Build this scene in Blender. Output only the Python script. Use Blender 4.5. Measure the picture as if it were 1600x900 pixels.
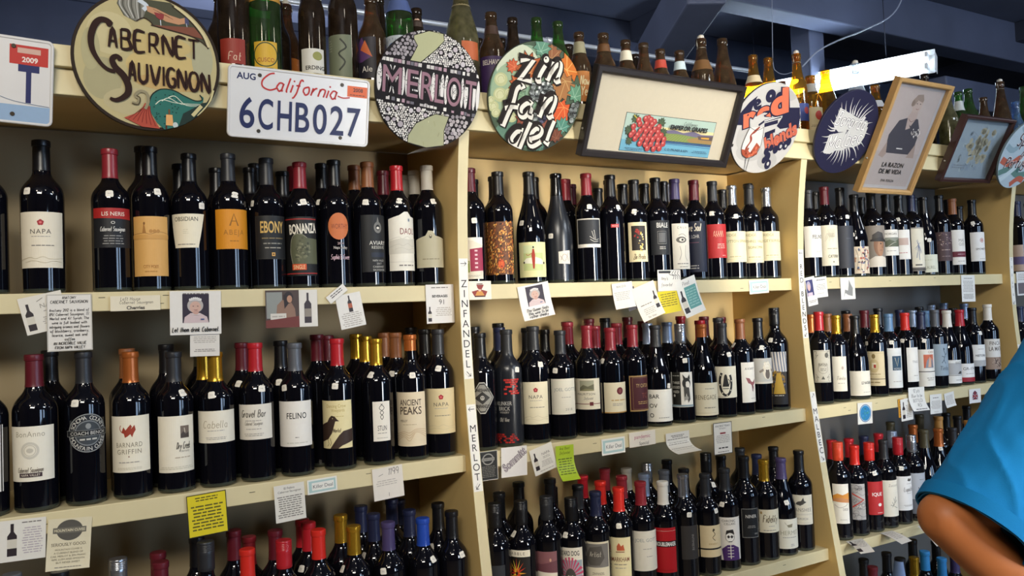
import bpy, bmesh, math, random
import numpy as np
from mathutils import Vector, Matrix
random.seed(7)
S = bpy.context.scene
for o in list(bpy.data.objects): bpy.data.objects.remove(o)
COL = S.collection
PI = math.pi

# ------------------------------------------------------------------ camera
CZ = 1.52                                   # eye height above the floor
FPX, YAW, PITCH, ROLL = 1270.85, .52481, .0274, -.03894
_fw = np.array([math.sin(YAW)*math.cos(PITCH), math.cos(YAW)*math.cos(PITCH), math.sin(PITCH)])
_r0 = np.array([math.cos(YAW), -math.sin(YAW), 0.])
_u0 = np.cross(_r0, _fw)
_cr, _sr = math.cos(ROLL), math.sin(ROLL)
CR, CU = _cr*_r0+_sr*_u0, -_sr*_r0+_cr*_u0
cam = bpy.data.cameras.new('camera'); camo = bpy.data.objects.new('camera', cam); COL.objects.link(camo)
cam.sensor_width = 36; cam.lens = FPX/1600*36; cam.clip_start = .02
M = Matrix.Identity(4)
for i in range(3):
    M[i][0] = CR[i]; M[i][1] = CU[i]; M[i][2] = -_fw[i]
M[2][3] = CZ
camo.matrix_world = M
S.camera = camo
CAM = np.array([0, 0, CZ])

# ------------------------------------------------------------------ light and exposure
S.view_settings.view_transform = 'Standard'; S.view_settings.look = 'None'
S.view_settings.gamma = 1; S.view_settings.use_curve_mapping = False
S.view_settings.exposure = 0.2
W = bpy.data.worlds.new('world'); S.world = W; W.use_nodes = True
W.node_tree.nodes['Background'].inputs[0].default_value = (.45, .55, .8, 1)
W.node_tree.nodes['Background'].inputs[1].default_value = .05

def lamp(name, kind, loc, watts, color, size=.05, aim=None, sy=None, spot=None):
    l = bpy.data.lights.new(name, kind); o = bpy.data.objects.new(name, l); COL.objects.link(o)
    l.energy = watts; l.color = color; o.location = loc
    if kind == 'AREA':
        l.size = size
        if sy: l.shape = 'RECTANGLE'; l.size_y = sy
    else: l.shadow_soft_size = size
    if spot: l.spot_size = spot; l.spot_blend = .6
    if aim is not None: o.rotation_euler = (Vector(aim)-Vector(loc)).to_track_quat('-Z', 'Y').to_euler()
    return o
WARM = (1, .86, .66); NEUT = (1, .93, .80); COOL = (.62, .78, 1)
lamp('aisle_lamp', 'POINT', (1.45, 1.02, CZ+1.0), 5.0, (1, .92, .76), .085)
lamp('aisle_lamp', 'POINT', (4.1, 1.0, CZ+1.0), 8, (.84, .92, 1), .085)
lamp('aisle_lamp', 'POINT', (-.9, .2, CZ+1.3), 14, WARM, .085)
lamp('ceiling_light', 'AREA', (-.7, -1.1, CZ+1.3), 54, (1, .94, .83), 1.2, (.7, 1.9, CZ-.3), .4)
lamp('ceiling_light', 'AREA', (3.4, -1.0, CZ+1.5), 36, (.82, .91, 1), 1.2, (3.2, 1.9, CZ-.3), .3)
fl = lamp('bay_fill', 'AREA', (1.9, -1.3, CZ+.02), 8, (1, .92, .78), .3, (1.75, 1.9, CZ+.15), 1.1)  # added soft warm fill for the middle bay, no fixture behind it
fl.data.spread = math.radians(46)
lamp('ceiling_fill', 'AREA', (.6, 3.4, CZ+.55), 30, (.8, .88, 1), 1.2, (.9, 3.0, CZ+2), .3)  # added upward fill, out of view, to lift the dark ceiling
for x_, y_, z_ in ((.55, .35, 1.32), (2.7, .3, 1.3), (-.1, -.6, 1.4)): lamp('highlight_lamp', 'POINT', (x_, y_, CZ+z_), 3.2, NEUT, .07)  # extra lamps added to put more highlights on the bottle shoulders

# ------------------------------------------------------------------ pixel rays to places in the room
def ray(x, y): return _fw*FPX+CR*(x-800)-CU*(y-450)
def onY(x, y, Y): d = ray(x, y); return CAM+d/d[1]*Y
def onZ(x, y, Z): d = ray(x, y); return CAM+d/d[2]*(Z-CZ)
def atd(x, y, D): d = ray(x, y); return CAM+d/FPX*D

# ------------------------------------------------------------------ materials
def lin(h):
    h = h.lstrip('#')
    if len(h) == 3: h = ''.join(c*2 for c in h)
    o = []
    for i in (0, 2, 4):
        c = int(h[i:i+2], 16)/255
        o.append(c/12.92 if c <= .04045 else ((c+.055)/1.055)**2.4)
    return o
_m = {}
def mat(hexc, rough=.6, metal=0., noise=.08, scale=60., spec=.5, bump=0.):
    k = (hexc, rough, metal, noise, scale, spec, bump)
    if k in _m: return _m[k]
    m = bpy.data.materials.new('paint_'+hexc.strip('#')); m.use_nodes = True; N = m.node_tree
    b = N.nodes['Principled BSDF']; c = lin(hexc)
    b.inputs['Roughness'].default_value = rough; b.inputs['Metallic'].default_value = metal
    b.inputs['Specular IOR Level'].default_value = spec
    if noise or bump:
        tc = N.nodes.new('ShaderNodeTexCoord'); nz = N.nodes.new('ShaderNodeTexNoise')
        nz.inputs['Scale'].default_value = scale; nz.inputs['Detail'].default_value = 4
        N.links.new(tc.outputs['Object'], nz.inputs['Vector'])
        mx = N.nodes.new('ShaderNodeMix'); mx.data_type = 'RGBA'
        mx.inputs[6].default_value = (*[v*(1-noise) for v in c], 1); mx.inputs[7].default_value = (*[min(1, v*(1+noise)) for v in c], 1)
        N.links.new(nz.outputs['Fac'], mx.inputs[0]); N.links.new(mx.outputs[2], b.inputs['Base Color'])
        if bump:
            bp = N.nodes.new('ShaderNodeBump'); bp.inputs['Strength'].default_value = bump; bp.inputs['Distance'].default_value = .004
            N.links.new(nz.outputs['Fac'], bp.inputs['Height']); N.links.new(bp.outputs[0], b.inputs['Normal'])
    else: b.inputs['Base Color'].default_value = (*c, 1)
    _m[k] = m
    return m
def emit(name, color, strength):
    m = bpy.data.materials.new(name); m.use_nodes = True; N = m.node_tree
    b = N.nodes['Principled BSDF']; b.inputs['Base Color'].default_value = (*color, 1)
    b.inputs['Emission Color'].default_value = (*color, 1); b.inputs['Emission Strength'].default_value = strength
    return m
def dark_glass(name, c, rough=.04):
    m = bpy.data.materials.new(name); m.use_nodes = True; N = m.node_tree; b = N.nodes['Principled BSDF']
    b.inputs['Roughness'].default_value = rough; b.inputs['Specular IOR Level'].default_value = .55
    tc = N.nodes.new('ShaderNodeTexCoord'); nz = N.nodes.new('ShaderNodeTexNoise'); nz.inputs['Scale'].default_value = 9
    N.links.new(tc.outputs['Object'], nz.inputs['Vector'])
    mx = N.nodes.new('ShaderNodeMix'); mx.data_type = 'RGBA'
    mx.inputs[6].default_value = (*[v*.7 for v in c], 1); mx.inputs[7].default_value = (*[v*1.2 for v in c], 1)
    N.links.new(nz.outputs['Fac'], mx.inputs[0]); N.links.new(mx.outputs[2], b.inputs['Base Color'])
    return m
def clear_glass(name, tint, dust=.12, dustc=(.35, .28, .2), gloss_rough=.04):
    """thin bottle wall: tinted see-through glass, mirror coat by Fresnel, a film of dust"""
    m = bpy.data.materials.new(name); m.use_nodes = True; N = m.node_tree; N.nodes.remove(N.nodes['Principled BSDF'])
    out = N.nodes['Material Output']
    tr = N.nodes.new('ShaderNodeBsdfTransparent'); tr.inputs[0].default_value = (*tint, 1)
    gl = N.nodes.new('ShaderNodeBsdfGlossy'); gl.inputs['Roughness'].default_value = gloss_rough
    df = N.nodes.new('ShaderNodeBsdfDiffuse'); df.inputs[0].default_value = (*dustc, 1)
    tl = N.nodes.new('ShaderNodeBsdfTranslucent'); tl.inputs[0].default_value = (*dustc, 1)
    ad = N.nodes.new('ShaderNodeMixShader'); ad.inputs[0].default_value = .4
    N.links.new(df.outputs[0], ad.inputs[1]); N.links.new(tl.outputs[0], ad.inputs[2])
    lw = N.nodes.new('ShaderNodeLayerWeight'); pw = N.nodes.new('ShaderNodeMath'); pw.operation = 'POWER'; pw.inputs[1].default_value = 4.5
    N.links.new(lw.outputs['Facing'], pw.inputs[0]); fr = N.nodes.new('ShaderNodeMath'); fr.operation = 'MULTIPLY_ADD'; fr.inputs[1].default_value = .9; fr.inputs[2].default_value = .04
    N.links.new(pw.outputs[0], fr.inputs[0])
    m1 = N.nodes.new('ShaderNodeMixShader'); m2 = N.nodes.new('ShaderNodeMixShader')
    tc = N.nodes.new('ShaderNodeTexCoord'); nz = N.nodes.new('ShaderNodeTexNoise'); nz.inputs['Scale'].default_value = 35
    N.links.new(tc.outputs['Object'], nz.inputs['Vector'])
    mr = N.nodes.new('ShaderNodeMapRange'); mr.inputs[1].default_value = .3; mr.inputs[2].default_value = .75
    mr.inputs[3].default_value = dust*.5; mr.inputs[4].default_value = dust*1.6
    N.links.new(nz.outputs['Fac'], mr.inputs[0]); N.links.new(mr.outputs[0], m2.inputs[0])
    N.links.new(fr.outputs[0], m1.inputs[0]); N.links.new(tr.outputs[0], m1.inputs[1]); N.links.new(gl.outputs[0], m1.inputs[2])
    N.links.new(m1.outputs[0], m2.inputs[1]); N.links.new(ad.outputs[0], m2.inputs[2]); N.links.new(m2.outputs[0], out.inputs[0])
    return m
WINE = dark_glass('wine_filled_glass', (.0035, .0035, .006))
WINEFOOT = dark_glass('thick_bottle_foot_glass', (.035, .04, .03), .12)
WINEMATT = dark_glass('matt_dark_glass', (.012, .014, .02), .28)
BROWNG = clear_glass('brown_beer_glass', (.30, .10, .02), .16, (.30, .20, .11))
DARKG = clear_glass('dark_brown_glass', (.07, .03, .01), .12, (.2, .13, .08))
GREENG = clear_glass('green_glass', (.06, .38, .07), .12, (.2, .3, .12))
AMBERG = clear_glass('amber_glass', (.85, .48, .05), .10, (.5, .35, .1))
OLIVEG = clear_glass('olive_glass', (.22, .22, .06), .3, (.32, .29, .16))
WHITEG = clear_glass('clear_glass', (.86, .9, .95), .35, (.7, .75, .8))
BLUEG = clear_glass('blue_glass', (.1, .35, .7), .2, (.3, .45, .6))

# ------------------------------------------------------------------ object helpers
def link(name, me, parent=None, loc=None):
    o = bpy.data.objects.new(name, me); COL.objects.link(o)
    if parent is not None: o.parent = parent
    if loc is not None: o.location = loc
    return o
def thing(name, label, cat, loc=(0, 0, 0), group=None):
    o = bpy.data.objects.new(name, None); COL.objects.link(o); o.location = loc; o.empty_display_size = .02
    o['label'] = label; o['category'] = cat
    if group: o['group'] = group
    return o
def tag(o, label=None, cat=None, group=None, kind=None):
    if label: o['label'] = label
    if cat: o['category'] = cat
    if group: o['group'] = group
    if kind: o['kind'] = kind
    return o
def bm_obj(name, bm, mats, parent=None, loc=None, smooth=False, sharp=None):
    me = bpy.data.meshes.new(name); bmesh.ops.recalc_face_normals(bm, faces=bm.faces[:])
    bm.to_mesh(me); bm.free()
    for m in (mats if isinstance(mats, (list, tuple)) else [mats]): me.materials.append(m)
    if smooth:
        me.polygons.foreach_set('use_smooth', [True]*len(me.polygons))
        if sharp: me.set_sharp_from_angle(angle=math.radians(sharp))
    return link(name, me, parent, loc)
def add_box(bm, x0, x1, y0, y1, z0, z1, mi=0, bev=0.):
    vs = [bm.verts.new((x, y, z)) for z in (z0, z1) for y in (y0, y1) for x in (x0, x1)]
    fs = []
    for q in ((0, 2, 3, 1), (4, 5, 7, 6), (0, 1, 5, 4), (2, 6, 7, 3), (0, 4, 6, 2), (1, 3, 7, 5)):
        f = bm.faces.new([vs[i] for i in q]); f.material_index = mi; fs.append(f)
    if bev:
        es = list({e for f in fs for e in f.edges})
        r = bmesh.ops.bevel(bm, geom=es, offset=bev, segments=2, affect='EDGES', profile=.5)
        for f in r['faces']: f.material_index = mi
    return vs
def add_tube(bm, pts, r, seg=8, mi=0, cap=True):
    pts = [Vector(p) for p in pts]; rr = r if isinstance(r, (list, tuple)) else [r]*len(pts)
    rings = []; up = Vector((0, 0, 1))
    for i, p in enumerate(pts):
        t = (pts[min(i+1, len(pts)-1)]-pts[max(i-1, 0)]).normalized()
        a = t.cross(up)
        if a.length < 1e-3: a = t.cross(Vector((1, 0, 0)))
        a.normalize(); b = a.cross(t)
        rings.append([bm.verts.new(p+(a*math.cos(k*2*PI/seg)+b*math.sin(k*2*PI/seg))*rr[i]) for k in range(seg)])
    for A, B in zip(rings, rings[1:]):
        for k in range(seg):
            f = bm.faces.new((A[k], A[(k+1) % seg], B[(k+1) % seg], B[k])); f.material_index = mi; f.smooth = True
    if cap:
        for R in (rings[0], rings[-1]): f = bm.faces.new(R); f.material_index = mi
def add_lathe(bm, prof, seg=28, mi=0, a0=0., caps=True, mif=None):
    rings = []
    for z, r in prof:
        if r < 1e-6: rings.append([bm.verts.new((0, 0, z))])
        else: rings.append([bm.verts.new((r*math.sin(a0+k*2*PI/seg), -r*math.cos(a0+k*2*PI/seg), z)) for k in range(seg)])
    for i, (A, B) in enumerate(zip(rings, rings[1:])):
        m = mif(.5*(prof[i][0]+prof[i+1][0])) if mif else mi
        for k in range(seg):
            k2 = (k+1) % seg
            if len(A) == 1 and len(B) == 1: continue
            if len(A) == 1: vs = (A[0], B[k2], B[k])
            elif len(B) == 1: vs = (A[k], A[k2], B[0])
            else: vs = (A[k], A[k2], B[k2], B[k])
            f = bm.faces.new(vs); f.material_index = m; f.smooth = True
    return rings
def chaikin(p, n=2):
    for _ in range(n):
        q = [p[0]]
        for a, b in zip(p, p[1:]):
            q += [(a[0]*.75+b[0]*.25, a[1]*.75+b[1]*.25), (a[0]*.25+b[0]*.75, a[1]*.25+b[1]*.75)]
        p = q+[p[-1]]
    return p

# ------------------------------------------------------------------ lettering
_tx = {}
def text_tris(s, bold=0., sp=1.):
    k = (s, bold, sp)
    if k not in _tx:
        c = bpy.data.curves.new('t', 'FONT'); c.body = s; c.size = 1; c.resolution_u = 6 if len(s) <= 2 else 3; c.offset = bold; c.space_character = sp
        c.fill_mode = 'FRONT'
        o = bpy.data.objects.new('t', c); me = o.to_mesh()
        v = [(p.co.x, p.co.y) for p in me.vertices]; f = [tuple(p.vertices) for p in me.polygons]
        o.to_mesh_clear(); bpy.data.objects.remove(o); bpy.data.curves.remove(c)
        if v:
            xs = [a[0] for a in v]; x0, x1 = min(xs), max(xs)
            v = [(a[0]-(x0+x1)/2, a[1]-.35) for a in v]
        else: x0 = x1 = 0
        _tx[k] = (v, f, x1-x0)
    return _tx[k]
# single-stroke hand lettering; digits are base-36 x,y pairs, base line 3, x-height 8, caps c
HAND = {'a': '57 48 28 16 15 24 33 43 54|58 54 63', 'b': '1c 13|16 28 48 57 54 43 23 14', 'c': '57 48 28 16 15 24 33 43 54',
 'd': '57 48 28 16 15 24 33 43 54|5c 54 63', 'e': '16 56 57 48 28 16 15 24 33 43 54', 'f': '5b 4c 3b 36 33 20 10|18 48',
 'g': '57 48 28 16 15 24 34 44 55|58 52 40 20 11', 'h': '1c 13|16 28 48 57 53', 'i': '18 13|1a 1b', 'j': '38 31 20 10|3a 3b',
 'k': '1c 13|48 15|25 53', 'l': '1c 14 23', 'm': '18 13|16 28 38 47 43|46 58 68 77 73', 'n': '18 13|16 28 48 57 53',
 'o': '38 17 15 24 33 43 54 56 48 38', 'p': '18 10|16 28 48 57 54 43 23 14', 'q': '57 48 28 16 15 24 34 44 55|58 50 61',
 'r': '18 13|15 27 38 48', 's': '57 48 28 17 26 45 54 43 23 14', 't': '2c 24 33 43|18 48', 'u': '18 14 23 43 54|58 53',
 'v': '18 33 58', 'w': '18 23 46 63 78', 'x': '18 53|58 13', 'y': '18 34|58 21 10', 'z': '18 58 13 53',
 'A': '13 3c 53|26 46', 'B': '13 1c|1c 4c 5b 59 48 18|48 57 64 43 13', 'C': '6b 4c 2b 18 17 24 43 64', 'D': '13 1c|1c 4b 68 67 44 13',
 'E': '6c 1c 13 63|18 48', 'F': '6c 1c 13|18 48', 'G': '6b 4c 2b 18 17 24 43 64 67 47', 'H': '1c 13|6c 63|18 68', 'I': '1c 13',
 'J': '5c 55 43 23 14', 'K': '1c 13|6c 17|28 63', 'L': '1c 13 53', 'M': '13 1c 45 7c 73', 'N': '13 1c 63 6c', 'O': '4c 2b 18 17 24 43 64 77 78 6b 4c',
 'P': '13 1c|1c 4c 6b 69 48 17', 'Q': '4c 2b 18 17 24 43 64 77 78 6b 4c|55 73', 'R': '13 1c|1c 4c 5b 59 47 17|37 63', 'S': '5b 4c 2c 1a 28 57 65 43 14',
 'T': '0c 6c|3c 33', 'U': '1c 15 33 43 65 6c', 'V': '1c 43 7c', 'W': '1c 33 5a 73 9c', 'X': '1c 63|6c 13', 'Y': '1c 48 7c|48 43', 'Z': '1c 6c 13 63',
 '0': '3c 19 16 33 56 59 3c', '1': '1a 2c 23', '2': '1a 2c 4c 59 13 53', '4': '4c 16 56|4c 43', '7': '1c 5c 23', '8': '38 19 2c 4c 59 38 15 23 43 55 38', '9': '58 37 19 2c 4c 5a 53',
 '%': '6c 13|1b 1c|64 63', '.': '13 14', ',': '23 11', "'": '1c 1a', '!': '1c 16|13 14', '&': '64 4b 2c 29 65|28 15 23 43 66', '-': '27 57', '$': '5a 3b 19 56 34 15|3d 32', '/': '6c 13'}
def catmull(p, n=4):
    if len(p) < 3: return p
    q = []
    for i in range(len(p)-1):
        a, b, c, d = p[max(i-1, 0)], p[i], p[i+1], p[min(i+2, len(p)-1)]
        for k in range(n):
            t = k/n
            q.append(tuple(.5*(2*b[j]+(c[j]-a[j])*t+(2*a[j]-5*b[j]+4*c[j]-d[j])*t*t+(3*b[j]-a[j]-3*c[j]+d[j])*t**3) for j in (0, 1)))
    return q+[p[-1]]
def hand_strokes(s):
    x = 0; out = []
    for ch in s:
        if ch == ' ': x += 5; continue
        g = HAND.get(ch) or HAND.get(ch.upper())
        if not g: x += 4; continue
        mx = 0
        for st in g.split('|'):
            pts = [(int(a[0], 36), int(a[1], 36)-3) for a in st.split()]
            mx = max(mx, max(p[0] for p in pts)); out.append([(x+p[0], p[1]) for p in pts])
        x += mx+1.3
    return out, x

# ------------------------------------------------------------------ a flat sheet of printed shapes, laid on a plane or round a bottle
class Can:
    """units: millimetres, origin in the middle of the sheet"""
    def __init__(s, w, h): s.w, s.h, s.v, s.f, s.c, s.L = w, h, [], [], [], 0; s.step = 1; s.kx = 1.
    def X(s, x): return x*s.w*(s.kx if abs(x) < .46 else 1)
    def K(s, w): return w*s.w*(s.kx if w < .9 else 1)
    def add(s, vs, fs, col):
        b = len(s.v); s.v += [(x, y, s.L) for x, y in vs]
        for f in fs: s.f.append([b+i for i in f]); s.c.append(col)
    def up(s): s.L += s.step
    def poly(s, pts, col): s.add(pts, [range(len(pts))], col); s.up()
    def rect(s, x, y, w, h, col): s.poly([(x-w/2, y-h/2), (x+w/2, y-h/2), (x+w/2, y+h/2), (x-w/2, y+h/2)], col)
    def R(s, x, y, w, h, col): s.rect(s.X(x), y*s.h, s.K(w), h*s.h, col)       # fractions of the sheet
    def ell(s, x, y, rx, ry, col, n=24, up=True):
        s.add([(x+rx*math.cos(i*2*PI/n), y+ry*math.sin(i*2*PI/n)) for i in range(n)], [range(n)], col)
        if up: s.up()
    def E(s, x, y, rx, ry, col): s.ell(s.X(x), y*s.h, rx*s.w*s.kx, ry*s.h, col)
    def line(s, pts, wd, col, smooth=False, taper=None, up=True):
        if smooth: pts = catmull(pts)
        n = len(pts); L, R = [], []
        for i, p in enumerate(pts):
            a, b = pts[max(i-1, 0)], pts[min(i+1, n-1)]
            dx, dy = b[0]-a[0], b[1]-a[1]; l = math.hypot(dx, dy) or 1
            k = wd/2*(taper(i/max(1, n-1)) if taper else 1)
            L.append((p[0]-dy/l*k, p[1]+dx/l*k)); R.append((p[0]+dy/l*k, p[1]-dx/l*k))
        s.add(L+R, [(i, n+i, n+i+1, i+1) for i in range(n-1)], col)
        if up: s.up()
    def P(s, pts, col): s.poly([(s.X(x), y*s.h) for x, y in pts], col)
    def ln(s, pts, wd, col, smooth=True): s.line([(s.X(x), y*s.h) for x, y in pts], wd, col, smooth)
    def bg(s, col): s.rect(0, 0, s.w, s.h, col)
    def txt(s, t, x, y, size, col, fw=None, b=0., sh=0., rot=0., sp=1., sx=1., al=0):
        """size = cap height in mm"""
        v, f, w = text_tris(t, b, sp); k = size/.7; kx = k*sx
        if fw and w*kx > fw: kx = fw/w
        c, n = math.cos(rot), math.sin(rot); ox = -al*w*kx/2
        q = [(ox+a*kx+sh*bb*k, bb*k) for a, bb in v]
        s.add([(x+c*a-n*bb, y+n*a+c*bb) for a, bb in q], f, col); s.up()
        return w*kx
    def t(s, t, x, y, size, col, fw=.92, **k): return s.txt(t, s.X(x), y*s.h, size*s.h, col, fw*s.w*s.kx if fw else None, **k)
    def hand(s, t, x, y, size, col, fw=None, wd=.1, sh=.15, rot=0., sx=.85, smooth=True):
        st, w = hand_strokes(t); k = size/9; kx = k*sx
        if fw and w*kx > fw: kx = fw/w
        c, n = math.cos(rot), math.sin(rot)
        for q in st:
            q = [((a-w/2)*kx+sh*(b-4.5)*k, (b-4.5)*k) for a, b in q]
            s.line([(x+c*a-n*b, y+n*a+c*b) for a, b in q], wd*size, col, smooth, up=False)
        s.up()
    def hw(s, t, x, y, size, col, fw=.92, **k): s.hand(t, s.X(x), y*s.h, size*s.h, col, fw*s.w*s.kx, **k)
    def words(s, x, y, w, h, n, col, th=.42, al=0):
        """n lines of print too small to read, filling a block centred on x,y"""
        lh = h/n
        for i in range(n):
            yy = y+h/2-(i+.5)*lh; tot = w*(random.uniform(.75, 1) if n > 1 else 1); xx = x-tot/2 if al == 0 else x-w/2
            end = xx+tot
            while xx < end:
                l = min(end-xx, random.uniform(1.6, 4.4)*lh*.55)
                s.add([(xx, yy-th*lh/2), (xx+l, yy-th*lh/2), (xx+l, yy+th*lh/2), (xx, yy+th*lh/2)], [(0, 1, 2, 3)], col); xx += l+lh*.32
        s.up()
    def W(s, x, y, w, h, n, col, **k): s.words(s.X(x), y*s.h, s.K(w), h*s.h, n, col, **k)
    def mesh(s, name, fn, rough=.55, cut=None, clip=None, spec=.4, mats=None):
        cols = sorted(set(s.c)); ix = {c: i for i, c in enumerate(cols)}
        bm = bmesh.new(); V = [bm.verts.new(v) for v in s.v]
        for f, c in zip(s.f, s.c):
            try: F = bm.faces.new([V[i] for i in f]); F.material_index = ix[c]
            except ValueError: pass
        bmesh.ops.triangulate(bm, faces=[f for f in bm.faces if len(f.verts) > 4])
        if clip:
            w, h = clip
            for co, no in (((w/2, 0, 0), (1, 0, 0)), ((-w/2, 0, 0), (-1, 0, 0)), ((0, h/2, 0), (0, 1, 0)), ((0, -h/2, 0), (0, -1, 0))):
                bmesh.ops.bisect_plane(bm, geom=bm.verts[:]+bm.edges[:]+bm.faces[:], plane_co=co, plane_no=no, clear_outer=True)
        if cut:
            n = int(s.w/2//cut)
            for k in range(-n, n+1):
                bmesh.ops.bisect_plane(bm, geom=bm.verts[:]+bm.edges[:]+bm.faces[:], plane_co=(k*cut, 0, 0), plane_no=(1, 0, 0))
        for v in bm.verts: v.co = fn(v.co.x/1000, v.co.y/1000, v.co.z)
        me = bpy.data.meshes.new(name); bm.to_mesh(me); bm.free()
        for c in cols: me.materials.append((mats or {}).get(c) or mat(c, rough, 0., .04, 90., spec))
        return me

# ------------------------------------------------------------------ the room
def struct(name, bm, m): o = bm_obj(name, bm, m); o['kind'] = 'structure'; return o
RX0, RX1, RY0, RY1, RZ = -2.9, 8.2, -3.4, 5.2, 3.15
NAVY = mat('4a5064', .75, 0, .25, 3.); NAVYD = mat('262b3c', .8, 0, .2, 4.)
bm = bmesh.new(); add_box(bm, RX0-.1, RX1+.1, RY0-.1, RY1+.1, -.1, 0); struct('floor', bm, mat('8a7a66', .5, 0, .2, 12.))
bm = bmesh.new(); add_box(bm, RX0-.1, RX1+.1, RY0-.1, RY1+.1, RZ, RZ+.1); struct('ceiling', bm, NAVY)
bm = bmesh.new(); add_box(bm, RX0-.1, RX0, RY0, RY1, 0, RZ); struct('wall_left', bm, mat('4a4238', .8, 0, .1, 5.))
bm = bmesh.new(); add_box(bm, RX1, RX1+.1, RY0, RY1, 0, RZ); struct('wall_right', bm, mat('3b3f4c', .8, 0, .1, 5.))
bm = bmesh.new(); add_box(bm, RX0-.1, RX1+.1, RY1, RY1+.1, 0, RZ); struct('wall_back', bm, mat('262b3a', .8, 0, .1, 5.))
# the shop front behind the camera: wall with two daylit windows
WIN = [(2.2, 3.5), (4.3, 5.6)]
bm = bmesh.new(); xs = [RX0-.1]+[x for w in WIN for x in w]+[RX1+.1]
for a, b in zip(xs[0::2], xs[1::2]): add_box(bm, a, b, RY0-.1, RY0, 0, RZ)
for a, b in WIN: add_box(bm, a, b, RY0-.1, RY0, 0, .7); add_box(bm, a, b, RY0-.1, RY0, 2.5, RZ)
struct('wall_front', bm, mat('6a5c4a', .8, 0, .1, 5.))
DAY = emit('daylight_pane', (.5, .7, 1), 7.5)
for i, (a, b) in enumerate(WIN):
    bm = bmesh.new(); add_box(bm, a, b, RY0-.06, RY0-.05, .7, 2.5)
    w = struct('window_%d' % (i+1), bm, DAY)
    bm = bmesh.new(); f = .05
    for x in (a, (a+b)/2-f/2, b-f): add_box(bm, x, x+f, RY0-.05, RY0+.01, .7, 2.5)
    for z in (.7, 2.45): add_box(bm, a, b, RY0-.05, RY0+.01, z, z+f)
    bm_obj('window_frame', bm, mat('d8d2c4'), w)
# dark joists, beams and boarding overhead
def beam(p0, p1, w, h, m, name='trim_1'):
    p0, p1 = Vector(p0), Vector(p1); d = (p1-p0); l = d.length; bm = bmesh.new()
    add_box(bm, 0, l, -w/2, w/2, -h/2, h/2, bev=.008)
    o = struct(name, bm, m); o.location = p0; o.rotation_euler = d.to_track_quat('X', 'Z').to_euler(); return o
BEAM = mat('454b60', .7, 0, .3, 4.)
n = 0
for y in (2.75, 3.7, 4.6): n += 1; beam((RX0, y, RZ-.12), (RX1, y, RZ-.12), .14, .24, BEAM, 'trim_%d' % n)
for x in (1.1, 3.0, 5.2, 7.0): n += 1; beam((x, RY0, RZ-.06), (x, RY1, RZ-.06), .1, .12, NAVYD, 'trim_%d' % n)
n += 1; beam((2.3, 2.35, RZ-.35), (3.6, 4.9, RZ-.5), .16, .2, BEAM, 'trim_%d' % n)
n += 1; beam((4.0, 2.5, 2.55), (7.4, 3.4, 2.95), .14, .16, BEAM, 'trim_%d' % n)
n += 1; beam((3.55, 2.9, 2.2), (3.55, 2.9, RZ), .12, .12, BEAM, 'trim_%d' % n)

# ------------------------------------------------------------------ shelving
X0, BAY, T = .8942, 1.22, .0273
ZS = {1: CZ+.0692, 2: CZ-.3506, 3: CZ-.7821, 4: CZ-1.20}
YS = {1: 1.835, 2: 1.803, 3: 1.741, 4: 1.675}
LIP = {1: .039, 2: .0407, 3: .0358, 4: .038}
YB = 2.10
ZHT, ZHM, ZHB = CZ+.541, CZ+.499, CZ+.4477
YH = 1.767
def Yd(z):
    z -= CZ
    if z < -.8: return 1.7129+.159*(z+.8)
    return 1.80544+.02169*z-.17928*z*z-.0779*z**3
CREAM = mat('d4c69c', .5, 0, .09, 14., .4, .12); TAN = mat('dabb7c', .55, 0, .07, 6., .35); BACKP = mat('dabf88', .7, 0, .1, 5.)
BACKA = mat('a08f6e', .7, 0, .1, 5.); BACKG = mat('7d7873', .7, 0, .1, 5.)
unit = thing('wine_shelving', 'long cream painted wooden wall shelving with curved dividers, full of bottles', 'shelving', (X0, YB, 0))
def sub(name, bm, m, **k): o = bm_obj(name, bm, m, unit, (-X0, -YB, 0), **k); return o
for k in range(-1, 4):
    x = X0+k*BAY; zz = [0]+[.08*i for i in range(1, 25)]+[ZHB]
    pts = [(Yd(z), z) for z in zz]; bm = bmesh.new()
    g = [[bm.verts.new((xx, yy, z)) for xx, yy in ((x, y), (x+T, y), (x+T, YB), (x, YB))] for y, z in pts]
    for P_, Q in zip(g, g[1:]):
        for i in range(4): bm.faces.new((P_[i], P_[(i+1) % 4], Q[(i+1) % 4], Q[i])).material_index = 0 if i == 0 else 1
    bm.faces.new(g[0]); bm.faces.new(g[-1])
    sub('divider', bm, [CREAM, TAN])
for k in range(-1, 3):
    xa, xb = X0+k*BAY+T, X0+(k+1)*BAY
    bm = bmesh.new(); add_box(bm, xa-T, xb+T, YB, YB+.015, 0, ZHB); sub('back_panel', bm, BACKG if k >= 1 else (BACKP if k == 0 else BACKA))
    for s in (1, 2, 3, 4):
        bm = bmesh.new(); z = ZS[s]; y = YS[s]
        add_box(bm, xa, xb, y+.02, YB, z-.019, z-.0005)
        add_box(bm, xa, xb, y, y+.02, z-LIP[s], z, bev=.0018)
        # old staples left in the lip
        for _ in range(5):
            sx = random.uniform(xa+.05, xb-.05); sz = z-random.uniform(.008, .03); a = random.uniform(-.5, .5)
            w = .006; add_box(bm, sx-w, sx+w, y-.0006, y+.0002, sz-.0006, sz+.0006, 1)
        sub('shelf', bm, [CREAM, mat('4a4438', .4, .6)])
bm = bmesh.new(); xa, xb = X0-BAY-.3, X0+3*BAY+T
add_box(bm, xa, xb, YH, YH+.02, ZHB, ZHM, bev=.002); add_box(bm, xa, xb, YH-.014, YH+.02, ZHM, ZHT, bev=.002)
sub('header_board', bm, CREAM)
bm = bmesh.new(); add_box(bm, xa, xb, YH+.02, YB+.25, ZHT-.022, ZHT-.001); sub('top_deck', bm, CREAM)
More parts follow.
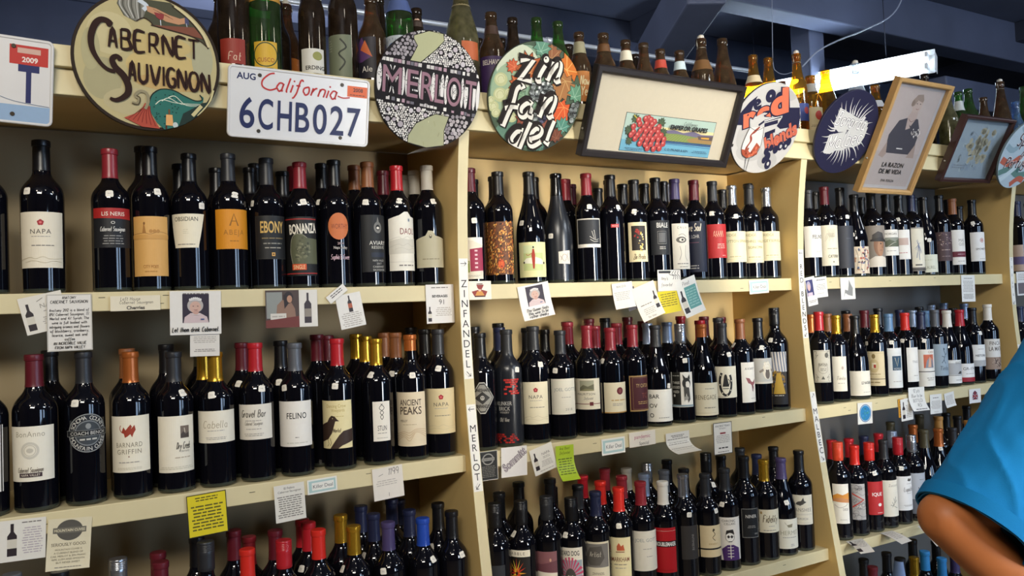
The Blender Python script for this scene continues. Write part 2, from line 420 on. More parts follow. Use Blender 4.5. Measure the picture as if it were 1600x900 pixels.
bm = bmesh.new(); add_box(bm, xa, xb, YH+.02, YB+.02, ZHB+.005, ZHB+.02); sub('header_soffit', bm, BACKP)

# ------------------------------------------------------------------ bottle shapes
BDX = [(0, .0), (.0, .030), (.001, .0345), (.005, .037), (.012, .0372), (.188, .0372), (.199, .0366), (.208, .0340), (.216, .0292), (.223, .0235), (.230, .0187), (.237, .0158), (.246, .0146), (.288, .0141)]
NAPA_ = [(0, .0), (.0, .031), (.001, .0365), (.005, .0385), (.012, .0388), (.186, .0402), (.197, .0394), (.206, .0365), (.214, .0315), (.222, .0245), (.229, .0192), (.237, .0165), (.246, .0155), (.288, .0150)]
BURG = [(0, .0), (.0, .033), (.001, .038), (.005, .0402), (.012, .0404), (.120, .0404), (.140, .0396), (.156, .0375), (.170, .0345), (.185, .0300), (.200, .0253), (.215, .0212), (.230, .0180), (.245, .0157), (.262, .0147), (.288, .0143)]
BEER = [(0, .0), (.0, .025), (.001, .029), (.005, .0305), (.01, .0307), (.122, .0307), (.135, .030), (.146, .0278), (.157, .0237), (.168, .0195), (.182, .0166), (.2, .0145), (.222, .0129)]
FAT = [(0, .0), (.0, .027), (.001, .032), (.005, .034), (.01, .0345), (.125, .0345), (.14, .0335), (.152, .030), (.162, .0255), (.174, .021), (.188, .018), (.205, .0155), (.222, .0142)]
CHAMP = [(0, .0), (.0, .035), (.001, .041), (.005, .0435), (.012, .044), (.125, .044), (.15, .042), (.175, .036), (.2, .0285), (.225, .0215), (.25, .0175), (.272, .0155), (.288, .015)]
SLOPE = [(0, .0), (.0, .032), (.001, .038), (.005, .040), (.01, .0405), (.085, .0405), (.105, .039), (.125, .0355), (.145, .030), (.165, .0245), (.185, .0195), (.205, .016), (.222, .0142)]
SHAPES = {'bdx': BDX, 'napa': NAPA_, 'burg': BURG, 'beer': BEER, 'fat': FAT, 'champ': CHAMP, 'slope': SLOPE}
_prof = {}
def profile(shape, H):
    k = (shape, round(H, 3))
    if k not in _prof:
        base = SHAPES[shape]; h0 = .24 if shape in ('beer', 'fat', 'slope') else .30
        s = H/h0; p = [(z*s, r) for z, r in base]
        c = chaikin(p[3:], 2); p = p[:3]+c
        t = p[-1][1]; z1 = p[-1][0]
        lip = .0018; p += [(z1+.0006, t+lip*.8), (z1+.0015, t+lip), (H-.002, t+lip), (H-.0005, t+lip*.4), (H, t-.002)]
        if h0 == .30: p += [(H, 0)]
        else: p += [(H-.001, t-.0035), (H-.03*s, t-.004)]           # an open mouth with a rim
        _prof[k] = p
    return _prof[k]
def rad(shape, H, z):
    p = profile(shape, H); q = [a for a in p if a[1] > 0]
    return float(np.interp(z, [a[0] for a in q], [a[1] for a in q]))
_bm = {}
def bottle_mesh(shape, H, glass):
    k = (shape, round(H, 3), glass.name)
    if k not in _bm:
        bm = bmesh.new(); wine = glass in (WINE, WINEMATT)
        add_lathe(bm, profile(shape, H), 32, mif=(lambda z: 1 if z < .010 and wine else 0))
        me = bpy.data.meshes.new('glass_body'); bmesh.ops.recalc_face_normals(bm, faces=bm.faces[:]); bm.to_mesh(me); bm.free()
        me.materials.append(glass); me.materials.append(WINEFOOT if wine else glass); me.set_sharp_from_angle(angle=math.radians(50)); _bm[k] = me
    return _bm[k]
CAPC = {'k': ('0f0f13', 'black', .34), 'K': ('0b0b0e', 'glossy black', .16), 'g': ('5d6066', 'grey', .4), 'd': ('26272b', 'dark grey', .42), 'r': ('b3202a', 'red', .3), 'R': ('d22c22', 'bright red', .3),
 'm': ('5e1622', 'burgundy', .36), 'M': ('8c2630', 'dark red', .33), 'c': ('b5642e', 'copper', .3), 'C': ('8a5430', 'brown', .4), 'y': ('c99a2e', 'gold', .26), 's': ('a8aab0', 'silver', .25),
 'w': ('e6e0d4', 'white', .45), 'W': ('b9b3a6', 'pale grey', .5), 'b': ('2448a8', 'blue', .28), 'B': ('2f86c4', 'bright blue', .35), 'n': ('1e2442', 'navy', .36), 'p': ('463c66', 'purple', .36), 'o': ('d2452a', 'orange red', .3),
 't': ('c08a48', 'tan', .4), 'l': ('8e9cb4', 'grey blue', .32), 'e': ('4c4630', 'olive', .4), 'S': ('5f83a8', 'steel blue', .3)}
METAL = {'y': .75, 's': .85, 'c': .45, 'l': .4, 'g': .2}
_cm = {}
def cap_mesh(shape, H, ck, kind):
    k = (shape, round(H, 3), ck, kind)
    if k not in _cm:
        z0 = H-.062 if kind != 'short' else H-.038
        if kind == 'screw': z0 = H-.058
        e = .0006; p = profile(shape, H); zs = [z0]+[a[0] for a in p if z0 < a[0] < H-.004]+[H-.003]
        q = [(z0, rad(shape, H, z0)+.0001)]+[(z, rad(shape, H, z)+e) for z in zs]
        top = q[-1][1]
        if kind == 'screw':
            q = [(z0, .0160)]+[(z0+i*.001, .0168) for i in range(1, int((H-.016-z0)/.001), 8)]
            zz = H-.018
            for i in range(5): q += [(zz, .0172), (zz+.0012, .0166), (zz+.0024, .0172)]; zz += .003
            q += [(H-.002, .0172), (H+.0008, .0162), (H+.0008, 0)]
        else: q += [(H-.0005, top*.985), (H+.0008, top*.9), (H+.0008, 0)]
        bm = bmesh.new(); add_lathe(bm, q, 24); h, nm, ro = CAPC[ck]
        me = bpy.data.meshes.new('capsule'); bmesh.ops.recalc_face_normals(bm, faces=bm.faces[:]); bm.to_mesh(me); bm.free()
        me.set_sharp_from_angle(angle=math.radians(40)); me.materials.append(mat(h, ro, METAL.get(ck, 0), .06, 40., .5)); _cm[k] = me
    return _cm[k]
placed = {}
SHELFNAME = {'A': 'left bay', 'B': 'middle bay', 'C': 'right bay', 'D': 'far right bay'}
LEVEL = {1: 'upper', 2: 'middle', 3: 'lower', 4: 'bottom'}
def bear(x, y): d = ray(x, y); return math.atan2(d[0], d[1])
def wrap(shape, H, R, a0, zc):
    def fn(u, v, l):
        z = zc+v; a = a0+u/R; r = rad(shape, H, z)+.00025+l*.00011
        return (r*math.sin(a), -r*math.cos(a), z)
    return fn
def sticker(root, shape, H, P, R, px, Yc):
    b = math.atan2(P[0], P[1]); d = math.hypot(P[0], P[1]); th = -math.atan2(P[0], P[1])
    z = onY(px[0], px[1], P[1]-R*.75)[2]-P[2]; r = rad(shape, H, z)
    a = th+math.asin(max(-.9, min(.9, d*math.sin(bear(*px)-b)/r)))
    c = Can(18, 22); k = random.uniform(-.22, .22); w = .8
    pts = [(-6, -5.5), (-6, 5), (-3.5, 7.2), (4, 7.2), (6, 5.5), (6, -6), (4.5, -7.4), (-4.5, -7.4)]
    c.poly([(1.2*(x*math.cos(k)-y*math.sin(k)), 1.2*(x*math.sin(k)+y*math.cos(k))) for x, y in pts], 'efe9dc')
    c.words(0, 0, 7, 4, 2, '8d8a86', .3)
    def fn(u, v, l):
        zz = z+v*.8; aa = a+u/r; rr = rad(shape, H, zz)+.0004+l*.0001
        return (rr*math.sin(aa), -rr*math.cos(aa), zz)
    link('price_sticker', c.mesh('price_sticker', fn, cut=4), root)
def free(key, x, y, r):
    for (a, b, q) in placed.get(key, []):
        if math.hypot(a-x, b-y) < r+q+.0002: return False
    xl = X0+{'A': -1, 'B': 0, 'C': 1, 'D': 2}[key[0]]*BAY+T
    return xl+r+.0008 < x < xl+BAY-T-r-.0008
FRONTS = {}
def bottle(key, xt, yt, ck, desc, lab=None, draw=None, st=None, shape='bdx', kind='long', glass=None, row=0, H=None, maxy=None):
    """key: bay and shelf; xt, yt: where the photo shows the top of the cap; lab: pixel box of the label (x0, x1, y0, y1[, width mm])"""
    s = int(key[1]); glass = glass or WINE; R = max(r for z, r in SHAPES[shape]); zs = ZS[s]; best = None
    rows = [row] if row == 0 else [row, row+.25, row-.25, row+.5, row-.4, row+.8, row+1, row-.6]
    if row == 0: rows += [.1, .2, .35, .5, .7, .9, 1.1]
    for rw in rows:
        Y = YS[s]+.013+R+.0765*rw
        if Y > YB-R-.001: continue
        for dx in (0, .002, -.002, .004, -.004, .008, -.008, .012, -.012, .018, -.018, .025, -.025, .033, -.033):
            P = onY(xt, yt, Y); x = P[0]+dx; h = P[2]-zs
            if free(key, x, Y, R): best = (x, Y, h); break
        if best: break
    if not best:
        print('NO ROOM', key, xt, yt, desc); return None
    x, Y, h = best
    hh = H or (max(.285, min(.332, h)) if row == 0 else max(.285, min(.325, h)))
    hh = round(hh/.005)*.005
    placed.setdefault(key, []).append((x, Y, R))
    grp = 'wine bottles on the %s shelf of the %s' % (LEVEL[s], SHELFNAME[key[0]])
    root = thing('wine_bottle', desc, 'wine bottle', (x, Y, zs), grp)
    link('glass_body', bottle_mesh(shape, hh, glass), root)
    if ck: link('capsule', cap_mesh(shape, hh, ck, kind), root)
    P = (x, Y, zs)
    if lab:
        th = -math.atan2(x, Y); d = math.hypot(x, Y); b = math.atan2(x, Y); ym = (lab[2]+lab[3])/2
        def ang(px): return th+math.asin(max(-.985, min(.985, d*math.sin(bear(px, ym)-b)/R)))
        aL, aR = ang(lab[0]), ang(lab[1])
        if len(lab) > 4:
            if lab[4] > 0: aR = aL+lab[4]/1000/R
            else: aL = aR+lab[4]/1000/R
        z1, z0 = onY((lab[0]+lab[1])/2, lab[2], Y-R*.9)[2]-zs, onY((lab[0]+lab[1])/2, lab[3], Y-R*.9)[2]-zs
        z0 = max(z0, .012)
        if z0 < .012 or z1-z0 < .006: z1 = max(z1, z0+.08)
        c = Can((aR-aL)*R*1000, (z1-z0)*1000); sp_ = aR-aL; c.kx = 1. if len(lab) > 4 and lab[4] < 70 else (.64 if sp_ > 2.5 else (.74 if sp_ > 2.1 else (.86 if sp_ > 1.6 else 1.))); draw(c)
        link('label', c.mesh('label', wrap(shape, hh, R, (aL+aR)/2, (z0+z1)/2), cut=4, clip=(c.w*1.02, c.h*1.3)), root)
    if st: sticker(root, shape, hh, P, R, st, Y)
    if row == 0: FRONTS.setdefault(key, []).append((xt, desc))
    return root
BACKS = []
def backs(key, *specs):
    for sp in specs:
        row, xt, yt, ck = sp[:4]; o = sp[4] if len(sp) > 4 else {}
        BACKS.append((key, row, xt, yt, ck, o))

# ------------------------------------------------------------------ wine bottles, front rows
CM, WH, IV, INK, GY, LG = 'e9dec2', 'f1eee6', 'efe8d4', '2b2724', '77706a', 'a8a198'
def simple(bg, name, col=INK, y=.2, size=.12, sub=True, hand=False, extra=None, sp=1.):
    def d(c):
        c.bg(bg)
        if extra: extra(c)
        if name: (c.hw if hand else c.t)(name, 0, y, size, col, .86, **({} if hand else {'sp': sp}))
        if sub: c.W(0, y-.2, .55, .05, 1, LG); c.W(0, -.36, .7, .1, 2, LG)
    return d
def flower(c, x, y, r, col):
    for k in range(5): c.ell(c.X(x)+r*.6*math.cos(k*1.2566+1.57), y*c.h+r*.6*math.sin(k*1.2566+1.57), r*.62, r*.62, col, 8, False)
    c.up(); c.ell(c.X(x), y*c.h, r*.5, r*.5, 'd86a6a', 8)
def hills(c, y, col):
    c.ln([(-.48, y), (-.3, y+.05), (-.15, y+.02), (.05, y+.06), (.25, y+.015), (.48, y+.03)], .7, col)
    c.ln([(-.45, y-.04), (-.2, y-.01), (.1, y-.05), (.3, y-.02), (.46, y-.04)], .6, col)
def napa(bg):
    def d(c):
        c.bg(bg); flower(c, 0, .31, 5.2, 'a3202c'); c.t('NAPA', 0, .15, .085, '5a544e', .72, sp=1.15); c.W(0, .06, .5, .03, 1, LG); c.W(.05, -.1, .6, .035, 1, GY); hills(c, -.36, 'c2b697')
    return d
def blocks(c, cols, n, s, shape='e'):
    for _ in range(n):
        x, y = random.uniform(-.5, .5)*c.w, random.uniform(-.5, .5)*c.h; col = random.choice(cols)
        a, b = random.uniform(.5, 1)*s, random.uniform(.5, 1.4)*s
        c.add([(x-a, y-b), (x+a*.7, y-b*.8), (x+a, y+b), (x-a*.6, y+b*.7)], [(0, 1, 2, 3)], col)
    c.up()
def blobs(c, x, y, rx, ry, cols, n, s):
    for _ in range(n):
        a, r = random.uniform(0, 2*PI), math.sqrt(random.random())
        c.ell(c.X(x)+rx*c.w*c.kx*r*math.cos(a), y*c.h+ry*c.h*r*math.sin(a), s*random.uniform(.5, 1), s*random.uniform(.5, 1), random.choice(cols), 9, False)
    c.up()
def framebox(c, x, y, w, h, col, t=.8):
    X, Y, W_, H_ = c.X(x), y*c.h, c.K(w), h*c.h
    for dx, dy, ww, hh in ((0, H_/2, W_, t), (0, -H_/2, W_, t), (-W_/2, 0, t, H_), (W_/2, 0, t, H_)):
        c.add([(X+dx-ww/2, Y+dy-hh/2), (X+dx+ww/2, Y+dy-hh/2), (X+dx+ww/2, Y+dy+hh/2), (X+dx-ww/2, Y+dy+hh/2)], [(0, 1, 2, 3)], col)
    c.up()
def ring(c, x, y, r, t, col, n=28):
    pts = [(x+r*math.cos(i*2*PI/n), y+r*math.sin(i*2*PI/n)) for i in range(n+1)]; c.line(pts, t, col)
def arctxt(c, s, x, y, r, size, col, mid=90, span=120):
    n = len(s)
    for i, ch in enumerate(s):
        a = math.radians(mid+span/2-span*(i+.5)/n) if mid > 0 else math.radians(mid-span/2+span*(i+.5)/n)
        v, f, w = text_tris(ch) if ch != ' ' else ([], [], 0)
        k = size/.7; rot = a-PI/2 if mid > 0 else a+PI/2
        co, si = math.cos(rot), math.sin(rot); ox, oy = x+r*math.cos(a), y+r*math.sin(a)
        c.add([(ox+co*p*k-si*q*k, oy+si*p*k+co*q*k) for p, q in v], f, col)
    c.up()

# --- left bay, upper shelf
bottle('A1', -24, 226, 'k', 'black capped wine bottle cut off by the left edge of the photo, upper shelf')
bottle('A1', 63.9, 222, 'k', 'tall wine bottle with cream label, red flower and grey letters, upper shelf far left', (33, 98, 331, 418.5), napa('e6dcc6'), (42, 298), 'napa')
def d(c):
    c.P([(-.5, .25), (.5, .25), (.5, -.5), (-.5, -.5)], '15161b'); c.P([(-.5, .25), (.5, .22), (.5, .5), (-.5, .5)], 'a8211f'); c.t('LIS NERIS', .02, .355, .1, 'e9e2d2', .72)
    c.ell(0, .13*c.h, 4, 3, 'c9c6c0', 14); c.ell(0, .13*c.h, 2.6, 1.8, '15161b', 12); c.hw('Cabernet Sauvignon', 0, -.03, .11, 'd9d6cf', .78); c.W(0, -.3, .7, .26, 4, '9a9894', th=.3)
bottle('A1', 170.8, 234.5, 'M', 'dark red capped wine bottle with a red band over a black label', (147, 202, 325, 387, 84), d, (171, 303))
def d(c):
    c.bg('d9a65e'); c.ln([(-.5, .2), (-.2, .22), (0, .2), (.3, .24), (.5, .21)], .8, '8a5c2c'); c.P([(-.27, .22), (-.23, .36), (-.19, .36), (-.14, .22)], 'a87438'); c.E(-.2, .38, .035, .025, '8a5c2c')
    for x in (.02, .14, .26): c.E(x, .25, .06, .03, 'b98442')
    c.P([(-.5, .19), (.5, .19), (.5, .12), (-.5, .12)], 'cf9a52'); c.t('CITY POET', 0, -.34, .05, 'a97436', .5); c.W(0, -.42, .4, .03, 1, 'b8843f')
bottle('A1', 232.8, 230.5, 'k', 'wine bottle with a tall tan orange label showing a small figure, upper shelf', (210, 262, 338, 431.5), d, (246, 300))
def d(c):
    c.P([(-.5, .5), (.5, .5), (.42, -.5), (-.42, -.5)], 'ece2c8'); c.t('OBSIDIAN', 0, .35, .125, '24211f', .84); c.W(0, -.02, .2, .16, 3, 'd8cfb6'); c.W(0, -.4, .6, .05, 1, GY)
bottle('A1', 294.4, 241, 'k', 'black capped wine bottle, plain cream tapering label with bold black name across the top', (269.5, 319, 334, 387), d, (315, 322))
def d(c):
    c.bg('d98d1c'); c.ln([(-.14, .08), (0, .38), (.14, .08)], 3., '8a5a14', False); c.ln([(-.07, .2), (.07, .2)], 1.6, '8a5a14', False); c.t('ABEJA', 0, -.08, .13, 'a86d16', .72, sp=1.2); c.W(0, -.3, .3, .05, 1, '9c6514')
bottle('A1', 355.6, 241.5, 'd', 'wine bottle with a bright orange label and large letter A', (337.5, 387.5, 327, 389), d, (367, 305))
def d(c):
    c.bg('17181a'); framebox(c, 0, 0, .95, .96, '3d3a30', .5); c.t('EBONY', 0, .24, .26, 'cfa95e', .9, b=.02); c.W(0, -.02, .8, .06, 1, '7d6c4a'); c.W(0, -.14, .7, .06, 1, '8d8a80'); c.W(0, -.24, .6, .06, 1, '9a958a'); c.rect(0, -.39*c.h, 7.5, 8, 'd9a75a'); c.ell(0, -.39*c.h, 2, 2, '5a3d1a', 10)
bottle('A1', 415.3, 249.7, 'd', 'matt grey capped wine bottle, black label with large gold letters and gold square', (399.5, 445, 337, 405), d, (394, 316))
def d(c):
    c.bg('131313'); c.R(0, .46, 1, .02, '9c2a28'); c.R(0, -.46, 1, .02, '9c2a28'); c.txt('BONANZA', 8, .3*c.h, .16*c.h, 'e8e0cf', .78*c.w, b=.03, rot=.06)
    c.P([(-.28, -.3), (-.36, -.1), (-.32, .1), (-.18, .2), (.06, .2), (.25, .14), (.5, .12), (.5, -.3)], '5a5c44'); c.ln([(-.28, -.3), (-.36, -.1), (-.32, .1), (-.18, .2), (.06, .2), (.25, .14)], .8, 'b9b79f')
    blobs(c, .05, -.05, .28, .2, ['4c4e38', '6d6d52', '7d7c60', '3d3f2f'], 40, 4); c.R(-.05, -.35, .5, .1, 'd2542a'); c.t('SINGLE', -.05, -.35, .07, 'f0d9a8', .4)
bottle('A1', 462, 254, 'M', 'dark red capped wine bottle, black label with white letters above an olive rock', (447, 493, 338.5, 431, 86), d, (474, 316))
def d(c):
    c.E(-.05, .27, .38, .26, 'c9703f'); c.t('WORTHY', -.02, .27, .095, '7c3a24', .6); c.t('2014', 0, -.06, .045, 'c9a9a4', .3); c.t('Napa Valley', 0, -.14, .055, 'd8cfc8', .5); c.hw("Sophia's Cuvee", 0, -.32, .09, 'c9a9b4', .7)
bottle('A1', 520.8, 249.7, 'k', 'wine bottle with a copper orange disc label, upper shelf', (511, 554, 335, 416, 66), d, None)
def d(c):
    c.bg('17181b'); c.E(0, .28, .17, .1, '75736e'); c.E(0, .28, .09, .05, '17181b'); c.E(0, .27, .06, .022, 'd9d4c8'); c.P([(-.06, .36), (0, .47), (.06, .36)], '75736e'); c.t('AVIARY', 0, .01, .07, 'e6e2d8', .72, sp=1.1); c.t('RESERVE', 0, -.07, .05, 'd6d2c8', .55, sp=1.2)
    c.R(0, -.2, .6, .08, '1c2436')
    for i, s in enumerate(('NAPA VALLEY', '2017', 'CABERNET', 'SAUVIGNON')): c.t(s, 0, -.3-.055*i, .034, 'b9b6ae', .5)
bottle('A1', 573, 254.2, 'C', 'brown capped wine bottle, black label with white emblem and two lines of lettering', (565, 605, 336, 425, 84), d, (571, 316))
def d(c):
    c.P([(-.5, -.5), (.5, -.5), (.5, .4), (.25, .42), (.1, .5), (-.05, .5), (-.25, .44), (-.5, .38)], 'e4dfd2'); c.ell(.1*c.w, .36*c.h, 4, 5, 'b9bcc0', 14); c.ell(.1*c.w, .36*c.h, 2, 3, '5d6570', 10); c.t('DAOU', .08, .17, .105, '7a2a2a', .62)
    hills(c, .02, 'b9b5aa'); c.P([(-.5, 0), (-.2, .05), (.1, .03), (.5, .06), (.5, -.2), (-.5, -.22)], 'cfcabd'); hills(c, -.1, 'b4afa2'); c.W(0, -.41, .6, .05, 1, GY); c.ln([(-.5, -.35), (.5, -.35)], .5, LG, False)
bottle('A1', 617.5, 260, 'r', 'red capped wine bottle, pale grey arched label with red letters and hills', (608, 649.5, 331, 423, 90), d, (624, 314))
def d(c):
    c.P([(-.5, -.5), (.5, -.5), (.5, .28), (.2, .36), (.12, .48), (-.08, .5), (-.2, .36), (-.5, .26)], 'b3ac92'); c.ell(0, .34*c.h, 3.4, 5, '4a4638', 12); c.ell(0, .36*c.h, 1.6, 2.4, 'cfc8b0', 10); c.W(0, -.27, .7, .05, 1, '7d765e')
bottle('A1', 666, 260, 'W', 'pale grey capped wine bottle with olive grey arched label, rightmost on upper left shelf', (651, 692.5, 360, 418), d, (677, 315))

# --- left bay, middle shelf
bottle('A2', -26, 562, 'k', 'wine bottle cut off by the left edge of the photo, middle shelf', (-50, 5, 666, 772), lambda c: (c.bg('e6e2da'), c.R(.44, 0, .05, 1, '2b2724')), None, 'napa')
def d(c):
    c.bg('ece5d3'); c.t('BonAnno', 0, .36, .1, 'a89f8c', .78, sp=1.1); ring(c, 0, .06*c.h, 14, 4.5, 'd0cabb'); ring(c, 0, .06*c.h, 10, 1, 'bdb6a6'); c.ell(0, .06*c.h, 6, 4.5, 'c9c2b2'); c.hw('Cabernet Sauvignon', 0, -.29, .085, '6d6256', .68); c.R(0, -.385, .6, .075, '3d2a30'); c.t('NAPA VALLEY', 0, -.385, .042, 'e6dccb', .5)
bottle('A2', 52.8, 553, 'm', 'burgundy capped wine bottle, white label with grey ring emblem and dark band', (14.5, 84.7, 666, 752), d, None, 'napa')
def d(c):
    R_ = .48*c.h
    c.ell(0, 0, R_, R_, '8d8f8e', 40); c.ell(0, 0, R_*.95, R_*.95, '1b1e24', 40); c.ell(0, 0, R_*.66, R_*.66, '7c8082', 34); c.ell(0, 0, R_*.6, R_*.6, '3a3f44', 34)
    arctxt(c, 'SONOMA COUNTY', 0, 0, R_*.8, R_*.2, 'd6d3ca', 90, 150); arctxt(c, 'MOUNTAIN CUVEE', 0, 0, R_*.81, R_*.2, 'd6d3ca', -90, 150)
    c.rect(0, 0, R_*2.14, R_*.3, '14161a'); c.kx = 1.; framebox(c, 0, 0, R_*2.14/c.w, R_*.3/c.h, 'a6a8a6', .5); c.txt('COACH BENCH', 0, 0, R_*.17, 'd6d3ca', R_*1.8); c.ell(0, R_*.36, R_*.13, R_*.15, '8d8f8e', 12); c.words(0, -R_*.32, R_*.8, R_*.2, 1, 'c2c0b8')
bottle('A2', 130, 550.5, 'd', 'dark capped wine bottle with a round black and silver badge label', (106, 164, 645, 708), d, (117, 630))
def d(c):
    c.bg('ece4cf'); c.P([(-.2, .21), (-.14, .31), (-.08, .25), (0, .31), (.06, .35), (.1, .31), (.07, .27), (.17, .34), (.2, .25), (.14, .19), (.1, .12), (.05, .18), (-.03, .14), (-.1, .12), (-.13, .19)], '9c3a26')
    c.ln([(-.2, .22), (-.25, .28), (-.22, .34)], 1.4, '9c3a26'); c.t('BARNARD', 0, -.01, .085, '8d8470', .76, sp=1.15); c.t('GRIFFIN', 0, -.13, .085, '8d8470', .7, sp=1.15); c.ell(0, -.22*c.h, 1.2, 1.6, '7a4a3a', 8); c.W(0, -.32, .6, .04, 1, LG); c.W(0, -.43, .8, .05, 2, 'cfc7b2')
bottle('A2', 203, 549.5, 'c', 'copper capped wine bottle, cream label with a small red winged beast', (172, 233.5, 650, 738), d, None)
def d(c):
    c.bg('ece4d0'); c.R(.28, .21, .3, .22, '77685c'); c.P([(.14, .11), (.14, .17), (.22, .22), (.3, .17), (.42, .2), (.42, .11)], '4a3f38'); c.ln([(.26, .28), (.28, .2)], 1.6, 'd9cdb6', False); c.hw('Dry Creek', .24, -.03, .12, '5a544c', .46); c.t('VINEYARD', .25, -.13, .035, GY, .34, sp=1.3); c.W(.2, -.24, .5, .04, 1, 'b7a890'); c.W(0, -.42, .9, .06, 2, 'cfc7b2')
bottle('A2', 270.8, 548.5, 'd', 'grey green capped wine bottle, cream label with tiny dark picture and script', (248, 302, 650, 738), d, (285, 613.5))
bottle('A2', 335.5, 552, 'y', 'gold capped wine bottle, cream label with faint pale script, middle shelf left', (306, 366, 642, 692), simple('ebe3d0', 'Cabella', 'b7aa92', .08, .22, hand=True), (330.5, 617))
bottle('A2', 398, 536.7, 'r', 'red capped wine bottle, grey white label with thin flowing script, middle shelf', (370, 424.5, 632, 687), simple('e4ddcf', 'Gravel Bar', '4f4a44', .24, .2, hand=True, extra=lambda c: (c.hw('Cabernet Sauvignon', 0, -.04, .1, '8a8378', .6), c.W(0, -.2, .5, .05, 1, LG))), (409, 606.5))
bottle('A2', 459.7, 537, 'g', 'silver grey capped wine bottle, plain white label with bold black name', (434, 486.5, 627, 698), lambda c: (c.bg('ece7de'), c.t('FELINO', .1, .18, .13, '1f1d1c', .66, b=.012, sp=1.08), c.W(.1, -.3, .12, .04, 1, GY), c.W(.1, -.42, .7, .05, 1, 'cfc9be')), (444, 606.5))
def d(c):
    c.bg('e9dba9'); c.t('Dancing Crow', .05, .39, .07, 'b8a25a', .74); c.t('Vineyards', .12, .3, .065, 'b8a25a', .5); c.W(.15, .17, .4, .03, 1, 'c8b570')
    c.P([(-.5, -.02), (-.3, .06), (-.22, .14), (-.12, .19), (.0, .17), (.08, .11), (.16, .07), (.02, .07), (-.04, -.04), (-.12, -.18), (-.28, -.3), (-.5, -.38)], '3b2a22'); c.ell(-.06*c.w, .13*c.h, .9, 1, 'e9dba9', 8)
    c.P([(-.2, -.5), (-.05, -.38), (.15, -.22), (.3, -.14), (.5, -.1), (.5, -.36), (.25, -.44), (.1, -.5)], '3b2a22'); c.ln([(-.3, -.3), (-.25, -.4), (-.32, -.45)], .9, '3b2a22', False); c.ln([(-.2, -.28), (-.15, -.38), (-.2, -.44)], .9, '3b2a22', False); c.hw('Merlot', .08, -.12, .08, '55463a', .3)
bottle('A2', 525.8, 528, 'r', 'red capped wine bottle, yellow label with dark brown crow', (505, 549.5, 626, 701), d, (523.5, 603))
def d(c):
    c.bg('ece5d8'); 
    for s in (-1, 1): c.ln([(s*.05, .44), (-s*.14, .33), (s*.1, .22), (-s*.08, .12), (0, .04)], 1.3, '2b2724')
    c.t('STUN', 0, -.17, .13, '2b2724', .5, sx=.6); c.W(0, -.3, .5, .05, 1, LG); c.W(0, -.42, .6, .03, 1, LG)
bottle('A2', 586.4, 528.3, 'y', 'gold capped wine bottle, narrow white label with twisted black flame mark', (583, 609, 627, 689), d, (579.5, 586))
def d(c):
    c.bg('e0d0b2'); c.t('ANCIENT', .05, .31, .11, '4a3a30', .84, b=.012); c.t('PEAKS', .05, .16, .14, '4a3a30', .84, b=.012); c.t('MERLOT', -.22, -.03, .04, '5a4a3c', .3); c.W(.0, -.1, .5, .03, 1, 'b8a688')
    for k in range(4): c.ln([(-.5, -.45+.05*k), (-.25, -.32+.03*k), (0, -.4+.05*k), (.25, -.24+.02*k), (.5, -.36+.05*k)], .8, 'b99a72')
bottle('A2', 640, 523.3, 'c', 'short copper capped wine bottle, beige label with large brown two line name', (616, 664.7, 613, 698), d, (644.5, 586), kind='short')
bottle('A2', 683.6, 516, 'd', 'dark capped wine bottle, tan label with red flower, rightmost on middle left shelf', (667, 710.5, 607, 678), napa('d9c79c'), (685, 575.5))

# --- left bay, lower shelf: only necks and shoulders in the frame
bottle('A3', 18, 878, 'g', 'grey capped wine bottle low at far left under the bottle card')
bottle('A3', 93, 893, 'k', 'black capped wine bottle just entering the frame below the round badge card')
bottle('A3', 184, 873, 's', 'silver capped wine bottle alone on the lower shelf, left side', None, None, None, kind='screw')
bottle('A3', 247, 878, 'm', 'dark striped capped wine bottle, front of two on the lower left shelf')
bottle('A3', 321.3, 847, 'd', 'dark grey capped wine bottle standing below the yellow card', kind='screw')
bottle('A3', 386, 858.7, 'R', 'bright red capped wine bottle, leftmost of the red caps on lower left shelf')
bottle('A3', 443, 844, 'r', 'red ridged screw cap wine bottle on the lower left shelf', kind='screw')
bottle('A3', 497, 826.7, 'R', 'bright red capped wine bottle in front of two other reds, lower left shelf', None, None, (471, 798+0) if False else None)
bottle('A3', 552, 821, 'y', 'bright gold capped wine bottle on the lower left shelf', None, None, (535, 894))
bottle('A3', 606, 817, 'p', 'muted purple capped wine bottle on the lower left shelf', None, None, (599, 893))
bottle('A3', 660, 809, 'b', 'vivid blue capped wine bottle on the lower left shelf', None, None, (677, 873))
bottle('A3', 704, 797, 'k', 'black capped wine bottle rightmost on the lower left shelf', None, None, (722, 865))

# --- middle bay, upper shelf
def d(c):
    c.bg('e4dccb'); c.P([(-.5, -.06), (.08, -.06), (.08, -.34), (-.5, -.34)], '8a9a4a'); c.P([(.1, .22), (.5, .26), (.5, -.3), (.1, -.32)], '9c2a4a'); c.W(.28, -.02, .1, .5, 5, 'e0b8c0'); c.R(-.2, -.1, .5, .05, 'd8cdb4')
    c.P([(-.5, .5), (-.2, .5), (.2, .42), (.5, .3), (.5, .5)], 'f0ece0'); c.W(0, -.43, .8, .06, 2, LG)
bottle('B1', 733, 265, 'm', 'wine bottle half hidden by left divider, white arched label with green and magenta blocks', (722, 754, 371, 436, -88), d, (741, 345))
def d(c):
    c.bg('6a4024'); blocks(c, ['e8b45c', 'd98d3c', 'd98d3c', 'e0a552', 'c9783a', '3a2018', 'e8b868', '1d1410', 'b85c2e', '8a4a28'], 380, 2.6); c.E(.1, -.3, .14, .08, 'd2542a'); blobs(c, .1, -.28, .14, .08, ['e0703c', '8a2a1c'], 8, 3)
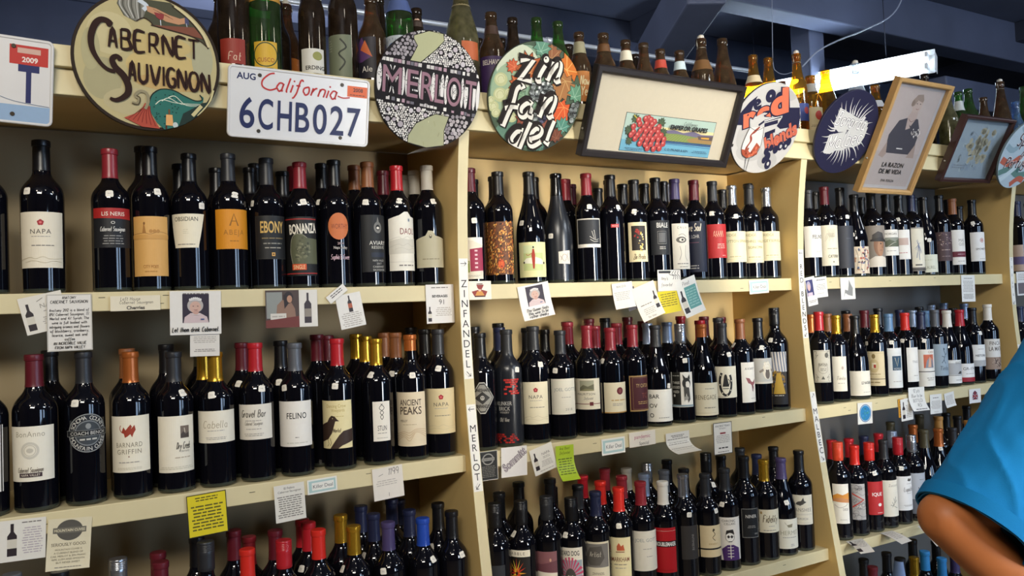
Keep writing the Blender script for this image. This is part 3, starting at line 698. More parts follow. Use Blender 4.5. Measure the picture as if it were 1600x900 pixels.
bottle('B1', 776.9, 270, 'k', 'black capped wine bottle with a full wrap orange and black mosaic label', (755, 801.5, 346, 429), d, None)
def d(c):
    c.bg('e0dba4'); c.R(0, .05, .86, .72, 'c3cc8c'); c.R(0, .3, .86, .22, 'd0d8a8'); c.P([(-.42, -.04), (-.3, .04), (.1, .07), (.34, .02), (.43, -.03), (.43, -.14), (-.42, -.1)], 'e9e6d0'); c.ell(.36*c.w, -.1*c.h, 3, 3.4, '3d3a30', 12); c.ell(-.3*c.w, -.08*c.h, 2.4, 3, '4a4638', 12)
    c.P([(-.03, .3), (.03, .3), (.07, .14), (.06, -.06), (.03, -.26), (-.03, -.26), (-.06, -.04), (-.08, .12)], 'a8321f'); c.ell(0, .35*c.h, 2.2, 2.6, '2a1d18', 10); c.ln([(-.06, .18), (-.22, .12), (-.3, .16)], 1.4, 'b8563a')
bottle('B1', 825.6, 271, 'k', 'round topped sloping wine bottle, yellow green photo label with red figure and car', (812, 852.5, 378, 433), d, (815, 347), 'burg')
bottle('B1', 868, 273.4, 'K', 'matt black sloping wine bottle with a small pale picture label at right', (873, 894, 391, 412.5, 34), lambda c: (c.P([(-.5, .4), (.5, .5), (.5, -.5), (-.5, -.46)], 'ddd5c8'), c.ln([(-.3, -.2), (-.1, .2), (.2, .1), (.35, -.3)], 1.4, 'a08d7a'), c.ln([(-.35, .1), (0, -.3), (.3, .3)], 1., '8a7a6c')), (860.7, 368), 'burg', glass=WINEMATT)
def d(c):
    c.bg('e6dfd2'); c.R(0, .04, .93, .84, '25272c'); c.R(0, -.43, 1, .1, 'efe9dc')
    for p in ([(.02, -.22), (.2, -.3), (.42, -.28)], [(.0, -.12), (.25, -.24), (.44, -.2)], [(.1, .06), (.2, -.2)], [(.2, .1), (.26, -.22)]): c.ln(p, 1.2, 'cfcac0')
bottle('B1', 915, 272.6, 'M', 'dark red capped wine bottle, black square label with thin white border', (902.5, 937.5, 341, 386.5), d, (921, 323))
bottle('B1', 952.4, 274.2, 'k', 'black capped wine bottle with only a small red tag label', (954.5, 972, 350, 355.5, 24), lambda c: (c.bg('b0242a'), c.t('BALDO', 0, 0, .5, 'e9c8c0', .7)), (966, 324))
def d(c):
    c.bg('e6d7ae'); c.R(.02, .1, .82, .62, '231a16'); blobs(c, -.1, .22, .16, .12, ['a8241f', '7a1a18'], 14, 3.5); blobs(c, .14, .0, .14, .24, ['e6c86a', 'd9b04a', 'f0e2b0'], 26, 2.6); c.hw('Zin Prado', .05, -.37, .12, '4a3a28', .7)
bottle('B1', 989.7, 282.5, 'k', 'black capped wine bottle, cream framed picture label with red and yellow figure', (982.5, 1011, 347, 409), d, (991, 330))
def d(c):
    c.bg('1d1f24'); c.t('BIALE', .05, .36, .14, 'd9d6cf', .62, b=.015); framebox(c, .0, .0, .46, .36, '9a9894', .7); c.R(0, 0, .36, .28, '5a5a5c'); c.W(0, -.3, .4, .1, 2, 'b9b6ae')
bottle('B1', 1023, 278, 'k', 'wine bottle with black label, white letters and small framed square', (1017, 1043.5, 344, 398, 70), d, None)
def d(c):
    c.bg('ebe4d4'); c.t('CRUX', 0, .41, .05, '6a625a', .5, sp=1.5); c.E(-.06, .14, .26, .07, '6b665e'); c.E(-.04, .14, .14, .04, 'ebe4d4'); c.E(-.02, .14, .06, .025, '2b2724'); c.ln([(-.16, .0), (-.1, -.16), (-.2, -.3)], 1.2, '8d867c'); c.ln([(.14, .02), (.1, -.2), (.2, -.32)], 1.2, '8d867c'); c.ln([(-.2, .24), (0, .27), (.2, .2)], 1.2, '4a463f'); c.W(0, -.38, .6, .04, 1, GY); c.W(0, -.45, .4, .03, 1, GY)
bottle('B1', 1051.5, 280.5, 'p', 'dark purple capped wine bottle, tall white label with pencil eye drawing', (1051, 1072, 349, 420.5, 64), d, None)
bottle('B1', 1076, 282.5, 'm', 'burgundy capped wine bottle printed with white script on dark blue', (1069, 1092, 345, 425, 84), lambda c: (c.bg('141a30'), c.hw('Pure Soul', 0, .38, .14, 'd8cdb8', .8), c.t('J. LOHR', .02, .2, .07, 'c9c4bc', .5), c.R(0, .08, .5, .01, '7a4a5a'), c.W(0, -.4, .4, .1, 2, 'a8a4a0')), (1071, 323))
bottle('B1', 1109, 283.8, 'd', 'dark grey capped wine bottle with a tall red label', (1106, 1130, 350, 403, 72), lambda c: (c.bg('b5282a'), [c.ln([(-.28+.1*k, .14), (-.2+.1*k, .3), (-.26+.12*k, .22), (-.14+.1*k, .12)], 1.2, 'e8b89a') for k in range(5)], c.W(.1, -.15, .5, .16, 3, 'e6b4a4'), c.W(.25, -.43, .2, .04, 1, 'e6b4a4')), (1112, 333))
def ridge(l1, l2, l3=None):
    return lambda c: (c.bg('e2d8b4'), c.txt('RIDGE', -.36*c.w, .38*c.h, 8.4, '8d8250', .6*c.w, al=-1), c.txt(l1, -.36*c.w, .18*c.h, 8.4, '8d8250', .84*c.w, al=-1), c.txt(l2, -.3*c.w, -.01*c.h, 8.4, '8d8250', .8*c.w, al=-1) if l2 else 0, c.W(-.1, -.32, .6, .06, 1, 'b0a67a'), c.ln([(-.5, -.4), (.5, -.4)], .5, 'b0a67a', False))
bottle('B1', 1142.5, 290.6, 's', 'silver capped wine bottle, cream label with gold letters, left of three alike', (1131, 1163, 361, 409.5, 96), ridge('LYTTON SPRINGS', None), (1150, 338))
bottle('B1', 1168, 291, 'd', 'grey capped wine bottle, cream label with gold letters, middle of three alike', (1161, 1188, 361, 410.5, 92), ridge('THREE VALLEYS', 'SONOMA'), None)
bottle('B1', 1193.5, 293, 's', 'silver capped wine bottle, cream label with gold letters, right of three alike', (1188.5, 1213.5, 361, 407, 92), ridge('GEYSERVILLE', None), None)

# --- middle bay, middle shelf
def d(c):
    for k, col in ((1, 'b0aca4'), (.92, '23211f'), (.84, '8d8a82')):
        c.P([(-.1*k, .5*k), (.1*k, .5*k), (.5*k, 0), (.1*k, -.5*k), (-.1*k, -.5*k), (-.5*k, 0)], col)
    c.P([(0, .2), (.3, 0), (0, -.2), (-.3, 0)], '2a2826'); c.ell(0, 0, 5.5, 6, 'a8a49c', 14); c.ell(-2, 1, 1.2, 1.4, '2a2826', 8); c.ell(2, 1, 1.2, 1.4, '2a2826', 8); c.t('BONESHAKER', 0, .25, .1, '1d1b1a', .72, b=.02); c.t('ZINFANDEL', 0, -.26, .1, '1d1b1a', .62, b=.02)
bottle('B2', 749, 520, 'k', 'wine bottle with large silver diamond shaped label, leftmost on the middle bay middle shelf', (743, 771, 597, 646.5, -66), d, None)
def d(c):
    for r in range(7):
        for k in range(5):
            if random.random() < .75: x = .02+.1*k+.05*(r % 2); c.add([((x-.045)*c.w, (.46-.035*r-.014)*c.h), ((x+.045)*c.w, (.46-.035*r-.014)*c.h), ((x+.045)*c.w, (.46-.035*r+.014)*c.h), ((x-.045)*c.w, (.46-.035*r+.014)*c.h)], [(0, 1, 2, 3)], 'b0261f')
    for r in range(5):
        for k in range(8):
            if random.random() < .7: x = -.4+.1*k+.05*(r % 2); c.add([((x-.04)*c.w, (-.38-.03*r-.012)*c.h), ((x+.04)*c.w, (-.38-.03*r-.012)*c.h), ((x+.04)*c.w, (-.38-.03*r+.012)*c.h), ((x-.04)*c.w, (-.38-.03*r+.012)*c.h)], [(0, 1, 2, 3)], random.choice(['8a1d18', 'b0261f']))
    c.up(); c.t('KLINKER', -.05, .1, .06, 'b9b6ae', .62); c.t('BRICK', -.05, .02, .06, 'b9b6ae', .46); c.t('WINERY', -.05, -.04, .03, 'a8a49c', .4); c.hw('Old Vine', -.05, -.15, .06, 'a8a49c', .4)
bottle('B2', 790.5, 516, 'd', 'matt dark wine bottle printed with red bricks and white letters', (772, 813, 590, 692), d, (808, 577), glass=WINEMATT)
bottle('B2', 832, 510.6, 'd', 'dark capped wine bottle, cream label with red flower, middle bay middle shelf', (818, 856.5, 597, 663.5), napa('e6dcbe'), (844.5, 569), 'napa')
bottle('B2', 874.4, 518, 'd', 'dark capped wine bottle, pale grey label with thin grey letters, middle shelf', (862, 898, 592, 648), lambda c: (c.bg('e2dccb'), c.txt('JOEL GOTT', -.36*c.w, .2*c.h, 8.5, '8a8f8c', .9*c.w, al=-1), c.W(.1, -.02, .4, .04, 1, LG), c.t('2018', .2, -.36, .07, GY, .3, sp=1.4)), (867.5, 579.5))
def d(c):
    c.bg('e8dfc6'); c.R(.05, .27, .64, .34, 'a8a68c'); c.P([(-.27, .1), (-.27, .2), (-.1, .3), (.1, .24), (.37, .32), (.37, .1)], '6f6d55'); c.P([(-.27, .1), (.0, .18), (.37, .14), (.37, .1)], '8f8b66'); c.t('MAURITSON', 0, -.0, .075, '5a5448', .82, sp=1.1); c.hw('Zinfandel', .12, -.14, .08, '7a7468', .4); c.R(0, -.32, 1, .02, '7a2a2c'); c.R(.24, -.32, .16, .12, '6a2628')
bottle('B2', 916, 509, 'M', 'dark red capped wine bottle, cream label with small landscape and maroon strip', (899, 937, 592, 640.5), d, None)
bottle('B2', 952.4, 512, 'M', 'dark red capped wine bottle, cream label with a round red seal', (944.5, 973, 598, 646, 78), lambda c: (c.bg('e8dcbc'), c.E(.12, .22, .15, .12, '6a1d26'), c.E(.12, .22, .07, .07, '8a4a48'), c.W(.08, -.08, .7, .09, 1, 'c9a86a'), c.W(.0, -.22, .5, .1, 2, LG), c.R(0, -.48, 1, .03, 'b8862e')), (941, 565))
def d(c):
    c.bg('b0905a'); c.R(0, 0, .93, .93, '4a1a22'); framebox(c, 0, 0, .86, .88, 'b0905a', .5); c.t('TY CATON', .05, .22, .1, 'cdb072', .66); c.t('TC', .12, -.06, .14, '8a4a3c', .3); c.W(.05, -.26, .6, .1, 2, 'b0905a')
bottle('B2', 987, 507.4, 'M', 'dark red capped wine bottle, maroon label with gold border', (984, 1008.5, 587, 643, 74), d, None)
bottle('B2', 1023, 509.6, 'd', 'sloping wine bottle, white label with black letters in three rows', (1013, 1049, 609, 659.5, 92), lambda c: (c.bg('f0ece0'), c.txt('BAR', -.43*c.w, .29*c.h, 11.5, '1f1d1c', None, al=-1, b=.01), c.txt('OV', -.43*c.w, .0, 11.5, '1f1d1c', None, al=-1, b=.01), c.txt('O', -.43*c.w, -.3*c.h, 11.5, '1f1d1c', None, al=-1, b=.01), c.W(.05, -.38, .5, .04, 1, GY)), (1045, 602), 'burg')
def d(c):
    c.bg('f0ece2'); c.R(-.27, .03, .46, .94, '25241f'); [c.t(s, -.27, .2-.13*i, .07, 'dcd8cc', .38) for i, s in enumerate(('THREE', 'LEGGED', 'RED'))]; c.W(-.27, .4, .36, .04, 1, 'b9b6ae'); c.E(-.36, -.17, .05, .04, 'dcd8cc'); c.R(0, -.46, 1, .05, '8fa4ac')
    c.E(.24, .18, .2, .16, '2b2a28'); c.E(.3, .14, .1, .1, 'e8e2d6'); c.P([(.1, .3), (.06, .44), (.2, .34)], '2b2a28'); c.P([(.3, .34), (.4, .44), (.42, .28)], '2b2a28'); c.E(.24, .2, .035, .03, 'e8e2d6'); c.P([(.1, .08), (.36, .06), (.4, -.28), (.3, -.38), (.22, -.1), (.12, -.36)], '4a4844'); c.E(.22, -.24, .09, .06, 'a8a49c')
bottle('B2', 1062, 506.7, 's', 'silver capped wine bottle, split black and white label with drawing of a dog', (1049.5, 1082, 582, 637), d, (1070, 563), kind='screw')
bottle('B2', 1095.4, 509, 'c', 'short copper capped sloping wine bottle, cream label with grey capitals', (1082, 1118, 599, 650.5, 100), lambda c: (c.bg('e6dcbf'), c.W(.15, .32, .4, .04, 1, GY), c.t('RENEGADE', .0, .06, .14, '7a705c', .9, sp=1.1), c.W(.15, -.26, .5, .05, 1, GY), c.ln([(-.45, -.42), (.45, -.42)], .5, 'b0a684', False)), None, 'burg', kind='short')
def d(c):
    c.bg('ece4cc'); pts = [(.26*math.cos(a), -.02+.4*math.sin(a)) for a in [math.radians(t) for t in range(128, 413, 15)]]; c.ln(pts, 7., '1d1c1b', False)
    for p in pts[1:-1:3]: c.E(p[0], p[1], .02, .025, 'ece4cc')
    c.P([(-.06, .2), (.06, .2), (.1, .02), (.14, -.14), (-.14, -.14), (-.1, .02)], '23211f'); c.E(0, .2, .05, .05, '23211f'); c.ln([(.1, .1), (.18, .02), (.12, -.1)], 2, '23211f'); c.R(0, -.2, .26, .02, '23211f'); c.W(-.2, -.46, .3, .03, 1, GY)
bottle('B2', 1127, 504.8, 'd', 'dark capped wine bottle, cream label with bold black horseshoe and jug', (1114, 1149.5, 573, 622.5, 92), d, (1139, 553.5))
def d(c):
    c.bg('efe9dc'); c.t('AVIARY', -.02, .34, .06, '55504a', .8, sp=1.1); c.P([(-.3, .12), (-.1, .1), (.0, .02), (.1, .0), (.3, .08), (.28, -.02), (.14, -.08), (.2, -.2), (.06, -.1), (-.06, -.04), (-.18, -.02)], '9a5a5c'); c.P([(.02, -.08), (.1, -.06), (.12, -.24), (.06, -.22)], '6d4a4c'); c.W(.1, -.4, .3, .03, 1, LG)
bottle('B2', 1155.5, 498.6, 'C', 'brown capped wine bottle, tall white label with pink brown bird', (1159, 1179, 566, 629, 62), d, (1146, 540))
def d(c):
    c.bg('c4c0b6'); c.E(0, .0, .26, .34, 'e6dcc6'); c.E(0, -.14, .13, .18, '6d6258'); c.E(-.07, .02, .03, .03, '2b2724'); c.E(.07, .02, .03, .03, '2b2724'); c.P([(-.22, .1), (-.42, .0), (-.38, -.08), (-.2, .0)], '8d8274'); c.P([(.22, .1), (.42, .0), (.38, -.08), (.2, .0)], '8d8274'); blobs(c, 0, .24, .22, .12, ['f0e8d6', 'ddd2ba'], 16, 4); c.R(0, -.46, 1, .08, 'd9d2c2')
bottle('B2', 1180.5, 498.6, 'k', 'black capped wine bottle, grey label with face of a sheep', (1178, 1204, 560, 600, 88), d, (1190.5, 543))
def d(c):
    c.bg('3a342e'); [c.P([(-.5+.16*k, .5), (-.42+.16*k, .5), (-.3+.16*k, .12), (-.42+.16*k, .12)], 'd9d2c8') for k in range(7)]; [c.P([(-.42+.16*k, .5), (-.38+.16*k, .5), (-.24+.16*k, .12), (-.3+.16*k, .12)], '6d7890') for k in range(7)]
    blobs(c, -.05, -.05, .4, .18, ['c9a23c', '8a6a2c', '55452c', 'b0803a', '4a5a78', '6d5a40'], 46, 5); c.P([(-.3, -.3), (-.1, .1), (.1, .1), (.34, -.3)], 'c09a3a'); c.R(0, -.4, 1, .2, '1b1816'); c.W(0, -.33, .5, .03, 1, 'd0c8b8')
bottle('B2', 1209, 482, 'k', 'tall black capped wine bottle, striped flag and yellow picture wrap, rightmost on middle shelf', (1203, 1229.5, 550, 633), d, (1204, 532), 'napa', kind='screw')

# --- middle bay, lower shelf
bottle('B3', 768, 787, 'k', 'black screw capped wine bottle tight against the left divider, lower shelf', (756, 790, 885, 940), lambda c: (c.bg('2a2c30'),), None, kind='screw')
def d(c):
    c.bg('1b1714'); c.R(0, .43, 1, .14, 'e9e0cc'); c.t('BABBLE', 0, .43, .06, '6a5a4a', .7, sp=1.4)
    for k in range(16):
        a = k*2*PI/16; c.P([(.05*math.cos(a+.5), .02+.05*math.sin(a+.5)), (.4*math.cos(a), .02+.32*math.sin(a)), (.05*math.cos(a-.5), .02+.05*math.sin(a-.5))], random.choice(['e0a02c', 'd9542a', 'f0d04a', 'c9341f']))
    blobs(c, 0, .02, .12, .1, ['f0d04a', 'c9341f', 'e9882c'], 18, 3)
bottle('B3', 809, 782.5, 'k', 'black screw capped wine bottle, black label with a bursting orange flower', (788, 829.5, 862, 938), d, (803, 839), kind='screw')
bottle('B3', 851, 775.5, 'd', 'dark grey capped wine bottle, dusky pink landscape label with cream band', (831, 871, 864, 930), lambda c: (c.bg('e6dcc8'), c.P([(-.5, .5), (.5, .5), (.5, -.02), (-.5, .04)], '8a5a5e'), c.P([(-.5, .24), (-.1, .2), (.5, .28), (.5, .0), (-.5, .04)], '6d4048'), c.E(.3, .3, .04, .04, 'd9a88a'), c.t('SHOOTING STAR', 0, -.2, .1, '7a6a58', .84)), (844, 829+0) if False else None, kind='screw')
def d(c):
    c.bg('ece4d2'); c.t('YARD DOG', .02, .38, .1, '2b2724', .8, b=.02); c.R(0, -.14, .92, .74, '9aa8ae')
    for k in range(13):
        a = -.2+k*.29; c.P([(.02, -.1), (.52*math.cos(a), -.1+.4*math.sin(a)), (.52*math.cos(a+.15), -.1+.4*math.sin(a+.15))], 'c9486a')
    c.E(.02, -.2, .24, .26, '4a4642'); c.E(.02, -.26, .15, .16, 'c9c0b0'); c.E(-.06, -.12, .035, .03, 'ece4d2'); c.E(.1, -.12, .035, .03, 'ece4d2'); c.E(.02, -.22, .05, .04, '1d1b1a')
bottle('B3', 890.5, 777, 'k', 'black screw capped wine bottle, label of a dog over pink sun rays', (875.5, 911, 857, 930), d, (883.5, 838.5), kind='screw')
bottle('B3', 929.7, 768, 'n', 'dark navy capped wine bottle, cream label holding a grey photograph', (912.5, 952, 848, 912), lambda c: (c.bg('e2d8bc'), c.R(0, .16, .92, .58, '7d7872'), c.P([(-.4, .1), (-.2, .36), (.3, .4), (.42, .1), (.2, -.08), (-.2, -.08)], '5d5852'), c.hw('Artist', .05, .2, .12, 'c9c2b4', .5), c.t('ZINFANDEL', .14, -.28, .06, '6a604c', .5), c.W(0, -.4, .5, .05, 1, LG)), None)
bottle('B3', 965.8, 761, 'R', 'bright red capped wine bottle, cream label with small red orange house drawing', (952, 986, 841, 910), lambda c: (c.bg('e9dcae'), c.P([(-.1, .2), (-.1, .3), (.0, .38), (.1, .3), (.2, .34), (.26, .2)], 'c05a38'), c.R(.05, .17, .4, .02, '8a4a30'), c.t('MARKHAM', .05, .0, .1, '7a4a34', .84, b=.01), c.W(.05, -.12, .6, .04, 1, GY), c.W(.05, -.2, .5, .04, 1, LG), c.W(.05, -.4, .5, .04, 1, GY)), (967, 822))
bottle('B3', 1000, 753.5, 'M', 'dark red capped wine bottle, grey white label with thin letters, lower shelf', (987.5, 1021.5, 831, 894, 96), lambda c: (c.bg('e2dccc'), c.txt('JOEL GOTT', -.36*c.w, .27*c.h, 9, '8d9290', .9*c.w, al=-1), c.W(.0, .05, .4, .04, 1, LG), c.W(.1, -.14, .3, .04, 1, LG)), None)
bottle('B3', 1034.7, 753.5, 'w', 'white capped wine bottle, bright red label with bold white name on black', (1021, 1056.5, 826, 897), lambda c: (c.bg('b5121c'), c.ln([(-.5, .43), (.5, .43)], .8, 'e0b4a8', False), c.R(0, .14, 1, .13, '1a1214'), c.t('TROUBLEMAKER', .06, .14, .085, 'f0ece4', .98, b=.03), c.W(0, -.44, .8, .02, 1, '7a0d14')), None)
bottle('B3', 1063, 742, 's', 'silver capped wine bottle, smoky dark label with upright lettering', (1065, 1085.5, 822, 875, 56), lambda c: (c.bg('34302e'), c.txt('INTIMISTE', .1*c.w, 0, 7, '8d8882', .8*c.h, rot=-PI/2)), (1077, 803))
def d(c):
    c.bg('ddc9a0'); c.R(0, -.24, 1, .05, '1d1b1a'); c.ln([(-.02, .34), (.1, .22), (-.02, .12), (.1, .02)], 1.8, '4a4034'); c.E(.04, .36, .05, .04, '4a4034'); c.t('ERNEST', .02, -.08, .05, 'a8905c', .6, sp=1.4)
bottle('B3', 1101, 741, 'd', 'dark capped wine bottle, tan label with black stripe near the bottom', (1094.5, 1122.5, 822, 872, 76), d, (1119, 796.5))
def d(c):
    c.bg('ece6dc'); c.t('CHRONIC', -.02, .42, .055, '2b2724', .6); c.t('CELLARS', .02, .35, .05, '2b2724', .5); c.E(.0, .04, .17, .12, 'f4f0e8'); ring(c, 0, .04*c.h, .165*c.w, 1, '2b2724'); c.E(-.06, .05, .045, .035, '2b2724'); c.E(.08, .05, .045, .035, '2b2724'); c.R(.01, .05, .3, .012, '2b2724'); c.P([(-.18, .1), (-.14, .2), (.14, .22), (.2, .1), (0, .15)], '2b2724')
    c.P([(-.3, -.5), (-.36, -.24), (-.12, -.14), (.14, -.14), (.4, -.22), (.44, -.5)], '4a2a68'); [c.ln([(-.12, -.2-.07*k), (.14, -.2-.07*k)], 1.5, 'ece6dc', False) for k in range(4)]; c.R(.01, -.28, .03, .36, 'ece6dc'); c.ln([(-.06, -.06), (.08, -.06)], 2, '2b2724', False)
bottle('B3', 1126.8, 732.5, 'd', 'dark grey capped wine bottle, white label with drawing of a skeleton in purple', (1121.5, 1148.5, 810, 878, 78), d, (1128, 790))
bottle('B3', 1161, 713.6, 'k', 'tall black capped wine bottle, black label with thin white border', (1159, 1180.5, 795, 842, 54), lambda c: (c.bg('17181a'), framebox(c, 0, 0, .95, .96, 'b9b6ae', .7), c.t('NINER', .04, .23, .11, 'dcd8d0', .62), c.W(.05, -.12, .5, .1, 2, '8d8a86'), c.R(.3, -.36, .2, .05, '6d6a66')), None, 'napa')
bottle('B3', 1188, 719, 'y', 'gold capped wine bottle, cream label with slanted handwriting, lower shelf', (1182, 1211, 798, 834.5, 86), lambda c: (c.bg('e6dcc0'), c.hw('Fidelity', .08, .1, .3, '5a4a30', .76), c.E(-.38, .36, .05, .06, 'b0905a'), c.W(.1, -.22, .3, .06, 1, LG), c.W(0, -.4, .6, .06, 1, GY)), None)
bottle('B3', 1215, 717, 'p', 'purple capped sloping wine bottle, pale label with small boat mark', (1210, 1240, 813, 860, 100), lambda c: (c.bg('e6e0cc'), c.P([(-.12, .3), (.14, .34), (.1, .22), (-.06, .22)], '8a8268'), c.ln([(-.12, .3), (-.2, .4)], 1, '8a8268'), c.t('HERMIT', .02, .04, .15, 'a8a488', .8), c.W(0, -.12, .6, .04, 1, GY), c.W(.1, -.38, .2, .1, 2, LG)), (1229, 785), 'burg')
def d(c):
    c.bg('e4dcc6'); c.P([(-.16, .2), (-.04, .28), (.1, .3), (.2, .42), (.24, .3), (.34, .26), (.2, .2), (.06, .14)], '4a4640'); c.ln([(-.16, .16), (.2, .18)], .8, '6a655c', False); c.t('BANSHEE', .14, .0, .12, '7a7468', .86, sp=1.15); [c.R(0, -.14-.03*k, 1, .006, LG) for k in range(2)]; c.t('MORDECAI', .12, -.3, .07, '8d867a', .5); c.R(0, -.44, 1, .006, LG)
bottle('B3', 1238.8, 706.6, 'k', 'black capped wine bottle, grey beige label with flying bird, rightmost on lower shelf', (1232.5, 1263, 776, 823, 92), d, None)

# --- right bay, upper shelf
bottle('C1', 1261.5, 298, 'd', 'dark grey capped wine bottle, plain white label, against left divider of right bay', (1257, 1281.5, 353, 402, 84), lambda c: (c.bg('ece8de'), c.t('FELINO', .1, .16, .12, '1f1d1c', .66, b=.012), c.W(.1, -.32, .3, .05, 1, LG)), None)
def d(c):
    c.bg('e8e0c8'); [c.ln([(-.35+.07*k, .1+.03*(k % 3)), (-.25+.06*k, .3), (-.1+.05*k, .2), (-.2+.07*k, .4)], .7, 'a8a08a') for k in range(7)]; c.W(.05, -.08, .6, .05, 1, 'b0a88e'); c.t('CATENA', .08, -.27, .08, '5a544a', .6); c.P([(0, -.42), (.06, -.38), (.12, -.42)], '5a544a')
bottle('C1', 1287, 293.6, 'm', 'burgundy capped wine bottle, cream label with faint pen sketch, upper right bay', (1281, 1304.5, 351.5, 415, 82), d, (1279, 341))
bottle('C1', 1311.6, 295, 'k', 'black capped wine bottle with a plain dark grey label', (1309, 1329.5, 352.5, 419, 72), lambda c: (c.bg('34363e'), c.W(.1, .2, .4, .05, 1, '4a4c54')), (1324, 339))
bottle('C1', 1331.4, 305, 'k', 'sloping wine bottle, colourful brown and blue patchwork label', (1330, 1351.5, 385, 428, 88), lambda c: (c.bg('d9c8b0'), blobs(c, 0, 0, .48, .48, ['a8785a', '4a4238', '6d5a6a', 'e6dccb', 'b85c4a', '55658a'], 60, 5), [c.ln([(-.4+.2*k, -.4), (-.3+.2*k, .1), (-.42+.22*k, .4)], 1, '3a2f28') for k in range(5)]), (1332, 366), 'burg')
def d(c):
    c.bg('8d8378'); c.P([(-.5, -.5), (.5, -.5), (.5, -.3), (.2, -.24), (-.2, -.24), (-.5, -.36)], 'd9cfc0'); c.E(.05, .02, .3, .26, '8a6248'); c.E(.12, -.04, .18, .2, 'a87c5c'); c.P([(-.34, .14), (-.3, .28), (.0, .36), (.28, .32), (.4, .16), (.1, .2)], '3f3a36'); c.P([(-.42, .16), (.1, .22), (.46, .14), (.46, .1), (-.42, .12)], '2f2b28'); c.E(.14, .06, .04, .02, '2b211c'); c.ln([(.06, -.1), (.22, -.1)], 1.2, '5a3428', False); c.P([(.2, .04), (.28, -.04), (.2, -.05)], '8a6248')
bottle('C1', 1360, 300.5, 'k', 'wine bottle with a large printed portrait of a man in a cap', (1353, 1378, 352, 417, 88), d, None, 'napa')
bottle('C1', 1381, 305, 'k', 'black capped wine bottle, white label over a small grey valley picture', (1378, 1397.5, 358.5, 399, 66), lambda c: (c.bg('e8e4da'), c.R(0, .02, 1, .36, '8a8d80'), c.P([(-.5, .0), (-.1, .12), (.2, .04), (.5, .14), (.5, -.16), (-.5, -.16)], '5f6450'), c.ln([(-.2, -.16), (.1, -.02), (.3, .02)], 1.2, 'cfcab8'), c.t('MORGAN', 0, .34, .08, '5a544a', .7), c.W(0, -.32, .5, .06, 1, LG)), None)
bottle('C1', 1394.4, 306.5, 'k', 'black capped wine bottle, white label with faint pinkish print', (1397.5, 1414.5, 358.5, 405, 60), lambda c: (c.bg('ece8e0'), c.R(.05, .1, .6, .24, 'c9b0a4'), c.W(0, -.28, .5, .05, 1, 'b86a6a')), (1403, 342))
def d(c):
    c.bg('a39a90'); c.R(0, .03, .92, .88, 'e4dcc6'); [c.ln([(.1+.14*math.cos(k), -.05+.2*math.sin(k)), (.12, .1), (.1+.2*math.cos(k+2), -.02+.24*math.sin(k+2))], 1., '6a7a9c') for k in range(7)]; [c.ell(s*.47*c.w, (-.45+.1*k)*c.h, 1, 1.4, '4a4440', 8, False) for k in range(10) for s in (-1, 1)]; c.up(); c.W(.1, -.36, .4, .08, 1, '6a655c'); c.R(0, -.46, 1, .06, '55504a')
bottle('C1', 1422, 304.5, 'n', 'navy capped wine bottle, cream label with blue flourish and dotted border', (1414, 1438.5, 355, 423.5, 86), d, None)
bottle('C1', 1436, 308.6, 'k', 'sloping wine bottle, small pale label low on its side', (1438.5, 1456.5, 397.5, 425.5, 70), lambda c: (c.bg('dcdcc8'), c.W(-.1, .2, .5, .1, 1, 'c4c4a8'), c.t('LAUREL', .0, -.22, .18, '8d8d78', .6)), (1452, 375), 'burg')
bottle('C1', 1466.4, 305, 'k', 'black capped wine bottle, label of brown mosaic over plum band', (1457.5, 1484, 362, 407.5, 88), lambda c: (c.bg('4f3a3c'), [c.ell(random.uniform(-.48, .48)*c.w, random.uniform(.0, .48)*c.h, random.uniform(1.2, 3), random.uniform(1.2, 2.6), random.choice(['8a6f62', 'b09888', '3a2c2a', '6d5560', 'c9b8a8']), 8, False) for _ in range(80)], c.up(), c.W(.1, -.12, .5, .06, 1, 'b0988c'), c.W(.1, -.34, .5, .06, 1, '8a7470')), None)
bottle('C1', 1487, 311.6, 'C', 'brown capped wine bottle, white label crossed by maroon stripe', (1485, 1506, 359, 413.5, 74), lambda c: (c.bg('ece6dc'), c.t('MAS', .1, .2, .09, '8a8076', .4), c.t('CLOS', .1, .09, .08, '8a8076', .4), c.R(0, -.2, 1, .16, '6a2030'), c.W(.05, -.2, .5, .04, 1, 'c9a0a4'), c.W(.05, -.4, .5, .04, 1, LG)), None)
def d(c):
    c.bg('e6e2dc'); ring(c, .08*c.w, .22*c.h, 8, 1.4, 'b0483c'); ring(c, .08*c.w, .22*c.h, 5.5, 1, 'c9786c'); c.ell(.08*c.w, .22*c.h, 3, 3.4, 'b0483c', 14); c.t('SIMONETTI', .05, -.08, .07, '55504a', .7); c.W(.1, -.42, .4, .04, 1, LG)
bottle('C1', 1518, 313, 'k', 'wine bottle with white label and round red seal, rightmost on upper right shelf', (1516.5, 1538, 362.5, 408, 76), d, (1520, 348))

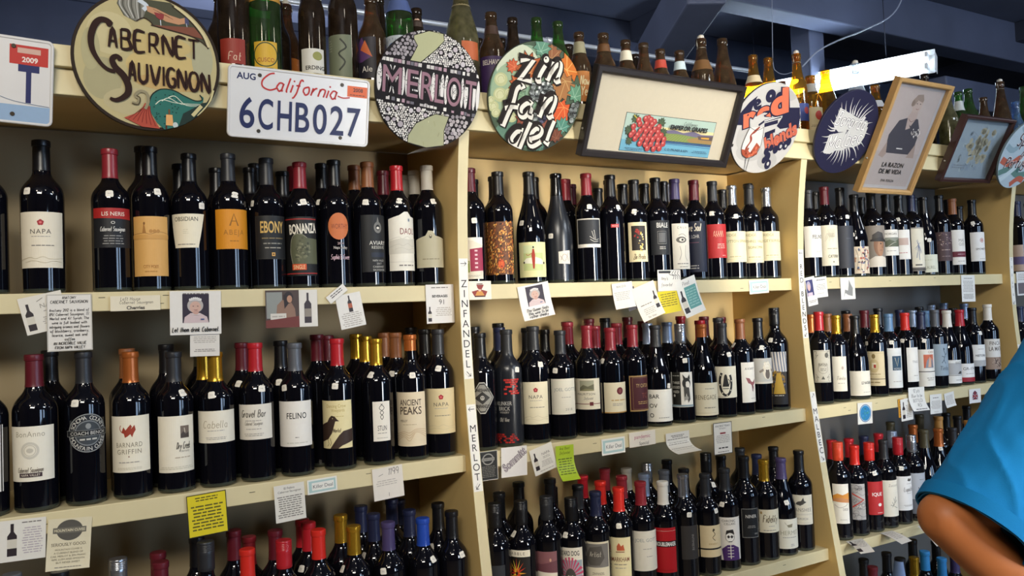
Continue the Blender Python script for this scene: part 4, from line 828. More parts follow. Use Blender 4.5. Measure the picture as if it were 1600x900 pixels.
# --- right bay, middle shelf
def d(c):
    c.bg('c2bdae'); framebox(c, 0, 0, .94, .95, '77736a', .8); [c.ln([(s*.44, .46*t), (s*.3, .44*t), (s*.36, .32*t), (s*.22, .36*t), (s*.4, .24*t)], 1.2, '6d6a62') for s in (-1, 1) for t in (-1, 1)]; ring(c, .02*c.w, -.08*c.h, 15, 1.2, '8d8a80'); c.t('RIOJA', .04, .06, .09, '77736a', .5); c.W(.04, -.1, .4, .1, 2, '8d8a80'); c.E(.24, .34, .1, .08, '55524a'); c.P([(-.1, -.4), (0, -.3), (.1, -.4)], '55524a')
bottle('C2', 1278.6, 488, 'r', 'red capped wine bottle with ornate grey label, leftmost on middle right shelf', (1272, 1297.5, 547.5, 598.5), d, None)
bottle('C2', 1305.5, 494, 'y', 'gold capped wine bottle, plain white label with small brown red star', (1297.5, 1323, 557.5, 612.5), lambda c: (c.bg('ebe5d4'), [c.P([(.24+.02*math.cos(a+.5), .17+.016*math.sin(a+.5)), (.24+.12*math.cos(a), .17+.08*math.sin(a)), (.24+.02*math.cos(a-.5), .17+.016*math.sin(a-.5))], '7a3424') for a in [k*PI/4 for k in range(8)]], c.hw('Tinto', .15, -.12, .1, 'a8a090', .5), c.W(.15, -.27, .4, .04, 1, LG)), None)
bottle('C2', 1335, 494.7, 'k', 'sloping black capped wine bottle, square white label with black capitals', (1329, 1353, 580.5, 621.5, 92), lambda c: (c.bg('ebe5d4'), c.t('LE NATUREL', .18, .02, .11, '2b2724', .62, b=.02), c.W(.2, -.36, .5, .05, 1, LG)), None, 'burg')
def d(c):
    c.bg('dccba4'); framebox(c, 0, .1, .9, .7, 'b09a6a', .7); c.E(.05, .08, .28, .2, 'cdb98a'); c.R(.06, .09, .24, .16, 'e6dcc0'); c.R(.1, .07, .12, .1, 'a8382a'); c.E(.05, .36, .1, .07, '8a7448'); c.W(.05, -.16, .7, .04, 1, '8a7448'); c.R(0, -.3, 1, .02, '4a3f2c'); c.W(.05, -.4, .6, .06, 1, '8a7448')
bottle('C2', 1365.8, 492.5, 'y', 'orange gold capped wine bottle, ornate tan label with red crest', (1350, 1382.5, 550, 604.5), d, (1354, 538))
bottle('C2', 1384, 490.6, 'S', 'steel blue capped wine bottle, white label with square blue letter mark', (1382.5, 1402, 544.5, 607.5, 74), lambda c: (c.bg('e2e2de'), c.R(.12, .12, .56, .36, '2a4a62'), c.ln([(-.02, .26), (.1, .04), (.22, .26)], 2, 'c9c4a8', False), c.t('VOYUR', .12, -.02, .05, 'd9d6cf', .44), c.W(.1, -.34, .5, .04, 1, LG)), (1393, 535))
bottle('C2', 1413, 489.7, 'R', 'bright red capped wine bottle, white label beginning halfway round', (1417.5, 1431.5, 543, 597, 62), lambda c: (c.bg('ebe8e0'), c.t('TRIO', .0, .08, .07, GY, .4, sp=1.2), c.W(0, -.32, .3, .04, 1, LG)), (1410, 533))
def d(c):
    c.bg('e9e5dc'); c.R(.04, .18, .64, .36, 'c9684a'); c.P([(-.2, .0), (-.1, .2), (.1, .3), (.3, .2), (.36, .0)], '8a8d98'); c.P([(-.04, .02), (.06, .3), (.2, .26), (.16, .02)], 'd9a88a'); c.ln([(.14, .36), (.2, .1), (.3, .0)], 1, '3a2f28'); c.t('CASA', .2, .43, .06, 'b07a4a', .4); c.R(0, -.1, 1, .02, '3a3632'); c.W(.1, -.3, .5, .1, 2, LG)
bottle('C2', 1438, 489, 'n', 'navy capped wine bottle, white label with orange and grey painted face', (1433, 1456, 546.5, 605, 82), d, (1444, 532.5))
bottle('C2', 1459.7, 484.4, 'g', 'dark grey capped wine bottle, blue grey label with dancing black figure', (1456, 1479, 538, 588, 86), lambda c: (c.bg('98a8b4'), [c.ln(p, 2., '3a4450') for p in ([(.0, .3), (.1, .16), (.0, .0), (.12, -.12)], [(.1, .16), (.26, .22), (.3, .36)], [(.06, .08), (-.12, .12)], [(.0, .0), (-.14, -.1)])], c.E(.02, .34, .04, .04, '3a4450'), c.hw('Tinta', .05, -.26, .12, '4a5560', .6)), None)
bottle('C2', 1478.6, 487, 'w', 'white capped sloping wine bottle, white label with grey middle band', (1478, 1499.5, 563, 600, 88), lambda c: (c.bg('e6e4de'), c.R(0, .12, 1, .5, 'b4b4b4'), c.t('BASTO', .12, .38, .1, '77746e', .5), c.P([(-.02, -.1), (.1, .0), (.28, .02), (.3, -.1)], '4a4844'), c.R(0, -.16, 1, .02, '55524c'), c.W(.1, -.36, .5, .06, 1, LG)), None, 'burg')
bottle('C2', 1498.6, 485.5, 'r', 'red capped sloping wine bottle, white label with red base', (1500, 1519.5, 568.5, 598, 84), lambda c: (c.bg('ebe8e4'), c.txt('GR-174', -.36*c.w, .22*c.h, 11, '2f2c2a', .9*c.w, al=-1), c.W(-.05, -.06, .5, .07, 1, LG), c.R(0, -.38, 1, .24, '9c2432')), None, 'burg')
bottle('C2', 1517.5, 482, 'k', 'black capped wine bottle, white over grey label, second from the right end', (1518, 1536.5, 539, 573, 72), lambda c: (c.bg('ebe9e4'), c.t('HISTORIA', .0, .0, .1, '2b2724', .7, b=.02), c.W(0, .3, .4, .06, 1, LG), c.R(0, -.36, 1, .28, 'b0b0b0')), (1532, 520))
def d(c):
    c.bg('dcd7cf'); c.t('FINCA', .0, .36, .12, '6a6058', .66, b=.01); c.t('LA MATA', .06, .18, .14, '6a6058', .86, b=.01); c.R(0, -.3, 1, .4, '9a8474'); blobs(c, .1, -.28, .34, .14, ['5d4a40', '77604f', 'b8a490'], 22, 4); c.ln([(-.1, -.12), (.0, -.3), (.2, -.38), (.3, -.2), (.2, -.1)], 2.4, '4a3a32')
bottle('C2', 1542, 475, 'w', 'cream capped wine bottle, pale label with brown picture, rightmost on middle right shelf', (1537, 1563, 530, 578, 92), d, None)

# --- right bay, lower shelf
def d(c):
    c.bg('ebe7dc'); c.P([(-.5, .2), (-.2, .26), (.1, .22), (.5, .28), (.5, .08), (-.5, .1)], 'd9923c'); c.P([(-.5, .12), (.0, .16), (.5, .1), (.5, .02), (-.5, .06)], 'c98a5a'); c.ln([(-.4, -.02), (-.1, -.1), (.3, -.04), (.36, .02)], .9, '55504a'); c.t('DIOS', .24, -.14, .06, GY, .3); c.W(.1, -.4, .4, .03, 1, LG)
bottle('C3', 1308, 691.7, 'o', 'orange red capped wine bottle, white label with orange sunset band', (1302, 1326.5, 757.5, 820.5), d, None, kind='screw')
def d(c):
    c.bg('b8b4b0'); [ring(c, random.uniform(-.4, .4)*c.w, random.uniform(-.45, .45)*c.h, random.uniform(4, 9), .9, '77737a') for _ in range(16)]; [c.ln([(-.5, .4-.2*k), (-.1, .48-.2*k), (.3, .38-.2*k), (.5, .44-.2*k)], .9, '6a666c') for k in range(5)]; c.ln([(-.5, .3), (.36, .06), (-.5, -.22)], 4.5, 'c4402f', False); c.t('DADA', .1, .36, .07, '3a3632', .4); c.t('ART', .15, -.12, .07, 'ebe7dc', .4)
bottle('C3', 1334, 695, 'R', 'bright red capped wine bottle, grey patterned label with red arrow shape', (1327, 1352, 757.5, 814.5), d, None)
bottle('C3', 1357, 691.7, 'R', 'bright red capped wine bottle, red label with white letters', (1356.5, 1375, 753.5, 806, 64), lambda c: (c.bg('c02a2c'), c.txt('IQUE', -.02*c.w, .12*c.h, 11, 'ece4dc', .6*c.w, b=.02), c.E(.1, -.2, .1, .05, 'ece4dc'), c.W(.1, -.44, .3, .03, 1, 'ece4dc')), (1366.5, 739), kind='screw')
def d(c):
    c.bg('eae3d2'); c.t('Zuccardi', .14, .36, .075, 'a8a08c', .6); [c.ln(p, 1.2, '2f3a2c') for p in ([(.0, -.24), (.14, -.14), (.3, -.06)], [(.1, -.2), (.0, -.1)], [(.14, -.14), (.1, .0)], [(.2, -.1), (.22, .04)], [(.1, -.22), (.34, -.28)], [(-.1, -.18), (.05, -.2)])]; c.R(0, -.42, 1, .16, '23211f') if False else None
bottle('C3', 1379, 688, 'd', 'dark grey capped wine bottle, cream label with black olive twig', (1374, 1398, 752, 809.5, 84), d, None)
def d(c):
    c.bg('ebe9e6'); c.E(.16, .38, .14, .03, '55504c'); c.E(.1, .4, .05, .04, '55504c'); c.E(.24, .4, .05, .04, '55504c'); c.W(.16, .28, .4, .03, 1, LG); c.hw('Lupatti', .1, .12, .12, '77706c', .6); c.W(.1, -.0, .3, .03, 1, LG); c.W(.05, -.36, .6, .06, 2, LG)
bottle('C3', 1402, 684, 'r', 'red screw capped wine bottle, white label with small crest, lower right shelf', (1398.5, 1421, 745.5, 799.5, 84), d, (1408.5, 732), kind='screw')
bottle('C3', 1421, 680.7, 's', 'silver capped wine bottle, two tone grey label, lower right shelf', (1421.5, 1440, 740.5, 805, 76), lambda c: (c.bg('6d7078'), c.R(0, .18, 1, .64, 'b4b8bf'), c.t('VINA', .1, .12, .07, '2b2724', .6, b=.02), c.W(.1, .34, .3, .03, 1, GY)), None, kind='screw')
bottle('C3', 1442.7, 672.7, 'e', 'olive black capped sloping wine bottle, lower right shelf', None, None, (1444, 732), 'burg')
bottle('C3', 1459, 671.7, 'c', 'copper capped sloping wine bottle beside the blue sleeve', None, None, (1470, 703), 'burg')
bottle('C3', 1487.7, 669, 'd', 'dark slate capped wine bottle beside the blue sleeve', None, None, None)
bottle('C3', 1513, 658, 't', 'tan capped wine bottle partly hidden by the blue sleeve', None, None, None)

# --- right bay, bottom shelf and the sliver of the next bay
bottle('C4', 1362, 862, 'm', 'burgundy capped dark wine bottle on the bottom shelf, left')
bottle('C4', 1405, 850, 'k', 'black capped wine bottle with pale blue label on the bottom shelf', (1385, 1420, 885, 930), lambda c: (c.bg('7f98c4'),), None, 'napa')
bottle('C4', 1444, 851, 'B', 'bright blue capped wine bottle standing on the bottom shelf')
bottle('C4', 1471, 872, 'B', 'bright blue capped wine bottle nearest the elbow, bottom shelf')
bottle('C4', 1428, 872, 'y', 'dull gold capped wine bottle on the bottom shelf', row=0)
bottle('C4', 1490, 866, 'p', 'mauve capped wine bottle under the forearm, bottom shelf')
bottle('D1', 1588, 316, 'n', 'navy capped wine bottle behind the far right divider, upper shelf', (1582, 1600, 382, 425), lambda c: (c.bg('b09a8c'), c.R(0, -.1, 1, .3, '5a5078')))
bottle('D1', 1606, 318, 'n', 'navy capped wine bottle at right edge of photo, upper shelf', (1600, 1620, 360, 425), lambda c: (c.bg('8d8aa8'), c.R(0, -.1, 1, .3, '3a3c68')))
bottle('D2', 1592, 480, 'n', 'navy capped wine bottle behind the far right divider, middle shelf', (1588, 1604, 535, 580), lambda c: (c.bg('b0605a'), c.R(0, .3, 1, .3, 'd9cfc0')))
bottle('D2', 1608, 478, 'n', 'dark capped wine bottle at right edge of photo, middle shelf')
bottle('D3', 1598, 640, 'k', 'black capped wine bottle hidden past the sleeve, lower shelf') if False else None

# ------------------------------------------------------------------ wine bottles behind the front rows
backs('A1', (1, 280, 256, 'k'), (1, 231, 232, 'k'), (1, 337.5, 267, 'k'), (1, 384.7, 263, 'k'), (2, 398, 258, 'k'), (1, 433, 271, 'k'), (1, 447, 261, 'M'), (1, 502, 256, 'k', {'st': (499, 316)}), (1, 552.8, 260.5, 'C'), (1, 591, 268, 'm'), (1, 646.7, 267, 'W'), (2, 632, 274, 'W'))
backs('A2', (1, 55.5, 547, 'k'), (1, 198, 547, 'C'), (1, 240, 540, 'k'), (1.5, 259.7, 544, 'k'), (2, 289, 533, 'e'), (2, 305.5, 545, 'y'), (1, 318, 555, 'y'), (1, 377.7, 535, 'm', {'st': (373, 599.5)}), (1, 438, 533, 'k', {'st': (436, 597)}), (1, 494.7, 522, 'm'), (2, 511, 524.7, 'm'), (1, 570.3, 526, 'y'), (2, 555.8, 522.5, 'y'), (2, 598.6, 519, 'C'), (1, 617.5, 521, 'C', {'st': (612, 584)}), (2, 642, 511, 'k'), (1, 663, 513.6, 'k'))
backs('A3', (1, 246.7, 861, 'm'), (1, 286.7, 806, 'k', {'H': .325}), (1, 356, 830, 'm'), (1, 365, 841, 'M'), (1, 424, 828, 'm'), (2, 472, 812, 'r'), (1, 479, 817, 'r', {'st': (471, 890)}), (1, 529.3, 806, 'y'), (2, 563.5, 790.7, 'n'), (1, 583, 802.7, 'n', {'st': (568, 872)}), (2, 597, 783, 'n'), (2, 617, 783, 'n'), (1, 639, 795.5, 'n'), (1, 684, 785, 'k', {'st': (674, 856)}))
backs('B1', (1, 738, 281, 'k'), (1, 754.8, 276, 'k'), (1, 844.5, 280, 'k'), (1, 882.5, 281, 'M'), (2, 892, 288, 'm'), (1, 905, 285, 'k'), (1, 926, 296, 'k'), (2, 937, 279, 'k'), (1, 972, 288, 'k'), (1, 1006, 288, 'k'), (1, 1033.6, 284, 'k'), (2, 1041, 288, 'n'), (1, 1084, 288, 'm'), (1, 1128, 296, 'k'), (1, 1179, 284, 'k'), (1, 1206.5, 319, 'k'))
backs('B2', (1, 740, 511, 'k'), (1, 763, 514, 'n', {'st': (761, 569)}), (2, 778, 506, 'k'), (1, 797, 507.4, 'k', {'st': (813, 560)}), (1, 821, 512, 'k'), (2, 850, 514.5, 'k'), (2, 874, 503, 'm'), (1, 886.7, 505, 'M'), (2, 906, 500, 'm'), (1, 929, 510, 'M'), (2, 934.5, 497.6, 'k'), (1, 963, 506, 'M'), (2, 970, 497, 'm'), (2, 991, 503, 'm'), (1, 1003.7, 507, 'l'), (1, 1032, 505, 'l'), (2, 1063, 494, 'r'), (1, 1093, 501, 'r'), (2, 1099.6, 494, 'm'), (1, 1115, 497.6, 'd'), (2, 1125.6, 495, 'm'))
backs('B3', (1, 779.6, 769, 'k'), (2, 810, 753, 'k'), (1, 859, 747.5, 'k', {'H': .325}), (1, 860.8, 765, 'k', {'k': 'screw', 'st': (865, 822)}), (1, 896.8, 758, 'd', {'st': (891, 818)}), (2, 909.8, 742, 'r'), (2, 933.6, 733.5, 'M'), (1, 934, 753, 'R'), (1, 963, 744, 'M', {'st': (976, 800)}), (2, 971, 733.5, 'W'), (2, 1000, 726.5, 's', {'k': 'screw'}), (1, 998, 742, 'l'), (1, 1032, 735, 'g'), (2, 1034.7, 721, 'k'), (1, 1064.8, 732, 'k'), (1, 1102, 695, 'k', {'k': 'screw', 'H': .325, 'st': (1115, 757)}), (1, 1126, 712.5, 'k'), (2, 1155.8, 701, 'd'), (1, 1184.5, 709, 'n'), (1, 1208, 698, 'k'))
backs('C1', (1, 1273, 300.5, 'k'), (1, 1344.6, 309.5, 'k'), (1, 1428, 310, 'k'), (1, 1480, 312, 'k'), (1, 1497, 323, 'k'), (2, 1505.4, 315.5, 'k', {'ring': 1}), (1, 1535.4, 330.5, 'k', {'ring': 1}))
backs('C2', (1, 1266, 492, 'c'), (1, 1292, 490, 'C'), (2, 1321, 485, 'k'), (1, 1323.6, 490.6, 'C'), (1, 1350, 484.4, 'm'), (1, 1371.4, 481, 'k'), (1, 1405, 485, 'n'), (1, 1419, 486, 'l'), (2, 1436, 479, 'k'), (1, 1448, 485, 'S'), (2, 1447, 477, 'l'), (1, 1468, 486, 'm'), (2, 1461.7, 479.4, 'w'), (2, 1474.4, 473, 'l'), (1, 1489, 481.7, 'k'), (2, 1505.6, 474.4, 'l'), (1, 1549, 484, 'C'))
backs('C3', (1, 1299, 688, 'r'), (1, 1326, 686, 'r'), (1, 1344, 682.7, 'n'), (1, 1367, 678, 'r'), (1, 1386.5, 676, 'l', {'k': 'screw'}), (2, 1391, 659, 'e'), (1, 1426, 665, 'c'), (2, 1436, 647.7, 'e'), (1, 1465.7, 650, 't'), (2, 1478, 645.7, 'k'), (1, 1495.7, 650, 'k'), (2, 1510, 633, 'k', {'H': .325}))
backs('C4', (1, 1348, 850, 'k'), (1, 1384, 845, 'k'), (1, 1420, 838, 'k'), (1, 1462, 846, 'k'))
SHORT = lambda dsc: dsc.split(',')[0]
def place_backs():
    jobs = []
    for key, row, xt, yt, ck, o in BACKS:
        near = min(FRONTS.get(key, [(0, 'front row')]), key=lambda f: abs(f[0]-xt))
        jobs.append((key, row, xt, yt, ck, o, near[1]))
    names = {}
    for j in jobs:
        key, row, xt, yt, ck, o, nd = j; s = int(key[1])
        base = '%s capped wine bottle in the back rows of the %s shelf, %s' % (CAPC[ck][1], LEVEL[s], SHELFNAME[key[0]])
        names.setdefault(base, []).append(j)
    ORD = ['leftmost', 'second from left', 'third from left', 'fourth from left', 'fifth from left', 'sixth from left', 'seventh from left', 'eighth from left', 'ninth from left', 'tenth from left', 'eleventh from left', 'twelfth from left']
    made = {}
    for j in jobs:
        key, row, xt, yt, ck, o, nd = j
        r = made[id(j)] = bottle(key, xt, yt, ck, 'wine bottle', None, None, o.get('st'), o.get('shape', 'bdx'), o.get('k', 'long'), row=row, H=o.get('H'))
        if r and o.get('ring'):
            bm = bmesh.new(); add_lathe(bm, [(.236, .0168), (.25, .0160)], 20); bm_obj('neck_band', bm, mat('c9cdd4', .4), r)
    for base, js in names.items():
        js = sorted([j for j in js if made[id(j)]], key=lambda j: j[2]); c = base.split(' capped')[0]
        tail = 'back rows, %s shelf, %s' % (base.split('of the ')[1].split(' shelf')[0], base.split('shelf, ')[1])
        for i, j in enumerate(js):
            pos = 'lone %s cap' % c if len(js) == 1 else ('rightmost %s cap' % c if i == len(js)-1 else '%s %s cap' % (ORD[i], c))
            made[id(j)]['label'] = 'wine bottle, %s in %s' % (pos, tail)
place_backs()

# ------------------------------------------------------------------ signs leaning on the header board
def signpose(X, Z, t, rot, h, fwd=0.):
    az, ay = (.448, 1.765) if .051*math.tan(t) > .015 else (.499, 1.745)
    y0 = 1.69-h/2*math.sin(t); ay -= fwd
    k = (ay+az*math.tan(t))/(y0+Z*math.tan(t))
    return k, Vector((k*X, k*y0, CZ+k*Z)), (Matrix.Rotation(t, 4, 'X') @ Matrix.Rotation(-rot, 4, 'Y')).to_euler()
def flat(front, step=.00005): return lambda u, v, l: (u, front-l*step, v)
def disc_sign(label, X, Z, t, r, edge, draw, fwd=0., rot=0., holes=True):
    k, loc, eul = signpose(X, Z, t, rot, 2*r, fwd); r *= k
    root = thing('round_sign', label, 'sign', loc, 'round painted wine signs on the header'); root.rotation_euler = eul
    bm = bmesh.new(); n = 96; rings = []
    for y, rr in ((.004, r-.001), (.003, r), (-.003, r), (-.004, r-.001)): rings.append([bm.verts.new((rr*math.cos(i*2*PI/n), y, rr*math.sin(i*2*PI/n))) for i in range(n)])
    for A, B in zip(rings, rings[1:]):
        for i in range(n): bm.faces.new((A[i], A[(i+1) % n], B[(i+1) % n], B[i]))
    bm.faces.new(rings[0]); bm.faces.new(rings[-1])
    bm_obj('board', bm, mat(edge, .5), root)
    c = Can(2000*r, 2000*r); c.rr = r*1000; draw(c)
    cl = clip_disc(c, r*1000-.8)
    link('painting', c.mesh('painting', flat(-.0042), .6, spec=.15), root); return root
def clip_disc(c, r):
    """trim painted shapes that run over the rim"""
    for i, (x, y, l) in enumerate(c.v):
        d = math.hypot(x, y)
        if d > r: c.v[i] = (x*r/d, y*r/d, l)
def pxmap(c, cx, cy, rx, ry, dx=0., dy=0.):
    """read shapes off a zoomed view of the sign: its centre and radii there"""
    return lambda *pts: [((x-cx)/rx*c.rr, (cy-y)/ry*c.rr) for x, y in pts]
def pebbles(c, inside, n, rmin, rmax, cols, tries=9):
    pts = []
    for _ in range(n*tries):
        x, y = random.uniform(-c.rr, c.rr), random.uniform(-c.rr, c.rr)
        if math.hypot(x, y) > c.rr-2 or not inside(x, y): continue
        r = random.uniform(rmin, rmax)
        if all((x-a)**2+(y-b)**2 > (r+q+.35)**2 for a, b, q in pts):
            pts.append((x, y, r)); m = random.choice((5, 6, 7)); o = random.random()*6
            c.add([(x+r*1.08*math.cos(o+i*2*PI/m), y+r*1.08*math.sin(o+i*2*PI/m)) for i in range(m)], [range(m)], random.choice(cols))
            if len(pts) >= n: break
    c.up()
def cobble(c, inside, s, cols, big, avoid):
    """close-set stones on a shaken honeycomb, with a few round ones let in"""
    bigs = []
    for _ in range(400):
        if len(bigs) >= big: break
        x, y, r = random.uniform(-c.rr, c.rr), random.uniform(-c.rr, c.rr), random.uniform(4.6, 7)
        if math.hypot(x, y) < c.rr-r and inside(x, y) and all(math.hypot(x-a, y-b) > r+q+2 for a, b, q in bigs):
            bigs.append((x, y, r)); c.add([(x+r*math.cos(i*2*PI/12), y+r*math.sin(i*2*PI/12)) for i in range(12)], [range(12)], random.choice(avoid))
    for j in range(int(2*c.rr/(s*.87))+1):
        for i in range(int(2*c.rr/s)+1):
            x = -c.rr+(i+.5*(j % 2))*s+random.uniform(-.2, .2)*s; y = -c.rr+j*s*.87+random.uniform(-.2, .2)*s
            if math.hypot(x, y) > c.rr-1.5 or not inside(x, y) or any(math.hypot(x-a, y-b) < q+s*.45 for a, b, q in bigs): continue
            m = random.choice((5, 6, 7)); o = random.random()*6; r = s*random.uniform(.40, .5)
            c.add([(x+r*math.cos(o+k*2*PI/m), y+r*math.sin(o+k*2*PI/m)) for k in range(m)], [range(m)], random.choice(cols))
    c.up()
def inpoly(poly):
    def f(x, y):
        ok = False; j = len(poly)-1
        for i in range(len(poly)):
            xi, yi = poly[i]; xj, yj = poly[j]
            if (yi > y) != (yj > y) and x < (xj-xi)*(y-yi)/(yj-yi)+xi: ok = not ok
            j = i
        return ok
    return f

def cabernet(c):
    m = pxmap(c, 905, 375, 462, 440); r = c.rr
    c.ell(0, 0, r, r, '2b2018', 72); c.ell(0, 0, r*.955, r*.955, 'b5a87c', 72)
    for x, y, a, b, col in ((-.5, .35, .3, .3, 'bfb389'), (.2, -.05, .5, .25, 'c2ac74'), (-.6, -.3, .25, .3, 'a49c78'), (.75, .1, .15, .3, 'a8a486'), (-.2, -.6, .4, .2, 'b3a781'), (.1, .25, .5, .16, 'bda872'), (.3, -.28, .5, .12, 'bb9d68'), (-.75, .1, .12, .3, 'aaa27c')): c.ell(x*r, y*r, a*r, b*r, col, 26)
    # the drinker at the top: grey hair, hand, glass, table
    c.poly(m((735, -20), (720, 30), (760, 100), (830, 130), (890, 95), (930, 120), (935, 140), (1050, 160), (1200, 185), (1290, 235), (1240, 130), (1150, 50), (1050, -20)), '4a4a3a')
    c.poly(m((735, -20), (725, 30), (770, 105), (840, 128), (880, 95), (900, 40), (880, -20)), '77756c')
    for k in range(9): c.line(m((745+16*k, -15), (740+17*k, 40), (790+10*k, 110)), 2.2, ['b0aea6', '4f4d46', '8d8a80'][k % 3], True)
    c.line(m((850, -10), (900, 20), (880, 50)), 8, 'c4ccd4', True)
    c.poly(m((900, 20), (960, 30), (1040, 60), (1110, 75), (1140, 65), (1150, 100), (1100, 115), (1020, 105), (960, 75), (905, 55)), 'b98a68')
    for k in range(4): c.line(m((940+25*k, 35+9*k), (1000+22*k, 62+8*k)), .9, '7a5340')
    c.poly(m((1140, 60), (1165, 65), (1168, 110), (1142, 105)), '4a4a66'); c.poly(m((945, 55), (1010, 60), (1005, 90), (985, 100), (960, 85)), '8a3a3c')
    c.line(m((985, 100), (988, 135)), 1.6, 'c4ccd4'); c.line(m((965, 143), (1010, 140)), 2, 'c4ccd4'); c.line(m((1150, 100), (1160, 150)), 1.4, 'a8b0b8'); c.line(m((1130, 155), (1185, 152)), 2, 'a8b0b8')
    c.poly(m((930, 140), (1060, 130), (1200, 120), (1265, 190), (1200, 180), (1060, 158)), '7a4a3a')
    c.line(m((925, 140), (1050, 158), (1200, 185), (1295, 245)), 2., '33241a', True); c.line(m((1075, 0), (1180, 70), (1260, 160), (1295, 240)), 5, 'c9bd92', True); c.line(m((1060, 0), (1165, 72), (1245, 165), (1290, 250)), 1.6, '33241a', True)
    c.line(m((835, 128), (880, 100), (920, 118), (938, 140)), 2, '33241a', True)
    # foot: dotted green swirl, drape, bottle and glass
    c.poly(m((905, 640), (925, 585), (980, 545), (1060, 545), (1130, 575), (1200, 600), (1245, 590), (1235, 560), (1255, 575), (1250, 605), (1200, 640), (1120, 690), (1140, 760), (1090, 800), (1000, 805), (950, 760), (915, 700)), '2f6a60')
    c.line(m((905, 640), (925, 585), (980, 545), (1060, 545), (1130, 575), (1200, 600), (1245, 590), (1230, 558)), 2.4, '1c2a26', True)
    for _ in range(34):
        x, y = random.uniform(930, 1090), random.uniform(560, 780)
        if (x-1010)**2/95**2+(y-660)**2/118**2 < 1: q = m((x, y))[0]; c.add([(q[0]-1.2, q[1]-1.2), (q[0]+1.2, q[1]-1.2), (q[0]+1.2, q[1]+1.2), (q[0]-1.2, q[1]+1.2)], [(0, 1, 2, 3)], '1c3f3a')
    c.up()
    for k in range(3): c.line(m((945+40*k, 645-25*k), (990+40*k, 612-15*k), (1080+30*k, 625+5*k), (1240, 620+6*k)), 1.8, 'cfd4c0', True, lambda t: 1-.6*t)
    c.poly(m((1120, 690), (1250, 610), (1290, 600), (1250, 690), (1180, 760), (1100, 800)), '23332e')
    c.line(m((1180, 700), (1240, 630)), 7, 'c2b788', True); c.line(m((1215, 700), (1290, 610), (1320, 520)), 4, 'c2b788', True)
    c.poly(m((750, 745), (850, 700), (880, 640), (905, 660), (915, 710), (970, 800), (860, 795)), 'a84a3a')
    for k in range(7): c.line(m((775+28*k, 750+6*k), (830+14*k, 705), (880+5*k, 660)), 1.3, '7a2a24', True)
    c.line(m((800, 645), (830, 650), (845, 620), (820, 600), (850, 570), (890, 580), (900, 630), (880, 680)), 5.5, '8d8468', True); c.line(m((800, 650), (838, 655), (850, 615), (828, 600)), 2, '4a3f2c', True)
    c.poly(m((1010, 705), (1050, 705), (1055, 775), (1008, 775)), 'd9a468'); c.line(m((1030, 705), (1030, 670)), 3, '6d4a30'); c.ell(*m((1068, 770))[0], 5, 6, 'b9c4c0', 14); c.line(m((1010, 800), (1010, 775)), 3, '4a2a20')
    # letters
    B = '2a1510'
    c.line(m((688, 168), (660, 148), (620, 148), (585, 185), (562, 260), (570, 340), (610, 410), (655, 450), (702, 462)), 10, B, True, lambda t: .7+.5*math.sin(PI*min(1, t*1.3))); c.ell(*m((672, 163))[0], 6, 7, B, 14)
    c.line(m((740, 375), (710, 362), (685, 385), (700, 430), (750, 480), (778, 540), (775, 590), (740, 625), (700, 640), (668, 630)), 9.5, B, True, lambda t: .55+.8*math.sin(PI*t)); c.ell(*m((730, 378))[0], 5, 4.5, B, 12)
    for s, x0, x1, y0, y1, h, in (('ABERNET', 655, 1245, 258, 258, 122), ('AUVIGNON', 775, 1305, 455, 472, 122)):
        st, w = hand_strokes(s)
        for p in st:
            q = [(x0+(x1-x0)*a/w, (y0+(y1-y0)*a/w)-(b-4.5)/9*h+(a/w-.5)*18) for a, b in p]
            c.line(m(*q), 5.4, B, True, lambda t: .75+.5*math.sin(PI*t), up=False)
        c.up()
disc_sign('round beige sign with brown lettering, a drinker above and green swirl below', .186, .503, .07, .131, '2b2018', cabernet)

